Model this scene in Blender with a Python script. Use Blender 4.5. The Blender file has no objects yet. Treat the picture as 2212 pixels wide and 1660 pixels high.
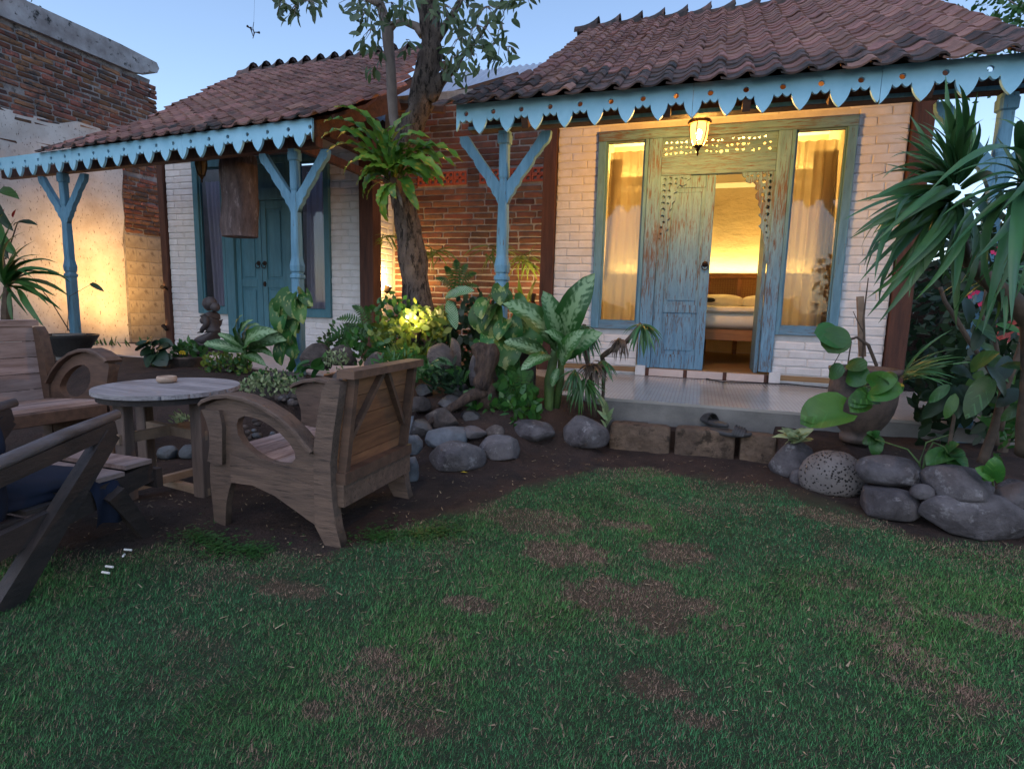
import bpy, math, random
import numpy as np
from mathutils import Vector, Matrix, noise as mn
random.seed(7); np.random.seed(7)
SC=bpy.context.scene
COL=SC.collection
# ---------------------------------------------------------------- camera (geometry of the place measured from its vanishing points)
PP=(1105.5,830.0)
H=1.05
_a=np.array((-2650.,562.))-PP; _b=np.array((880.,9500.))-PP
F=float(np.sqrt(-(_a@_b)))
_X=-np.array([_a[0],_a[1],F]); _X/=np.linalg.norm(_X)
_Z=-np.array([_b[0],_b[1],F]); _Z/=np.linalg.norm(_Z)
_Y=np.cross(_Z,_X)
R=np.array([_X,_Y,_Z])
cam_d=bpy.data.cameras.new('camera'); cam=bpy.data.objects.new('camera',cam_d); COL.objects.link(cam)
cam_d.sensor_width=36; cam_d.lens=F/2211*36; cam_d.clip_end=1500; cam_d.clip_start=.05
cam.matrix_world=Matrix(((R[0,0],-R[0,1],-R[0,2],0),(R[1,0],-R[1,1],-R[1,2],0),(R[2,0],-R[2,1],-R[2,2],H),(0,0,0,1)))
SC.camera=cam
# ---------------------------------------------------------------- sky, sun, exposure
w=bpy.data.worlds.new('World'); SC.world=w; w.use_nodes=True
nt=w.node_tree; bg=nt.nodes['Background']
sky=nt.nodes.new('ShaderNodeTexSky'); sky.sky_type='NISHITA'; sky.sun_disc=False
sky.sun_elevation=math.radians(50); sky.sun_rotation=math.radians(180)
sky.altitude=0; sky.air_density=1.0; sky.dust_density=1.0; sky.ozone_density=1.1
nt.links.new(sky.outputs[0],bg.inputs[0]); bg.inputs[1].default_value=0.13
sl=bpy.data.lights.new('sun','SUN'); sl.energy=0.3; sl.angle=math.radians(35); sl.color=(.64,.70,1)
so=bpy.data.objects.new('sun',sl); COL.objects.link(so)
so.rotation_euler=(math.radians(52),0,math.radians(-62))
SC.view_settings.view_transform='Standard'; SC.view_settings.look='None'; SC.view_settings.exposure=1.05; SC.view_settings.gamma=1
# ---------------------------------------------------------------- measuring helpers
def ray(x,y): return R@np.array([x-PP[0],y-PP[1],F])
O=np.array([0,0,H])
def at_y(x,y,Y): d=ray(x,y); return O+d*(Y/d[1])
def at_x(x,y,X): d=ray(x,y); return O+d*(X/d[0])
def at_z(x,y,Zv): d=ray(x,y); return O+d*((Zv-H)/d[2])
def sm(t): t=min(1,max(0,t)); return t*t*(3-2*t)
POND=(-2.35,3.22,.55,.30)
def gz(x,y):
    z=.05*sm((y-2)/1.8)
    bed=0
    if x<-.6: bed=sm((y-3.55+ .55*sm((-.6-x)/.8))/.9)*.30
    if x>.55: bed=sm((y-(3.75-.72*(x-.6)))/.35)*.2
    z+=bed
    if -3.6<x<-.9: z+=.16*math.exp(-(((x+2.15)/.8)**2+((y-4.6)/.6)**2))
    e=((x-POND[0])/POND[2])**2+((y-POND[1])/POND[3])**2
    if e<2.2: z=z*(1-sm((2.2-e)/1.4))+ -.04*sm((2.2-e)/1.4)
    return z
def at_g(x,y):
    z=.05
    for _ in range(14):
        p=at_z(x,y,z); z=.5*z+.5*gz(p[0],p[1])
    return at_z(x,y,z)
# ---------------------------------------------------------------- naming helpers
ORG={}
def empty(name,label,cat,loc,group=None):
    o=bpy.data.objects.new(name,None); COL.objects.link(o); o.location=loc; o.empty_display_size=.1
    o['label']=label; o['category']=cat
    if group: o['group']=group
    ORG[o.name]=np.array(loc,float); return o
def tag(o,label,cat,group=None):
    o['label']=label; o['category']=cat
    if group: o['group']=group
    return o
def link(name,me,parent=None,mat=None,loc=None):
    o=bpy.data.objects.new(name,me); COL.objects.link(o)
    if mat and not me.materials: me.materials.append(mat)
    if parent:
        o.parent=parent; org=ORG[parent.name]; ORG[o.name]=org
    else: ORG[o.name]=np.array(loc if loc is not None else (0,0,0),float)
    return o
class MB:
    def __init__(s): s.v=[]; s.f=[]
    def add(s,vs,fs):
        n=len(s.v); s.v+= [tuple(map(float,p)) for p in vs]; s.f+=[tuple(n+i for i in f) for f in fs]; return s
    def box(s,x0,x1,y0,y1,z0,z1):
        v=[(x,y,z) for z in (z0,z1) for y in (y0,y1) for x in (x0,x1)]
        return s.add(v,[(0,2,3,1),(4,5,7,6),(0,1,5,4),(2,6,7,3),(0,4,6,2),(1,3,7,5)])
    def bbox(s,x0,x1,y0,y1,z0,z1,b=.004):
        # box with chamfered edges
        xs,ys,zs=(x0,x1),(y0,y1),(z0,z1); v=[];idx={}
        for i in (0,1):
            for j in (0,1):
                for k in (0,1):
                    sx,sy,sz=(1-2*i)*b,(1-2*j)*b,(1-2*k)*b
                    for a,p in enumerate(((xs[i],ys[j]+sy,zs[k]+sz),(xs[i]+sx,ys[j],zs[k]+sz),(xs[i]+sx,ys[j]+sy,zs[k]))):
                        idx[i,j,k,a]=len(v); v.append(p)
        f=[]
        for i in (0,1): f.append([idx[i,0,0,0],idx[i,1,0,0],idx[i,1,1,0],idx[i,0,1,0]])
        for j in (0,1): f.append([idx[0,j,0,1],idx[1,j,0,1],idx[1,j,1,1],idx[0,j,1,1]])
        for k in (0,1): f.append([idx[0,0,k,2],idx[1,0,k,2],idx[1,1,k,2],idx[0,1,k,2]])
        for i in (0,1):
            for j in (0,1): f.append([idx[i,j,0,0],idx[i,j,0,1],idx[i,j,1,1],idx[i,j,1,0]])
        for i in (0,1):
            for k in (0,1): f.append([idx[i,0,k,0],idx[i,0,k,2],idx[i,1,k,2],idx[i,1,k,0]])
        for j in (0,1):
            for k in (0,1): f.append([idx[0,j,k,1],idx[0,j,k,2],idx[1,j,k,2],idx[1,j,k,1]])
        for i in (0,1):
            for j in (0,1):
                for k in (0,1): f.append([idx[i,j,k,0],idx[i,j,k,1],idx[i,j,k,2]])
        return s.add(v,f)
    def beam(s,p0,p1,w,h,up=(0,0,1),w1=None,h1=None):
        p0=Vector(p0);p1=Vector(p1); d=(p1-p0).normalized(); u=Vector(up)
        sx=d.cross(u)
        if sx.length<1e-4: sx=d.cross(Vector((0,1,0)))
        sx.normalize(); sz=sx.cross(d)
        v=[]
        for p,a,b in ((p0,w,h),(p1,w1 or w,h1 or h)):
            for i,j in ((-1,-1),(1,-1),(1,1),(-1,1)): v.append(p+sx*i*a/2+sz*j*b/2)
        return s.add(v,[(3,2,1,0),(4,5,6,7),(0,1,5,4),(1,2,6,5),(2,3,7,6),(3,0,4,7)])
    def tube(s,pts,rs,n=8,cap=True):
        pts=[Vector(p) for p in pts]
        if not hasattr(rs,'__len__'): rs=[rs]*len(pts)
        v=[];f=[]; ref=Vector((.3,.2,1)).normalized()
        for i,p in enumerate(pts):
            d=(pts[min(i+1,len(pts)-1)]-pts[max(i-1,0)]).normalized()
            a=d.cross(ref)
            if a.length<.05: a=d.cross(Vector((1,0,0)))
            a.normalize(); b=d.cross(a)
            for k in range(n):
                t=2*math.pi*k/n; v.append(p+(a*math.cos(t)+b*math.sin(t))*rs[i])
        for i in range(len(pts)-1):
            for k in range(n): f.append((i*n+k,i*n+(k+1)%n,(i+1)*n+(k+1)%n,(i+1)*n+k))
        if cap: f.append(tuple(range(n-1,-1,-1))); f.append(tuple((len(pts)-1)*n+k for k in range(n)))
        return s.add(v,f)
    def lathe(s,c,prof,n=24,wob=0):
        v=[];f=[]
        for r,z in prof:
            for k in range(n):
                t=2*math.pi*k/n; rr=r*(1+wob*math.sin(3*t+z*9)); v.append((c[0]+rr*math.cos(t),c[1]+rr*math.sin(t),c[2]+z))
        m=len(prof)
        for i in range(m-1):
            for k in range(n): f.append((i*n+k,i*n+(k+1)%n,(i+1)*n+(k+1)%n,(i+1)*n+k))
        f.append(tuple(range(n-1,-1,-1))); f.append(tuple((m-1)*n+k for k in range(n)))
        return s.add(v,f)
    def mesh(s,name,mat=None,smooth=False,org=None):
        me=bpy.data.meshes.new(name); v=np.array(s.v,float)
        if org is not None: v=v-org
        me.from_pydata(v.tolist(),[],s.f); me.update()
        if mat: me.materials.append(mat)
        if smooth: me.polygons.foreach_set('use_smooth',[True]*len(me.polygons))
        return me
    def build(s,name,mat,parent=None,smooth=False,loc=None,ctr=False):
        if parent is None and loc is None:
            v=np.array(s.v); loc=(v[:,0].mean(),v[:,1].mean(),v[:,2].min())
        org=ORG[parent.name] if parent else np.array(loc,float)
        off=None
        o=link(name,s.mesh(name,mat,smooth,org),parent,loc=loc)
        if not parent: o.location=loc
        return o
def cut(name,outer,holes,thick,mat,parent,org,u,v,loc=None,bevel=0):
    """flat board with an outline and holes, extruded: point = org + u*a + v*b"""
    cu=bpy.data.curves.new(name,'CURVE'); cu.dimensions='2D'; cu.fill_mode='BOTH'; cu.extrude=thick/2
    if bevel: cu.bevel_depth=bevel; cu.bevel_resolution=1; cu.offset=-bevel
    for poly in [outer]+list(holes):
        sp=cu.splines.new('POLY'); sp.points.add(len(poly)-1)
        for i,(a,b) in enumerate(poly): sp.points[i].co=(a,b,0,1)
        sp.use_cyclic_u=True
    ob=bpy.data.objects.new('tmp',cu)
    me=bpy.data.meshes.new_from_object(ob); bpy.data.objects.remove(ob); bpy.data.curves.remove(cu)
    me.name=name
    U=Vector(u).normalized(); V=Vector(v).normalized(); N=U.cross(V)
    base=np.array(ORG[parent.name] if parent else (loc or (0,0,0)),float)
    o_=Vector(np.array(org,float)-base)
    me.transform(Matrix(((U.x,V.x,N.x,o_.x),(U.y,V.y,N.y,o_.y),(U.z,V.z,N.z,o_.z),(0,0,0,1))))
    me.materials.clear(); me.materials.append(mat)
    o=link(name,me,parent,loc=loc)
    if not parent and loc: o.location=loc
    return o
# ---------------------------------------------------------------- materials
def nd(nt,t,**k):
    n=nt.nodes.new(t)
    for a,b in k.items(): setattr(n,a,b)
    return n
def mat(name,c1,c2=None,scale=4,rough=.85,stretch=(1,1,1),detail=6,bump=.3,bscale=None,bdist=.01,c3=None,t3=(.55,.62),s3=None,st3=None,island=0.0,hue=0.0,metal=0,emit=None,contrast=(.35,.65),spec=.3,trans=0,local=False,sheen=0):
    m=bpy.data.materials.new(name); m.use_nodes=True; nt=m.node_tree; L=nt.links
    b=nt.nodes['Principled BSDF']; out=nt.nodes['Material Output']
    b.inputs['Roughness'].default_value=rough; b.inputs['Metallic'].default_value=metal
    b.inputs['Specular IOR Level'].default_value=spec
    tc=nd(nt,'ShaderNodeTexCoord'); oi=nd(nt,'ShaderNodeObjectInfo'); ge=nd(nt,'ShaderNodeNewGeometry')
    rnd=nd(nt,'ShaderNodeMath',operation='ADD'); L.new(oi.outputs['Random'],rnd.inputs[0]); L.new(ge.outputs['Random Per Island'],rnd.inputs[1])
    fr=nd(nt,'ShaderNodeMath',operation='FRACT'); L.new(rnd.outputs[0],fr.inputs[0])
    off=nd(nt,'ShaderNodeVectorMath',operation='ADD'); L.new(tc.outputs['Object'],off.inputs[0])
    mul=nd(nt,'ShaderNodeMath',operation='MULTIPLY'); mul.inputs[1].default_value=37 if (island or local) else 0
    L.new(fr.outputs[0],mul.inputs[0]); L.new(mul.outputs[0],off.inputs[1])
    mp=nd(nt,'ShaderNodeMapping'); mp.inputs['Scale'].default_value=stretch; L.new(off.outputs[0],mp.inputs[0])
    nz=nd(nt,'ShaderNodeTexNoise'); nz.inputs['Scale'].default_value=scale; nz.inputs['Detail'].default_value=detail; nz.inputs['Roughness'].default_value=.65
    L.new(mp.outputs[0],nz.inputs['Vector'])
    mr=nd(nt,'ShaderNodeMapRange'); mr.inputs[1].default_value=contrast[0]; mr.inputs[2].default_value=contrast[1]; L.new(nz.outputs[0],mr.inputs[0])
    mx=nd(nt,'ShaderNodeMix',data_type='RGBA'); mx.inputs[6].default_value=(*c1,1); mx.inputs[7].default_value=(*(c2 or c1),1); L.new(mr.outputs[0],mx.inputs[0])
    col=mx.outputs[2]
    if island:
        hv=nd(nt,'ShaderNodeHueSaturation'); L.new(col,hv.inputs['Color'])
        vr=nd(nt,'ShaderNodeMapRange'); vr.inputs[3].default_value=1-island; vr.inputs[4].default_value=1+island; L.new(fr.outputs[0],vr.inputs[0]); L.new(vr.outputs[0],hv.inputs['Value'])
        if hue:
            f2=nd(nt,'ShaderNodeMath',operation='MULTIPLY'); f2.inputs[1].default_value=7.31; L.new(fr.outputs[0],f2.inputs[0])
            f3=nd(nt,'ShaderNodeMath',operation='FRACT'); L.new(f2.outputs[0],f3.inputs[0])
            hr=nd(nt,'ShaderNodeMapRange'); hr.inputs[3].default_value=.5-hue; hr.inputs[4].default_value=.5+hue; L.new(f3.outputs[0],hr.inputs[0]); L.new(hr.outputs[0],hv.inputs['Hue'])
        col=hv.outputs[0]
    if c3:
        mp3=nd(nt,'ShaderNodeMapping'); mp3.inputs['Scale'].default_value=st3 or stretch; mp3.inputs['Location'].default_value=(3,7,1); L.new(off.outputs[0],mp3.inputs[0])
        n3=nd(nt,'ShaderNodeTexNoise'); n3.inputs['Scale'].default_value=s3 or scale*2; n3.inputs['Detail'].default_value=7; n3.inputs['Roughness'].default_value=.7; L.new(mp3.outputs[0],n3.inputs['Vector'])
        r3=nd(nt,'ShaderNodeMapRange'); r3.inputs[1].default_value=t3[0]; r3.inputs[2].default_value=t3[1]; L.new(n3.outputs[0],r3.inputs[0])
        m3=nd(nt,'ShaderNodeMix',data_type='RGBA'); L.new(col,m3.inputs[6]); m3.inputs[7].default_value=(*c3,1); L.new(r3.outputs[0],m3.inputs[0]); col=m3.outputs[2]
    L.new(col,b.inputs['Base Color'])
    if bump:
        bn=nd(nt,'ShaderNodeTexNoise'); bn.inputs['Scale'].default_value=bscale or scale*3; bn.inputs['Detail'].default_value=8; bn.inputs['Roughness'].default_value=.7; L.new(mp.outputs[0],bn.inputs['Vector'])
        bu=nd(nt,'ShaderNodeBump'); bu.inputs['Strength'].default_value=bump; bu.inputs['Distance'].default_value=bdist; L.new(bn.outputs[0],bu.inputs['Height']); L.new(bu.outputs[0],b.inputs['Normal'])
    if emit: b.inputs['Emission Color'].default_value=(*emit[0],1); b.inputs['Emission Strength'].default_value=emit[1]
    if trans:
        tr=nd(nt,'ShaderNodeBsdfTranslucent'); L.new(col,tr.inputs[0]); ms=nd(nt,'ShaderNodeMixShader'); ms.inputs[0].default_value=trans
        L.new(b.outputs[0],ms.inputs[1]); L.new(tr.outputs[0],ms.inputs[2]); L.new(ms.outputs[0],out.inputs[0])
    return m
def leafmat(name,c1,c2,pat=None,rough=.4,spots=None):
    """leaf: pale figure (pat) along the midrib in the leaf's own coordinates (x across, y along)"""
    m=mat(name,c1,c2,scale=3,rough=rough,bump=.15,bscale=30,bdist=.003,island=.3,hue=.02,trans=.25,spec=.4)
    if pat:
        nt=m.node_tree; L=nt.links; b=nt.nodes['Principled BSDF']
        src=b.inputs['Base Color'].links[0].from_socket
        tc=nd(nt,'ShaderNodeTexCoord'); sp=nd(nt,'ShaderNodeSeparateXYZ'); L.new(tc.outputs['Generated'],sp.inputs[0])
        ax=nd(nt,'ShaderNodeMath',operation='SUBTRACT'); L.new(sp.outputs[0],ax.inputs[0]); ax.inputs[1].default_value=.5
        ab=nd(nt,'ShaderNodeMath',operation='ABSOLUTE'); L.new(ax.outputs[0],ab.inputs[0])
        # slanting veins: wave of (y - |x|*k)
        cb=nd(nt,'ShaderNodeMath',operation='MULTIPLY_ADD'); L.new(ab.outputs[0],cb.inputs[0]); cb.inputs[1].default_value=-pat.get('slant',.6); L.new(sp.outputs[1],cb.inputs[2])
        si=nd(nt,'ShaderNodeMath',operation='MULTIPLY'); L.new(cb.outputs[0],si.inputs[0]); si.inputs[1].default_value=pat.get('freq',90)
        sn=nd(nt,'ShaderNodeMath',operation='SINE'); L.new(si.outputs[0],sn.inputs[0])
        nz=nd(nt,'ShaderNodeTexNoise'); nz.inputs['Scale'].default_value=pat.get('ns',5); nz.inputs['Detail'].default_value=4; L.new(tc.outputs['Generated'],nz.inputs['Vector'])
        a1=nd(nt,'ShaderNodeMath',operation='MULTIPLY_ADD'); L.new(sn.outputs[0],a1.inputs[0]); a1.inputs[1].default_value=pat.get('vein',.25); L.new(nz.outputs[0],a1.inputs[2])
        a2=nd(nt,'ShaderNodeMath',operation='MULTIPLY_ADD'); L.new(ab.outputs[0],a2.inputs[0]); a2.inputs[1].default_value=-pat.get('fall',1.2); L.new(a1.outputs[0],a2.inputs[2])
        r=nd(nt,'ShaderNodeMapRange'); r.inputs[1].default_value=pat.get('lo',.2); r.inputs[2].default_value=pat.get('hi',.42); L.new(a2.outputs[0],r.inputs[0])
        mx=nd(nt,'ShaderNodeMix',data_type='RGBA'); L.new(r.outputs[0],mx.inputs[0]); L.new(src,mx.inputs[6]); mx.inputs[7].default_value=(*pat['c'],1)
        L.new(mx.outputs[2],b.inputs['Base Color'])
    return m
M={}
M['white_brick']=mat('painted_brick',(.68,.67,.68),(.58,.565,.56),scale=5,bump=.8,bscale=12,bdist=.014,island=.04,c3=(.36,.30,.25),t3=(.68,.78),s3=5)
M['white_mortar']=mat('painted_mortar',(.58,.57,.56),(.48,.46,.45),scale=8,bump=.5,bscale=40)
M['tile']=mat('clay_tile',(.27,.14,.115),(.17,.09,.078),scale=5,bump=.5,bscale=40,bdist=.004,island=.26,hue=.010,c3=(.05,.045,.042),t3=(.5,.72),s3=9)
M['tile_dark']=mat('weathered_clay_tile',(.07,.055,.052),(.12,.065,.055),scale=6,bump=.5,bscale=40,bdist=.004,island=.4,c3=(.035,.034,.034),t3=(.45,.6),s3=9)
M['brick']=mat('red_brick',(.15,.058,.038),(.075,.037,.03),scale=8,bump=.7,bscale=40,bdist=.006,island=.4,hue=.015,c3=(.09,.07,.06),t3=(.55,.7),s3=12)
M['old_brick']=mat('old_brick',(.28,.115,.065),(.13,.065,.05),scale=7,bump=.8,bscale=35,bdist=.008,island=.55,hue=.02,c3=(.06,.05,.05),t3=(.5,.62),s3=10)
M['mortar']=mat('mortar',(.34,.31,.30),(.20,.18,.17),scale=9,bump=.7,bscale=40,bdist=.01)
M['old_mortar']=mat('old_mortar',(.34,.31,.30),(.15,.13,.13),scale=6,bump=.9,bscale=30,bdist=.015,c3=(.05,.045,.04),t3=(.55,.65),s3=9)
M['plaster']=mat('old_plaster',(.66,.61,.58),(.42,.35,.31),scale=1.3,contrast=(.42,.68),bump=.8,bscale=22,bdist=.012,c3=(.10,.062,.045),t3=(.595,.645),s3=27,st3=(1,1.5,.7),detail=9)
M['concrete']=mat('concrete',(.20,.19,.18),(.12,.115,.11),scale=3,bump=.5,bscale=30,c3=(.5,.5,.5),t3=(.7,.74),s3=9)
M['block']=mat('lamp_warmed_block',(.36,.30,.23),(.22,.175,.13),scale=3,bump=.6,bscale=30,contrast=(.4,.65),c3=(.12,.09,.07),t3=(.58,.68),s3=6)  # warm tan: lamplight on the blocks is put into the colour
M['coping']=mat('coping_plaster',(.42,.41,.42),(.22,.20,.20),scale=3,bump=.7,bscale=22,c3=(.04,.04,.04),t3=(.56,.63),s3=7)
M['blue']=mat('blue_paint',(.30,.56,.72),(.23,.48,.63),scale=5,bump=.3,bscale=30,rough=.55,bdist=.003,c3=(.05,.05,.05),t3=(.72,.76),s3=14,st3=(1,1,1))
M['blue_wood']=mat('worn_blue_paint',(.125,.27,.38),(.075,.18,.26),scale=6,stretch=(4,4,.5),bump=.6,bscale=16,rough=.6,bdist=.004,c3=(.09,.06,.045),t3=(.61,.67),s3=10,st3=(8,8,.8))
M['blue_door']=mat('peeling_blue_paint',(.17,.33,.47),(.09,.20,.31),scale=6,stretch=(4,4,.5),bump=.7,bscale=18,rough=.6,bdist=.006,c3=(.10,.066,.05),t3=(.52,.63),s3=8,st3=(9,9,.8),contrast=(.3,.7))
M['blue_rail']=mat('peeling_blue_paint_rail',(.16,.29,.40),(.085,.18,.26),scale=6,stretch=(.5,4,4),bump=.7,bscale=18,rough=.6,bdist=.005,c3=(.10,.066,.05),t3=(.53,.64),s3=8,st3=(.8,9,9))
M['teal_door']=mat('teal_paint',(.07,.19,.24),(.05,.14,.18),scale=5,stretch=(3,3,.6),bump=.3,bscale=18,rough=.5,c3=(.05,.06,.06),t3=(.7,.76),s3=8)
M['dark_wood']=mat('dark_timber',(.10,.042,.028),(.045,.022,.018),scale=5,stretch=(5,5,.5),bump=.6,bscale=14,rough=.7)
M['beam_wood']=mat('timber_beam',(.115,.055,.034),(.055,.03,.022),scale=5,stretch=(.5,5,5),bump=.6,bscale=14,rough=.75)
M['chair']=mat('weathered_teak',(.14,.092,.068),(.085,.057,.044),scale=4,stretch=(1,6,6),bump=.8,bscale=16,rough=.75,bdist=.006,island=.12,c3=(.035,.026,.022),t3=(.55,.68),s3=9,st3=(.7,9,9))
M['chair_y']=mat('weathered_teak_plank',(.24,.18,.15),(.13,.095,.08),scale=4,stretch=(6,.8,6),bump=.5,bscale=12,rough=.75,bdist=.003,island=.25,c3=(.05,.03,.02),t3=(.66,.74),s3=6)
M['back_plank']=mat('orange_teak_plank',(.27,.125,.06),(.14,.066,.036),scale=4,stretch=(6,.8,6),bump=.4,bscale=12,rough=.7,bdist=.003,island=.25,c3=(.04,.02,.015),t3=(.68,.73),s3=5)
M['bench']=mat('brown_teak',(.12,.07,.048),(.065,.04,.03),scale=4,stretch=(1,5,5),bump=.4,bscale=12,rough=.65,bdist=.003,island=.15)
M['bench_y']=mat('worn_pinkish_plank',(.36,.26,.23),(.19,.125,.105),scale=4,stretch=(6,.8,6),bump=.5,bscale=12,rough=.75,bdist=.003,island=.25,c3=(.09,.05,.04),t3=(.6,.72),s3=5)
M['table']=mat('grey_table_plank',(.30,.28,.285),(.17,.155,.16),scale=4,stretch=(.8,6,6),bump=.5,bscale=12,rough=.6,bdist=.003,island=.2,c3=(.06,.05,.05),t3=(.55,.68),s3=9,st3=(.6,10,10))
M['table_leg']=mat('table_leg_wood',(.15,.105,.085),(.08,.058,.05),scale=4,stretch=(5,5,.6),bump=.5,bscale=12,rough=.75)
M['pale_wood']=mat('pale_batten',(.27,.185,.125),(.17,.115,.08),scale=5,stretch=(2,2,3),bump=.3,bscale=14,rough=.75)
M['black_wood']=mat('black_stained_wood',(.045,.032,.028),(.022,.018,.017),scale=5,stretch=(5,1,3),bump=.5,bscale=14,rough=.6)
M['arm_wood']=mat('dark_grey_armrest',(.13,.12,.13),(.07,.055,.05),scale=5,stretch=(5,1,3),bump=.5,bscale=14,rough=.55)
M['navy']=mat('navy_fabric',(.009,.014,.032),(.006,.010,.022),scale=8,bump=.3,bscale=120,bdist=.002,rough=.9)
M['soil']=mat('soil',(.060,.035,.027),(.027,.017,.014),scale=5,bump=1,bscale=38,bdist=.035,detail=10,c3=(.12,.09,.07),t3=(.68,.75),s3=30)
M['rock']=mat('grey_boulder',(.125,.112,.117),(.05,.043,.045),scale=5,bump=1,bscale=16,bdist=.025,rough=.75,contrast=(.4,.62),c3=(.25,.235,.24),t3=(.575,.70),s3=13,local=True)
M['rock_brown']=mat('brown_boulder',(.10,.078,.07),(.04,.032,.03),scale=5,bump=1,bscale=16,bdist=.025,rough=.8,contrast=(.4,.62),c3=(.2,.17,.15),t3=(.58,.72),s3=14,local=True)
M['rock_wet']=mat('wet_dark_rock',(.05,.045,.045),(.022,.02,.021),scale=6,bump=1,bscale=16,bdist=.02,rough=.35,spec=.6,c3=(.03,.045,.02),t3=(.58,.66),s3=9,local=True)
M['rock_blue']=mat('bluish_boulder',(.13,.145,.165),(.065,.07,.08),scale=7,bump=.9,bscale=20,bdist=.014,rough=.6,c3=(.07,.06,.06),t3=(.62,.72),s3=9,local=True)
M['limestone']=mat('ochre_limestone',(.17,.115,.08),(.08,.055,.042),scale=6,bump=1,bscale=16,bdist=.03,rough=.9,c3=(.05,.035,.025),t3=(.56,.64),s3=9,local=True)
M['pit_rock']=mat('pitted_lava_boulder',(.19,.165,.155),(.12,.105,.10),scale=5,bump=.6,bscale=28,bdist=.008,rough=.9,local=True)
def pits():
    m=M['pit_rock']; nt=m.node_tree; L=nt.links; b=nt.nodes['Principled BSDF']; src=b.inputs['Base Color'].links[0].from_socket
    tc=nd(nt,'ShaderNodeTexCoord'); vo=nd(nt,'ShaderNodeTexVoronoi'); vo.inputs['Scale'].default_value=62; L.new(tc.outputs['Object'],vo.inputs[0])
    r=nd(nt,'ShaderNodeMapRange'); r.inputs[1].default_value=.22; r.inputs[2].default_value=.36; L.new(vo.outputs[0],r.inputs[0])
    nz=nd(nt,'ShaderNodeTexNoise'); nz.inputs['Scale'].default_value=20; L.new(tc.outputs['Object'],nz.inputs[0])
    r2=nd(nt,'ShaderNodeMapRange'); r2.inputs[1].default_value=.5; r2.inputs[2].default_value=.42; L.new(nz.outputs[0],r2.inputs[0])
    mm=nd(nt,'ShaderNodeMath',operation='MAXIMUM'); L.new(r.outputs[0],mm.inputs[0]); L.new(r2.outputs[0],mm.inputs[1])
    mx=nd(nt,'ShaderNodeMix',data_type='RGBA'); mx.inputs[6].default_value=(.02,.018,.017,1); L.new(src,mx.inputs[7]); L.new(mm.outputs[0],mx.inputs[0]); L.new(mx.outputs[2],b.inputs['Base Color'])
    bu=nd(nt,'ShaderNodeBump'); bu.inputs['Distance'].default_value=.02; L.new(mm.outputs[0],bu.inputs['Height']); L.new(bu.outputs[0],b.inputs['Normal'])
pits()
M['bark']=mat('tree_bark',(.21,.165,.14),(.085,.066,.056),scale=11,stretch=(1,1,.5),bump=1,bscale=30,bdist=.12,rough=.9,c3=(.025,.02,.017),t3=(.50,.58),s3=30,st3=(1,1,.32))
M['bark2']=mat('smooth_bark',(.20,.165,.145),(.12,.095,.085),scale=9,stretch=(1,1,.45),bump=.5,bscale=22,bdist=.01,rough=.9)
M['drift']=mat('driftwood',(.15,.095,.07),(.05,.033,.028),scale=12,stretch=(2.5,2.5,.8),bump=1,bscale=16,bdist=.08,rough=.85)
M['stem']=mat('green_stem',(.09,.15,.04),(.05,.09,.03),scale=8,bump=.2,rough=.5)
M['brown_stem']=mat('brown_stem',(.10,.07,.05),(.05,.038,.03),scale=12,bump=.4,rough=.8)
M['stone_statue']=mat('dark_stone_figure',(.06,.05,.052),(.035,.03,.032),scale=8,bump=.4,bscale=40,rough=.6,c3=(.12,.05,.04),t3=(.62,.72),s3=5)
M['black_pot']=mat('black_pot',(.02,.02,.021),(.035,.033,.033),scale=5,bump=.3,bscale=20,rough=.5)
M['clay_pot']=mat('weathered_clay_pot',(.12,.085,.07),(.035,.03,.028),scale=5,contrast=(.42,.6),bump=.4,bscale=20,rough=.65,c3=(.19,.065,.035),t3=(.52,.66),s3=2.5)
M['log']=mat('weathered_log',(.15,.11,.105),(.06,.042,.042),scale=7,stretch=(2,2,.6),bump=1,bscale=14,bdist=.03,rough=.85,c3=(.27,.22,.22),t3=(.55,.7),s3=9)
M['rubber']=mat('grey_rubber',(.045,.043,.045),None,bump=.2,rough=.6)
M['iron']=mat('dark_iron',(.02,.016,.014),(.04,.025,.02),scale=20,bump=.2,rough=.45,metal=.7)
M['bronze']=mat('lantern_metal',(.10,.055,.02),(.05,.03,.015),scale=20,bump=.2,rough=.4,metal=.6)
M['room']=mat('room_plaster',(.62,.50,.32),(.50,.40,.26),scale=2,stretch=(1,1,2),bump=.5,bscale=5,bdist=.02,rough=.8)
M['room_dark']=mat('shaded_room_plaster',(.18,.17,.18),None,bump=.2)  # dark grey: gloom of the unlit room is put into the colour
M['ceiling']=mat('room_ceiling',(.55,.5,.42),None,bump=.1)
M['linen']=mat('white_linen',(.75,.72,.66),(.66,.62,.55),scale=5,bump=.6,bscale=5,bdist=.02,rough=.9)
M['bed_wood']=mat('bed_teak',(.33,.15,.055),(.2,.09,.035),scale=5,stretch=(.6,5,5),bump=.2,rough=.45)
M['floor_wood']=mat('room_floor',(.32,.20,.10),(.22,.13,.07),scale=5,stretch=(.6,5,5),bump=.1,rough=.35)
M['vent']=mat('terracotta_vent',(.34,.07,.035),(.24,.05,.03),scale=9,bump=.4,rough=.8)
M['tread']=mat('threshold_tile',(.62,.50,.46),(.52,.42,.39),scale=6,bump=.1,rough=.35)
M['cable']=mat('black_cable',(.01,.01,.01),None,bump=0,rough=.5)
M['metal_sheet']=mat('zinc_sheet',(.42,.46,.52),(.34,.38,.45),scale=4,bump=.1,rough=.45,metal=.4)
M['ash']=mat('pale_turned_wood',(.42,.30,.22),(.28,.20,.15),scale=10,bump=.3,rough=.6)
M['paper']=mat('white_paper',(.7,.68,.65),None,bump=0)
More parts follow.
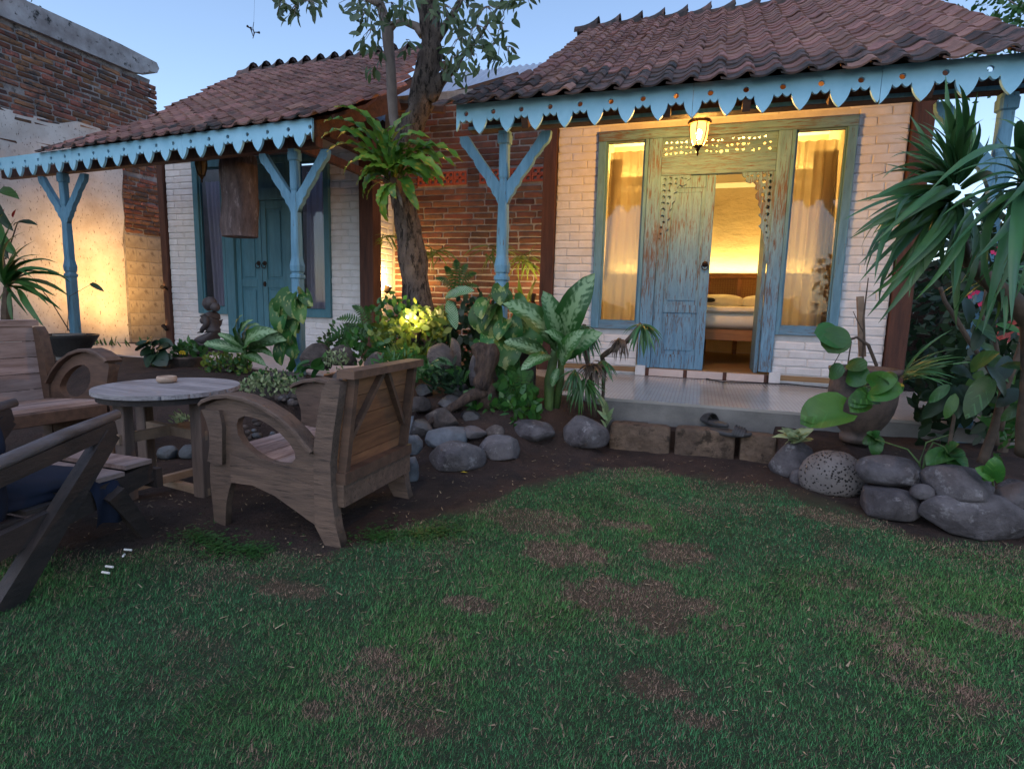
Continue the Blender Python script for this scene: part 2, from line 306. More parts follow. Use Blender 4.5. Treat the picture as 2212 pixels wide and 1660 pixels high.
M['straw']=mat('straw',(.32,.24,.15),(.2,.14,.09),scale=20,bump=0,island=.3)
M['pond']=mat('dark_water',(.01,.013,.014),None,bump=.25,bscale=14,rough=.06,spec=.6)
M['fall']=mat('falling_water',(.14,.155,.18),(.05,.055,.065),scale=8,stretch=(6,6,.6),bump=.5,bscale=14,rough=.2)
M['glow']=mat('led_strip',(1,.7,.3),None,bump=0,emit=((1,.66,.2),14))
M['bulb']=mat('lantern_glass_lit',(1,.8,.5),None,bump=0,emit=((1,.66,.26),5.5))
M['bulb_off']=mat('lantern_glass_unlit',(.28,.17,.06),None,bump=0,rough=.15,spec=.6)
M['lens']=mat('spotlight_lens_lit',(1,.8,.5),None,bump=0,emit=((1,.72,.3),16))
M['pink']=mat('pink_petal',(.55,.05,.16),(.4,.03,.1),bump=0,trans=.3)
M['red']=mat('red_petal',(.30,.02,.02),(.2,.01,.02),bump=0,trans=.2)
M['yellow']=mat('yellow_petal',(.6,.42,.03),None,bump=0,trans=.2)
M['red_cloth']=mat('red_patterned_cloth',(.30,.06,.05),(.12,.03,.03),scale=30,bump=.3)
M['cane']=mat('woven_cane',(.42,.25,.10),(.30,.17,.06),scale=60,stretch=(1,1,1),bump=.4)
# leaves
M['lf_tree']=leafmat('tree_leaf',(.065,.105,.04),(.04,.075,.03),rough=.5)
M['lf_dief']=leafmat('dieffenbachia_leaf',(.025,.085,.02),(.038,.12,.025),dict(c=(.22,.34,.17),slant=.35,freq=70,vein=.07,ns=9,fall=1.25,lo=.16,hi=.40))
M['lf_dief2']=leafmat('fine_veined_leaf',(.03,.10,.025),(.05,.15,.035),dict(c=(.34,.46,.28),slant=.45,freq=95,vein=.45,ns=3,fall=.5,lo=.45,hi=.65))
M['lf_pothos']=leafmat('pothos_leaf',(.022,.08,.02),(.04,.13,.025),dict(c=(.26,.31,.10),slant=.9,freq=9,vein=.12,ns=6,fall=.7,lo=.42,hi=.50))
M['lf_green']=leafmat('green_leaf',(.042,.125,.022),(.025,.08,.022),dict(c=(.05,.135,.04),slant=.7,freq=30,vein=.5,ns=2,fall=-.02,lo=.90,hi=1.02))
M['lf_dark']=leafmat('dark_leaf',(.018,.045,.02),(.012,.03,.015))
M['lf_bright']=leafmat('bright_leaf',(.05,.15,.02),(.03,.10,.02),dict(c=(.075,.195,.035),slant=.7,freq=30,vein=.5,ns=2,fall=-.02,lo=.90,hi=1.02))
M['lf_strap']=leafmat('strap_leaf',(.055,.155,.045),(.035,.105,.045),rough=.32)
M['lf_fern']=leafmat('birds_nest_frond',(.13,.25,.025),(.06,.17,.03),dict(c=(.28,.24,.03),slant=.2,freq=20,vein=.1,ns=3,fall=.3,lo=.5,hi=.62))
M['lf_lit']=leafmat('yellow_green_leaf',(.16,.20,.03),(.08,.14,.025))  # strong yellow: lamp glow on the lit plants is put into the colour
M['lf_brown']=leafmat('dry_leaf',(.12,.085,.06),(.06,.045,.035))
M['lf_cream']=leafmat('cream_edged_leaf',(.10,.17,.07),(.34,.38,.2))
# porch tile: fine printed grid
def porch_mat():
    m=mat('patterned_floor_tile',(.42,.41,.40),(.34,.335,.33),scale=2,bump=.05,bscale=20,rough=.2,spec=.7); nt=m.node_tree; L=nt.links; b=nt.nodes['Principled BSDF']; src=b.inputs['Base Color'].links[0].from_socket
    tc=nd(nt,'ShaderNodeTexCoord'); br=nd(nt,'ShaderNodeTexBrick'); br.offset=0; br.inputs['Scale'].default_value=1; br.inputs['Brick Width'].default_value=.028; br.inputs['Row Height'].default_value=.028; br.inputs['Mortar Size'].default_value=.004
    br.inputs['Color1'].default_value=(1,1,1,1); br.inputs['Color2'].default_value=(.93,.93,.93,1); br.inputs['Mortar'].default_value=(.80,.76,.72,1)
    L.new(tc.outputs['Object'],br.inputs[0]); mx=nd(nt,'ShaderNodeMix',data_type='RGBA',blend_type='MULTIPLY'); mx.inputs[0].default_value=1; L.new(src,mx.inputs[6]); L.new(br.outputs[0],mx.inputs[7]); L.new(mx.outputs[2],b.inputs['Base Color'])
    return m
M['porch']=porch_mat()
def sheer_mat(name,c,alpha):
    m=bpy.data.materials.new(name); m.use_nodes=True; nt=m.node_tree; L=nt.links; nt.nodes.remove(nt.nodes['Principled BSDF'])
    d=nd(nt,'ShaderNodeBsdfDiffuse'); d.inputs[0].default_value=(*c,1); t=nd(nt,'ShaderNodeBsdfTranslucent'); t.inputs[0].default_value=(*c,1); tp=nd(nt,'ShaderNodeBsdfTransparent')
    a=nd(nt,'ShaderNodeMixShader'); a.inputs[0].default_value=.75; L.new(d.outputs[0],a.inputs[1]); L.new(t.outputs[0],a.inputs[2])
    lw=nd(nt,'ShaderNodeLayerWeight'); lw.inputs[0].default_value=.35
    mr=nd(nt,'ShaderNodeMapRange'); mr.inputs[3].default_value=alpha; mr.inputs[4].default_value=min(1,alpha+.35); L.new(lw.outputs['Facing'],mr.inputs[0])
    b=nd(nt,'ShaderNodeMixShader'); L.new(mr.outputs[0],b.inputs[0]); L.new(tp.outputs[0],b.inputs[1]); L.new(a.outputs[0],b.inputs[2]); L.new(b.outputs[0],nt.nodes['Material Output'].inputs[0]); return m
M['sheer']=sheer_mat('sheer_curtain',(.74,.64,.48),.84)
M['drape']=sheer_mat('thick_curtain',(.22,.16,.13),.93)
M['grey_sheer']=sheer_mat('grey_curtain',(.60,.56,.68),.95)
def glass():
    m=bpy.data.materials.new('window_glass'); m.use_nodes=True; nt=m.node_tree; L=nt.links; nt.nodes.remove(nt.nodes['Principled BSDF'])
    g=nd(nt,'ShaderNodeBsdfGlossy'); g.inputs['Roughness'].default_value=.02; tp=nd(nt,'ShaderNodeBsdfTransparent'); fr=nd(nt,'ShaderNodeFresnel'); fr.inputs[0].default_value=1.45
    x=nd(nt,'ShaderNodeMixShader'); L.new(fr.outputs[0],x.inputs[0]); L.new(tp.outputs[0],x.inputs[1]); L.new(g.outputs[0],x.inputs[2]); L.new(x.outputs[0],nt.nodes['Material Output'].inputs[0]); return m
M['glass']=glass()
def grass_mat():
    m=bpy.data.materials.new('grass_blade'); m.use_nodes=True; nt=m.node_tree; L=nt.links; b=nt.nodes['Principled BSDF']
    at=nd(nt,'ShaderNodeAttribute'); at.attribute_name='tone'; ge=nd(nt,'ShaderNodeNewGeometry')
    hv=nd(nt,'ShaderNodeHueSaturation'); L.new(at.outputs['Color'],hv.inputs['Color']); r=nd(nt,'ShaderNodeMapRange'); r.inputs[3].default_value=.6; r.inputs[4].default_value=1.5; L.new(ge.outputs['Random Per Island'],r.inputs[0]); L.new(r.outputs[0],hv.inputs['Value'])
    L.new(hv.outputs[0],b.inputs['Base Color']); b.inputs['Roughness'].default_value=.7; b.inputs['Specular IOR Level'].default_value=.15
    return m
M['grass']=grass_mat()

def thatch():
    m=M['soil']; nt=m.node_tree; L=nt.links; b=nt.nodes['Principled BSDF']; src=b.inputs['Base Color'].links[0].from_socket
    at=nd(nt,'ShaderNodeAttribute'); at.attribute_name='lawn'
    mx=nd(nt,'ShaderNodeMix',data_type='RGBA'); L.new(at.outputs['Fac'],mx.inputs[0]); L.new(src,mx.inputs[6]); mx.inputs[7].default_value=(.034,.065,.028,1)
    a2=nd(nt,'ShaderNodeAttribute'); a2.attribute_name='dry'; m2=nd(nt,'ShaderNodeMix',data_type='RGBA'); L.new(a2.outputs['Fac'],m2.inputs[0]); L.new(mx.outputs[2],m2.inputs[6]); m2.inputs[7].default_value=(.11,.060,.042,1); L.new(m2.outputs[2],b.inputs['Base Color'])
thatch()

def lit_glass():
    m=bpy.data.materials.new('lantern_glass_lit'); m.use_nodes=True; nt=m.node_tree; L=nt.links; nt.nodes.remove(nt.nodes['Principled BSDF'])
    e=nd(nt,'ShaderNodeEmission'); e.inputs[0].default_value=(1,.60,.18,1); e.inputs[1].default_value=1.5; t=nd(nt,'ShaderNodeBsdfTransparent'); x=nd(nt,'ShaderNodeMixShader'); x.inputs[0].default_value=.45
    L.new(t.outputs[0],x.inputs[1]); L.new(e.outputs[0],x.inputs[2]); L.new(x.outputs[0],nt.nodes['Material Output'].inputs[0]); return m
M['bulb']=lit_glass()

def worn_middle():
    # bare weathered timber where the paint of the door has gone
    for k in ('blue_door','blue_rail'):
        m=M[k]; nt=m.node_tree; L=nt.links; b=nt.nodes['Principled BSDF']; src=b.inputs['Base Color'].links[0].from_socket
        tc=nd(nt,'ShaderNodeTexCoord'); a=nd(nt,'ShaderNodeTexNoise'); a.inputs['Scale'].default_value=1.5; a.inputs['Detail'].default_value=2; L.new(tc.outputs['Object'],a.inputs[0])
        mp=nd(nt,'ShaderNodeMapping'); mp.inputs['Scale'].default_value=(14,14,1.2) if k=='blue_door' else (1.2,14,14); L.new(tc.outputs['Object'],mp.inputs[0])
        f=nd(nt,'ShaderNodeTexNoise'); f.inputs['Scale'].default_value=6; f.inputs['Detail'].default_value=6; f.inputs['Roughness'].default_value=.75; L.new(mp.outputs[0],f.inputs[0])
        ad=nd(nt,'ShaderNodeMath',operation='ADD'); L.new(a.outputs[0],ad.inputs[0]); L.new(f.outputs[0],ad.inputs[1])
        r=nd(nt,'ShaderNodeMapRange'); r.inputs[1].default_value=1.05; r.inputs[2].default_value=1.2; L.new(ad.outputs[0],r.inputs[0])
        mx=nd(nt,'ShaderNodeMix',data_type='RGBA'); L.new(r.outputs[0],mx.inputs[0]); L.new(src,mx.inputs[6]); mx.inputs[7].default_value=(.115,.075,.055,1); L.new(mx.outputs[2],b.inputs['Base Color'])
worn_middle()
# ================================================================ GROUND
def spaced(a,b,s,lo,hi):
    core=list(np.arange(a,b+1e-6,s)); left=[];x=a;st=s
    while x>lo: st*=1.5; x-=st; left.append(x)
    right=[];x=b;st=s
    while x<hi: st*=1.5; x+=st; right.append(x)
    return left[::-1]+core+right
# grass zone: front edge of the soil strip traced on the ground
EDGE=[at_g(*p)[:2] for p in ((-60,1190),(200,1200),(390,1175),(560,1180),(700,1195),(900,1130),(1060,1090),(1130,1050),(1250,1020),(1400,1008),(1560,1040),(1700,1062),(1830,1098),(1990,1160),(2230,1185),(2400,1200))]
EX=[e[0] for e in EDGE]
def lawn_edge(x):
    ps=sorted(EDGE,key=lambda e:e[0]); return float(np.interp(x,[p[0] for p in ps],[p[1] for p in ps]))
EXs=sorted(EX); EYs=[p[1] for p in sorted(EDGE,key=lambda e:e[0])]
PATCH=[((1450,1195),.12,.09,.8),((1250,1200),.15,.10,.8),((1355,1135),.10,.05,.7),((1365,1300),.20,.15,.95),((1410,1480),.08,.05,.9),((920,1570),.09,.05,.95),((2090,1510),.12,.07,.8),((610,1270),.12,.05,.8),((830,1430),.08,.05,.7),((490,1240),.14,.07,.6),((690,1530),.05,.03,.8),((2160,1350),.14,.05,.5),((1800,1120),.2,.07,.6),((1020,1310),.07,.04,.8),((1500,1560),.05,.03,.7),((1130,1120),.25,.10,.6)]
PATCH=[(at_g(*p)[:2],a,b,s) for p,a,b,s in PATCH]
def ground():
    xs=spaced(-5,3.2,.04,-300,300); ys=spaced(.3,5.6,.04,-300,400)
    v=[];
    for y in ys:
        for x in xs:
            n=mn.noise(Vector((x*1.3,y*1.3,0)))*.02+mn.noise(Vector((x*6,y*6,3)))*.010+mn.noise(Vector((x*19,y*19,5)))*.005
            v.append((x,y,gz(x,y)+(n if abs(x)<9 and 0<y<8 else 0)))
    nx=len(xs); f=[(j*nx+i,j*nx+i+1,(j+1)*nx+i+1,(j+1)*nx+i) for j in range(len(ys)-1) for i in range(nx-1)]
    me=bpy.data.meshes.new('ground'); me.from_pydata(v,[],f); me.polygons.foreach_set('use_smooth',[True]*len(f)); me.materials.append(M['soil'])
    at=me.attributes.new('lawn','FLOAT','POINT'); at.data.foreach_set('value',[(max(0,min(1,(np.interp(x,EXs,EYs)-y)/.2+.3+.8*mn.noise(Vector((x*5,y*5,2))))) if (-9<x<9 and 0<y<6) else 0)*.85 for x,y,_ in v])
    VX=np.array([q[0] for q in v]); VY=np.array([q[1] for q in v]); inn=(abs(VX)<3.3)&(VY>.3)&(VY<4.3)
    dr=np.zeros(len(v)); dr[inn]=dryness(VX[inn],VY[inn],N1(VX[inn],VY[inn])); a2=me.attributes.new('dry','FLOAT','POINT'); a2.data.foreach_set('value',dr*.6)
    o=link('ground',me); o['kind']='structure'; return o
class NG:
    """noise sampled once on a grid, then read with bilinear interpolation"""
    def __init__(q,fn,x0=-3.4,x1=3.4,y0=.2,y1=4.4,st=.02):
        q.x0,q.y0,q.st=x0,y0,st; q.g=np.array([[fn(x,y) for x in np.arange(x0,x1,st)] for y in np.arange(y0,y1,st)])
    def __call__(q,X,Y):
        u=(X-q.x0)/q.st; v=(Y-q.y0)/q.st; i=np.clip(u.astype(int),0,q.g.shape[1]-2); j=np.clip(v.astype(int),0,q.g.shape[0]-2); u=u-i; v=v-j; g=q.g
        return g[j,i]*(1-u)*(1-v)+g[j,i+1]*u*(1-v)+g[j+1,i]*(1-u)*v+g[j+1,i+1]*u*v
N1=NG(lambda x,y: mn.noise(Vector((x*2.2,y*2.2,1)))+.6*mn.noise(Vector((x*7,y*7,9))))
N2=NG(lambda x,y: mn.noise(Vector((x*1.1+9,y*1.1,4)))+.5*mn.noise(Vector((x*3.5,y*3.5,2))))
GZ=NG(lambda x,y: gz(x,y)+mn.noise(Vector((x*1.3,y*1.3,0)))*.02+mn.noise(Vector((x*6,y*6,3)))*.010+mn.noise(Vector((x*19,y*19,5)))*.005)
FL_=NG(lambda x,y: mn.noise(Vector((x*4,y*4,7)))*3.1)
N3=NG(lambda x,y: mn.noise(Vector((x*15,y*15,5)))+.7*mn.noise(Vector((x*36,y*36,8))),st=.012)
def dryness(X,Y,nz):
    dry=np.zeros(len(X))
    for (cx_,cy_),a,b,s in PATCH:
        e=((X-cx_)/a)**2+((Y-cy_)/b)**2+nz*1.9+N3(X,Y)*1.3; dry=np.maximum(dry,s*np.clip((1.75-e)*1.2,0,1))
    return dry
def grass():
    rs=np.random.RandomState(3); N=1750000
    X=rs.uniform(-3.2,3.0,N); u=rs.rand(N); Y=.62+(4.0-.62)*u**1.25
    d=np.stack([X,Y,np.full(N,-H)],1); c=d@R; px=PP[0]+F*c[:,0]/c[:,2]; py=PP[1]+F*c[:,1]/c[:,2]
    k=(px>-160)&(px<2370)&(py<1800); X=X[k];Y=Y[k]
    ed=np.interp(X,EXs,EYs); nz=N1(X,Y); n2=N2(X,Y)
    dens=np.clip((ed-Y)/.16+.25+nz*.9,0,1); dry=dryness(X,Y,nz)
    dry=np.maximum(dry,np.clip((nz-.30)*1.1+.35*N3(X,Y),0,.6)); dry=np.maximum(dry,np.clip(1-(ed-Y)/.35,0,1)*.45*(nz>-.1))
    dens*=1-dry*.25; dens*=.75+.5*np.clip(n2+.45,0,1)
    dens*=1-np.clip((-X-1.5)*.35,0,.45)*(nz>0)
    k=rs.rand(len(X))<dens; X=X[k];Y=Y[k];nz=nz[k];n2=n2[k];dry=dry[k]; n=len(X); print('blades',n)
    lush=np.clip(n2+.2,0,1)
    Lh=(.009+.016*rs.rand(n)**1.6)*(1+.4*lush)*(1-.3*dry); W=.00045+.0006*rs.rand(n)+.0002*Y
    az=FL_(X,Y)*.6+rs.uniform(-2.6,2.6,n); tl=rs.uniform(.35,1.45,n)
    base=np.stack([X,Y,GZ(X,Y)-.003],1)
    tip=base+np.stack([np.cos(az)*np.sin(tl),np.sin(az)*np.sin(tl),np.cos(tl)*.85+.08],1)*Lh[:,None]
    s=np.stack([-np.sin(az)*W,np.cos(az)*W,0*W],1)
    P=np.stack([base-s,base+s,tip],1)
    me=bpy.data.meshes.new('grass'); me.vertices.add(n*3); me.vertices.foreach_set('co',P.reshape(-1))
    me.loops.add(n*3); me.loops.foreach_set('vertex_index',np.arange(n*3,dtype=np.int32))
    me.polygons.add(n); me.polygons.foreach_set('loop_start',np.arange(0,n*3,3,dtype=np.int32))
    me.update(calc_edges=True)
    g1=np.array([.052,.168,.055]); g2=np.array([.085,.20,.042]); g3=np.array([.034,.14,.060]); st_=np.array([.26,.165,.115])
    t=np.clip(n2*.9+.45,0,1)[:,None]; c=(g3*(1-t)+g2*t)*.6+g1*.4
    isd=(rs.rand(n)<np.clip(dry*1.0+.12+.10*np.clip(N3(X,Y),0,1),0,.9))[:,None]; c=np.where(isd,st_*(.5+.8*rs.rand(n)[:,None]),c*(.44+.95*rs.rand(n)[:,None]))
    col=np.ones((n,3,4)); col[:,:,:3]=c[:,None,:]
    at=me.color_attributes.new('tone','FLOAT_COLOR','POINT'); at.data.foreach_set('color',col.reshape(-1))
    me.materials.append(M['grass']); o=link('grass',me); o['kind']='stuff'
    return tag(o,'short patchy lawn with dry brown spots in front of the cottages','lawn')
ground()
grass()
# ================================================================ SHARED PIECES
def jbox(name,l,h,d,mat_,jit=.004,seed=0,b=.004):
    rs=random.Random(seed); m=MB(); m.bbox(-l/2,l/2,-d/2,d/2,-h/2,h/2,b)
    m.v=[(x+rs.uniform(-jit,jit),y+rs.uniform(-jit,jit)*.5,z+rs.uniform(-jit,jit)) for x,y,z in m.v]
    return m.mesh(name,mat_)
def lay_bricks(parent,name,meshes,L0,H0,u0,u1,z0,z1,place,holes=(),joint=.012,maxn=300,rs=None,skip=0,tilt=.006,jl=.12):
    """courses of bricks in the rectangle u0..u1, z0..z1 without the holes; place(u,z,scale_u) gives location, rotz"""
    rs=rs or random.Random(1); n=0; z=z0; k=0; out=[]
    while z+H0<=z1+1e-3:
        segs=[(u0,u1)]
        for a,b,c,d in holes:
            if z+H0>c+.01 and z<d-.01:
                ns=[]
                for s,e in segs:
                    if b<=s or a>=e: ns.append((s,e))
                    else:
                        if a>s: ns.append((s,a))
                        if b<e: ns.append((b,e))
                segs=ns
        for s,e in segs:
            u=s; first=True
            while u<e-.02:
                l=L0*(1+rs.uniform(-jl,jl))
                if first and k%2: l*=.5
                first=False
                if e-u-l<L0*.35: l=e-u
                l=min(l,e-u)
                if rs.random()>=skip: out.append((u+l/2,z+H0/2,(l-joint)/L0))
                u+=l
        z+=H0+0; k+=1
    for u,zc,sc in out:
        loc,rz=place(u,zc)
        o=link(name,rs.choice(meshes),parent); o.location=Vector(loc)-Vector(ORG[parent.name])
        o.scale=(sc,1,1); o.rotation_euler=(rs.uniform(-tilt,tilt),rs.uniform(-tilt,tilt),rz+rs.uniform(-tilt,tilt))
    return len(out)
WB=[jbox('painted_brick',.28,.0765,.05,M['white_brick'],.0045,i,.011) for i in range(6)]
RB=[jbox('brick',.33,.057,.06,M['brick'],.005,i,.007) for i in range(6)]
OB=[jbox('brick',.25,.052,.07,M['old_brick'],.008,i,.01) for i in range(8)]
CB=[jbox('concrete_block',.36,.188,.05,M['block'],.002,i,.004) for i in range(3)]
# ---- roof tiles
def tile_mesh(name,mt,seed,p=.168,ln=.21,th=.012):
    rs=random.Random(seed); m=MB(); nx=9; prof=[]
    for i in range(nx):
        t=i/(nx-1); x=-p/2+t*(p+.03)
        z=-.010*math.sin(math.pi*min(1,t/.58)) if t<.58 else .028*math.sin(math.pi*(t-.58)/.42*.94)
        prof.append((x,z))
    v=[];f=[]
    for yy,lift in ((0,0),(ln,0)):
        for x,z in prof: v.append((x+rs.uniform(-.001,.001),yy,z+th+rs.uniform(-.001,.001)))
        for x,z in prof: v.append((x,yy,z))
    n=nx
    for i in range(n-1):
        f.append((i,i+1,2*n+i+1,2*n+i)); f.append((n+i+1,n+i,3*n+i,3*n+i+1)); f.append((i+1,i,n+i,n+i+1))
    f.append((0,2*n,3*n,n)); f.append((n-1,2*n-1,4*n-1,3*n-1))
    m.add(v,f); me=m.mesh(name,mt); me.polygons.foreach_set('use_smooth',[False]*len(me.polygons)); return me
TM=[tile_mesh('roof_tile',M['tile'],i) for i in range(4)]; TD=[tile_mesh('roof_tile',M['tile_dark'],9+i) for i in range(3)]
TSL=.5875; TANG=math.atan(TSL); ROWD=.15
def plane_hit(px,py,yE,zE,s=TSL):
    d=ray(px,py); t=(zE-s*yE-H)/(d[2]-s*d[1]); return O+t*d
def tile_roof(roof,yE,zE,leftpx,rightpx,rows,darkrows,eave_rot=0,x_ref=0,pitch=.2,rs=None):
    rs=rs or random.Random(5)
    def poly(pts,side):
        q=sorted([(plane_hit(px,py,yE,zE)[1],plane_hit(px,py,yE,zE)[0]) for px,py in pts]); return q
    Lp=poly(leftpx,0); Rp=poly(rightpx,1); tiles=[]
    for r in range(rows):
        sy=yE+r*ROWD*math.cos(TANG)
        xl=np.interp(sy,[a for a,_ in Lp],[b for _,b in Lp]); xr=np.interp(sy,[a for a,_ in Rp],[b for _,b in Rp])
        i0=math.ceil((xl-x_ref)/pitch); i1=math.floor((xr-x_ref)/pitch)
        for i in range(i0,i1+1):
            x=x_ref+i*pitch+rs.uniform(-.008,.008)
            y=sy+eave_rot*(x-x_ref)*max(0,1-r/19)+rs.uniform(-.006,.006); z=zE+TSL*(sy-yE)+.012+rs.uniform(-.003,.004)
            dark=r<darkrows+rs.choice((-1,0,0,1)) and rs.random()<(.85 if darkrows>3 else .4)
            tiles.append((math.dist((x,y,z),(0,0,H)),x,y,z,dark,r))
    tiles.sort(key=lambda t:t[0])
    st=MB()
    for k,(d,x,y,z,dark,r) in enumerate(tiles):
        me=rs.choice(TD if dark else TM); ex=(TANG-.055+rs.uniform(-.014,.014),rs.uniform(-.02,.02),rs.uniform(-.013,.013))
        if k<300:
            o=link('roof_tile',me,roof); o.location=Vector((x,y,z))-Vector(ORG[roof.name]); o.rotation_euler=ex
        else:
            mt=Matrix.Translation((x,y,z))@Matrix.Rotation(ex[2],4,'Z')@Matrix.Rotation(ex[1],4,'Y')@Matrix.Rotation(ex[0],4,'X')
            st.add([mt@vv.co for vv in me.vertices],[tuple(p.vertices) for p in me.polygons])
    print('tiles',len(tiles))
    if st.v: o=st.build('far_roof_tiles',M['tile'],roof); o['kind']='stuff'
def ridge(roof,x0,x1,y,z,n):
    w=(x1-x0)/n
    for i in range(n):
        m=MB(); v=[];f=[]; K=7; S=5; xa=x0+i*w
        for s in range(S+1):
            t=s/S; x=xa+t*(w+.03); r=.09+.035*t**3; lift=.06*t**2.5+.01*(1-t)
            for k in range(K+1):
                a=math.pi*k/K; v.append((x,y-math.cos(a)*r*1.1,z-.04+math.sin(a)*r+lift*math.sin(a)))
        for s in range(S):
            for k in range(K): f.append((s*(K+1)+k,s*(K+1)+k+1,(s+1)*(K+1)+k+1,(s+1)*(K+1)+k))
        m.add(v,f); m.tube([(xa+w*.93,y-.01,z+.045+.04),(xa+w+.03,y-.01,z+.045+.06)],[.024,.03],6)
        m.build('ridge_tile',M['tile_dark'],roof,smooth=False)
# ---- fascia
def fascia(house,p0,p1,z0,pitch,n0,boards):
    """scalloped board from p0 along the eave; boards = list of (first cell, last cell, start cut, end cut)"""
    U=Vector((p1[0]-p0[0],p1[1]-p0[1],0)).normalized()
    half=[(-.5,-.140),(-.455,-.130),(-.39,-.115),(-.335,-.098),(-.29,-.079),(-.255,-.057),(-.232,-.031),(-.20,-.042),(-.15,-.051),(-.10,-.051),(-.05,-.043),(0,-.029)]
    for a,b,sa,sb in boards:
        low=[]
        for k in range(a,b+1):
            c=[(x*pitch+k*pitch,z) for x,z in half]; c2=[(2*k*pitch-x,z) for x,z in c[::-1][1:]]
            if k==a and sa is not None: c=[(x,z) for x,z in c if x>sa*pitch]; c=[(sa*pitch,-.11)]+c
            if k==b and sb is not None: c2=[(x,z) for x,z in c2 if x<sb*pitch]+[(sb*pitch,-.11)]
            low+=c+c2 if k==a or True else c2
        clean=[low[0]]
        for q in low[1:]:
            if abs(q[0]-clean[-1][0])>.0006: clean.append(q)
        x0,x1=clean[0][0]+.0012,clean[-1][0]-.0012; clean[0]=(x0,clean[0][1]); clean[-1]=(x1,clean[-1][1])
        outer=clean+[(x1,.078),(x0,.078)]
        holes=[[(k*pitch+.018*math.cos(t*math.pi/6),.008+.018*math.sin(t*math.pi/6)) for t in range(12)] for k in range(a,b+1)]
        cut('fascia_board',outer,holes,.022,M['blue'],house,(p0[0],p0[1],z0),U,(0,0,1))
# ---- posts with brackets
def post(house,x,y,z0,zt,ring=True,dirs=(-1,1),lean=0,wb=.044,wt=.036):
    m=MB()
    def sq(z,hw,cx=0): return [(x+cx+sx*hw,y+sy*hw,z) for sx,sy in ((-1,-1),(1,-1),(1,1),(-1,1))]
    prof=[(z0,wb+.018),(z0+.12,wb+.018),(z0+.14,wb),(1.24,wb*1.02),(1.25,wb+.010),(1.275,wb+.010),(1.285,wb-.002),(1.30,wb-.002),(1.31,wb+.006),(1.36,wb+.010),(1.40,wb+.002),(1.44,wb-.004),(1.60,wb-.003),(1.86,wt),(2.02,wt-.006),(2.04,wt),(zt-.10,wt),(zt-.09,wt+.012),(zt-.03,wt+.014),(zt-.02,wt+.008),(zt,wt+.008)]
    v=[];f=[];n=8
    for z,hw in prof:
        c=hw*.72
        v+=[(x+a*1.0,y+b*1.0,z) for a,b in ((-c,-hw),(c,-hw),(hw,-c),(hw,c),(c,hw),(-c,hw),(-hw,c),(-hw,-c))]
    for i in range(len(prof)-1):
        for k in range(n): f.append((i*n+k,i*n+(k+1)%n,(i+1)*n+(k+1)%n,(i+1)*n+k))
    f.append(tuple(range(n-1,-1,-1))); f.append(tuple((len(prof)-1)*n+k for k in range(n)))
    m.add(v,f); o=m.build('post',M['blue_wood'],house)
    for s in dirs:
        h=zt-.02
        up=[(.028,1.86),(.04,1.835),(.06,1.885),(.09,1.915),(.10,1.95),(.13,1.975),(.145,2.02),(.195,2.075),(.235,2.13),(.25,2.17),(.285,2.20),(.315,2.245),(.35,2.275),(.365,2.31),(.37,h),(.30,h),(.235,2.26),(.16,2.16),(.085,2.06),(.028,1.995)]
        cut('bracket',[(s*a,b-1.8) for a,b in up],[],.05,M['blue_wood'],house,(x,y,1.8),(1,0,0),(0,0,1))
    return o
# dark deck under the tiles and the back slope
def deck(house,yE,zE,leftpx,rightpx,yR,yB,insL=.05,insR=.05,rot=0,xref=0):
    """board under the tiles: follows their outline up to the ridge, then mirrors down the back"""
    def poly(pts): return sorted([(plane_hit(px,py,yE,zE)[1],plane_hit(px,py,yE,zE)[0]) for px,py in pts])
    Lp=poly(leftpx);Rp=poly(rightpx); K=12; rowsv=[]
    for i in range(K+1):
        y=yE+.17+(yR-yE-.17)*i/K; z=zE+TSL*(y-yE)-.035
        rowsv.append((np.interp(y,[p[0] for p in Lp],[p[1] for p in Lp])+insL,np.interp(y,[p[0] for p in Rp],[p[1] for p in Rp])-insR,y,z))
    for i in range(1,K+1):
        xl,xr,y,z=rowsv[K-i]; rowsv.append((xl+.5,xr-1.1,yR+(yR-y)*(yB-yR)/(yR-yE),z))
    v=[];f=[]
    for t in (0,-.03):
        for xl,xr,y,z in rowsv:
            fd=max(0,1-abs(y-yE)/(ROWD*math.cos(TANG))/19)*TSL
            v+=[(xl,y+fd/TSL*rot*(xl-xref),z+t),(xr,y+fd/TSL*rot*(xr-xref),z+t)]
    n=len(rowsv)
    for i in range(n-1):
        a=2*i; f+=[(a,a+1,a+3,a+2),(2*n+a+2,2*n+a+3,2*n+a+1,2*n+a),(a,a+2,2*n+a+2,2*n+a),(a+3,a+1,2*n+a+1,2*n+a+3)]
    f+=[(1,0,2*n,2*n+1),(2*n-2,2*n-1,4*n-1,4*n-2)]
    return MB().add(v,f).build('roof',M['dark_wood'],house)
# ================================================================ RIGHT COTTAGE
HR=empty('cottage','right white brick cottage with blue carved door standing half open and lit room','cottage',(0,5.95,.37))
def bx(name,par,x0,x1,y0,y1,z0,z1,mt,b=.003):
    return MB().bbox(x0,x1,y0,y1,z0,z1,b).build(name,M[mt],par)
YW=5.95
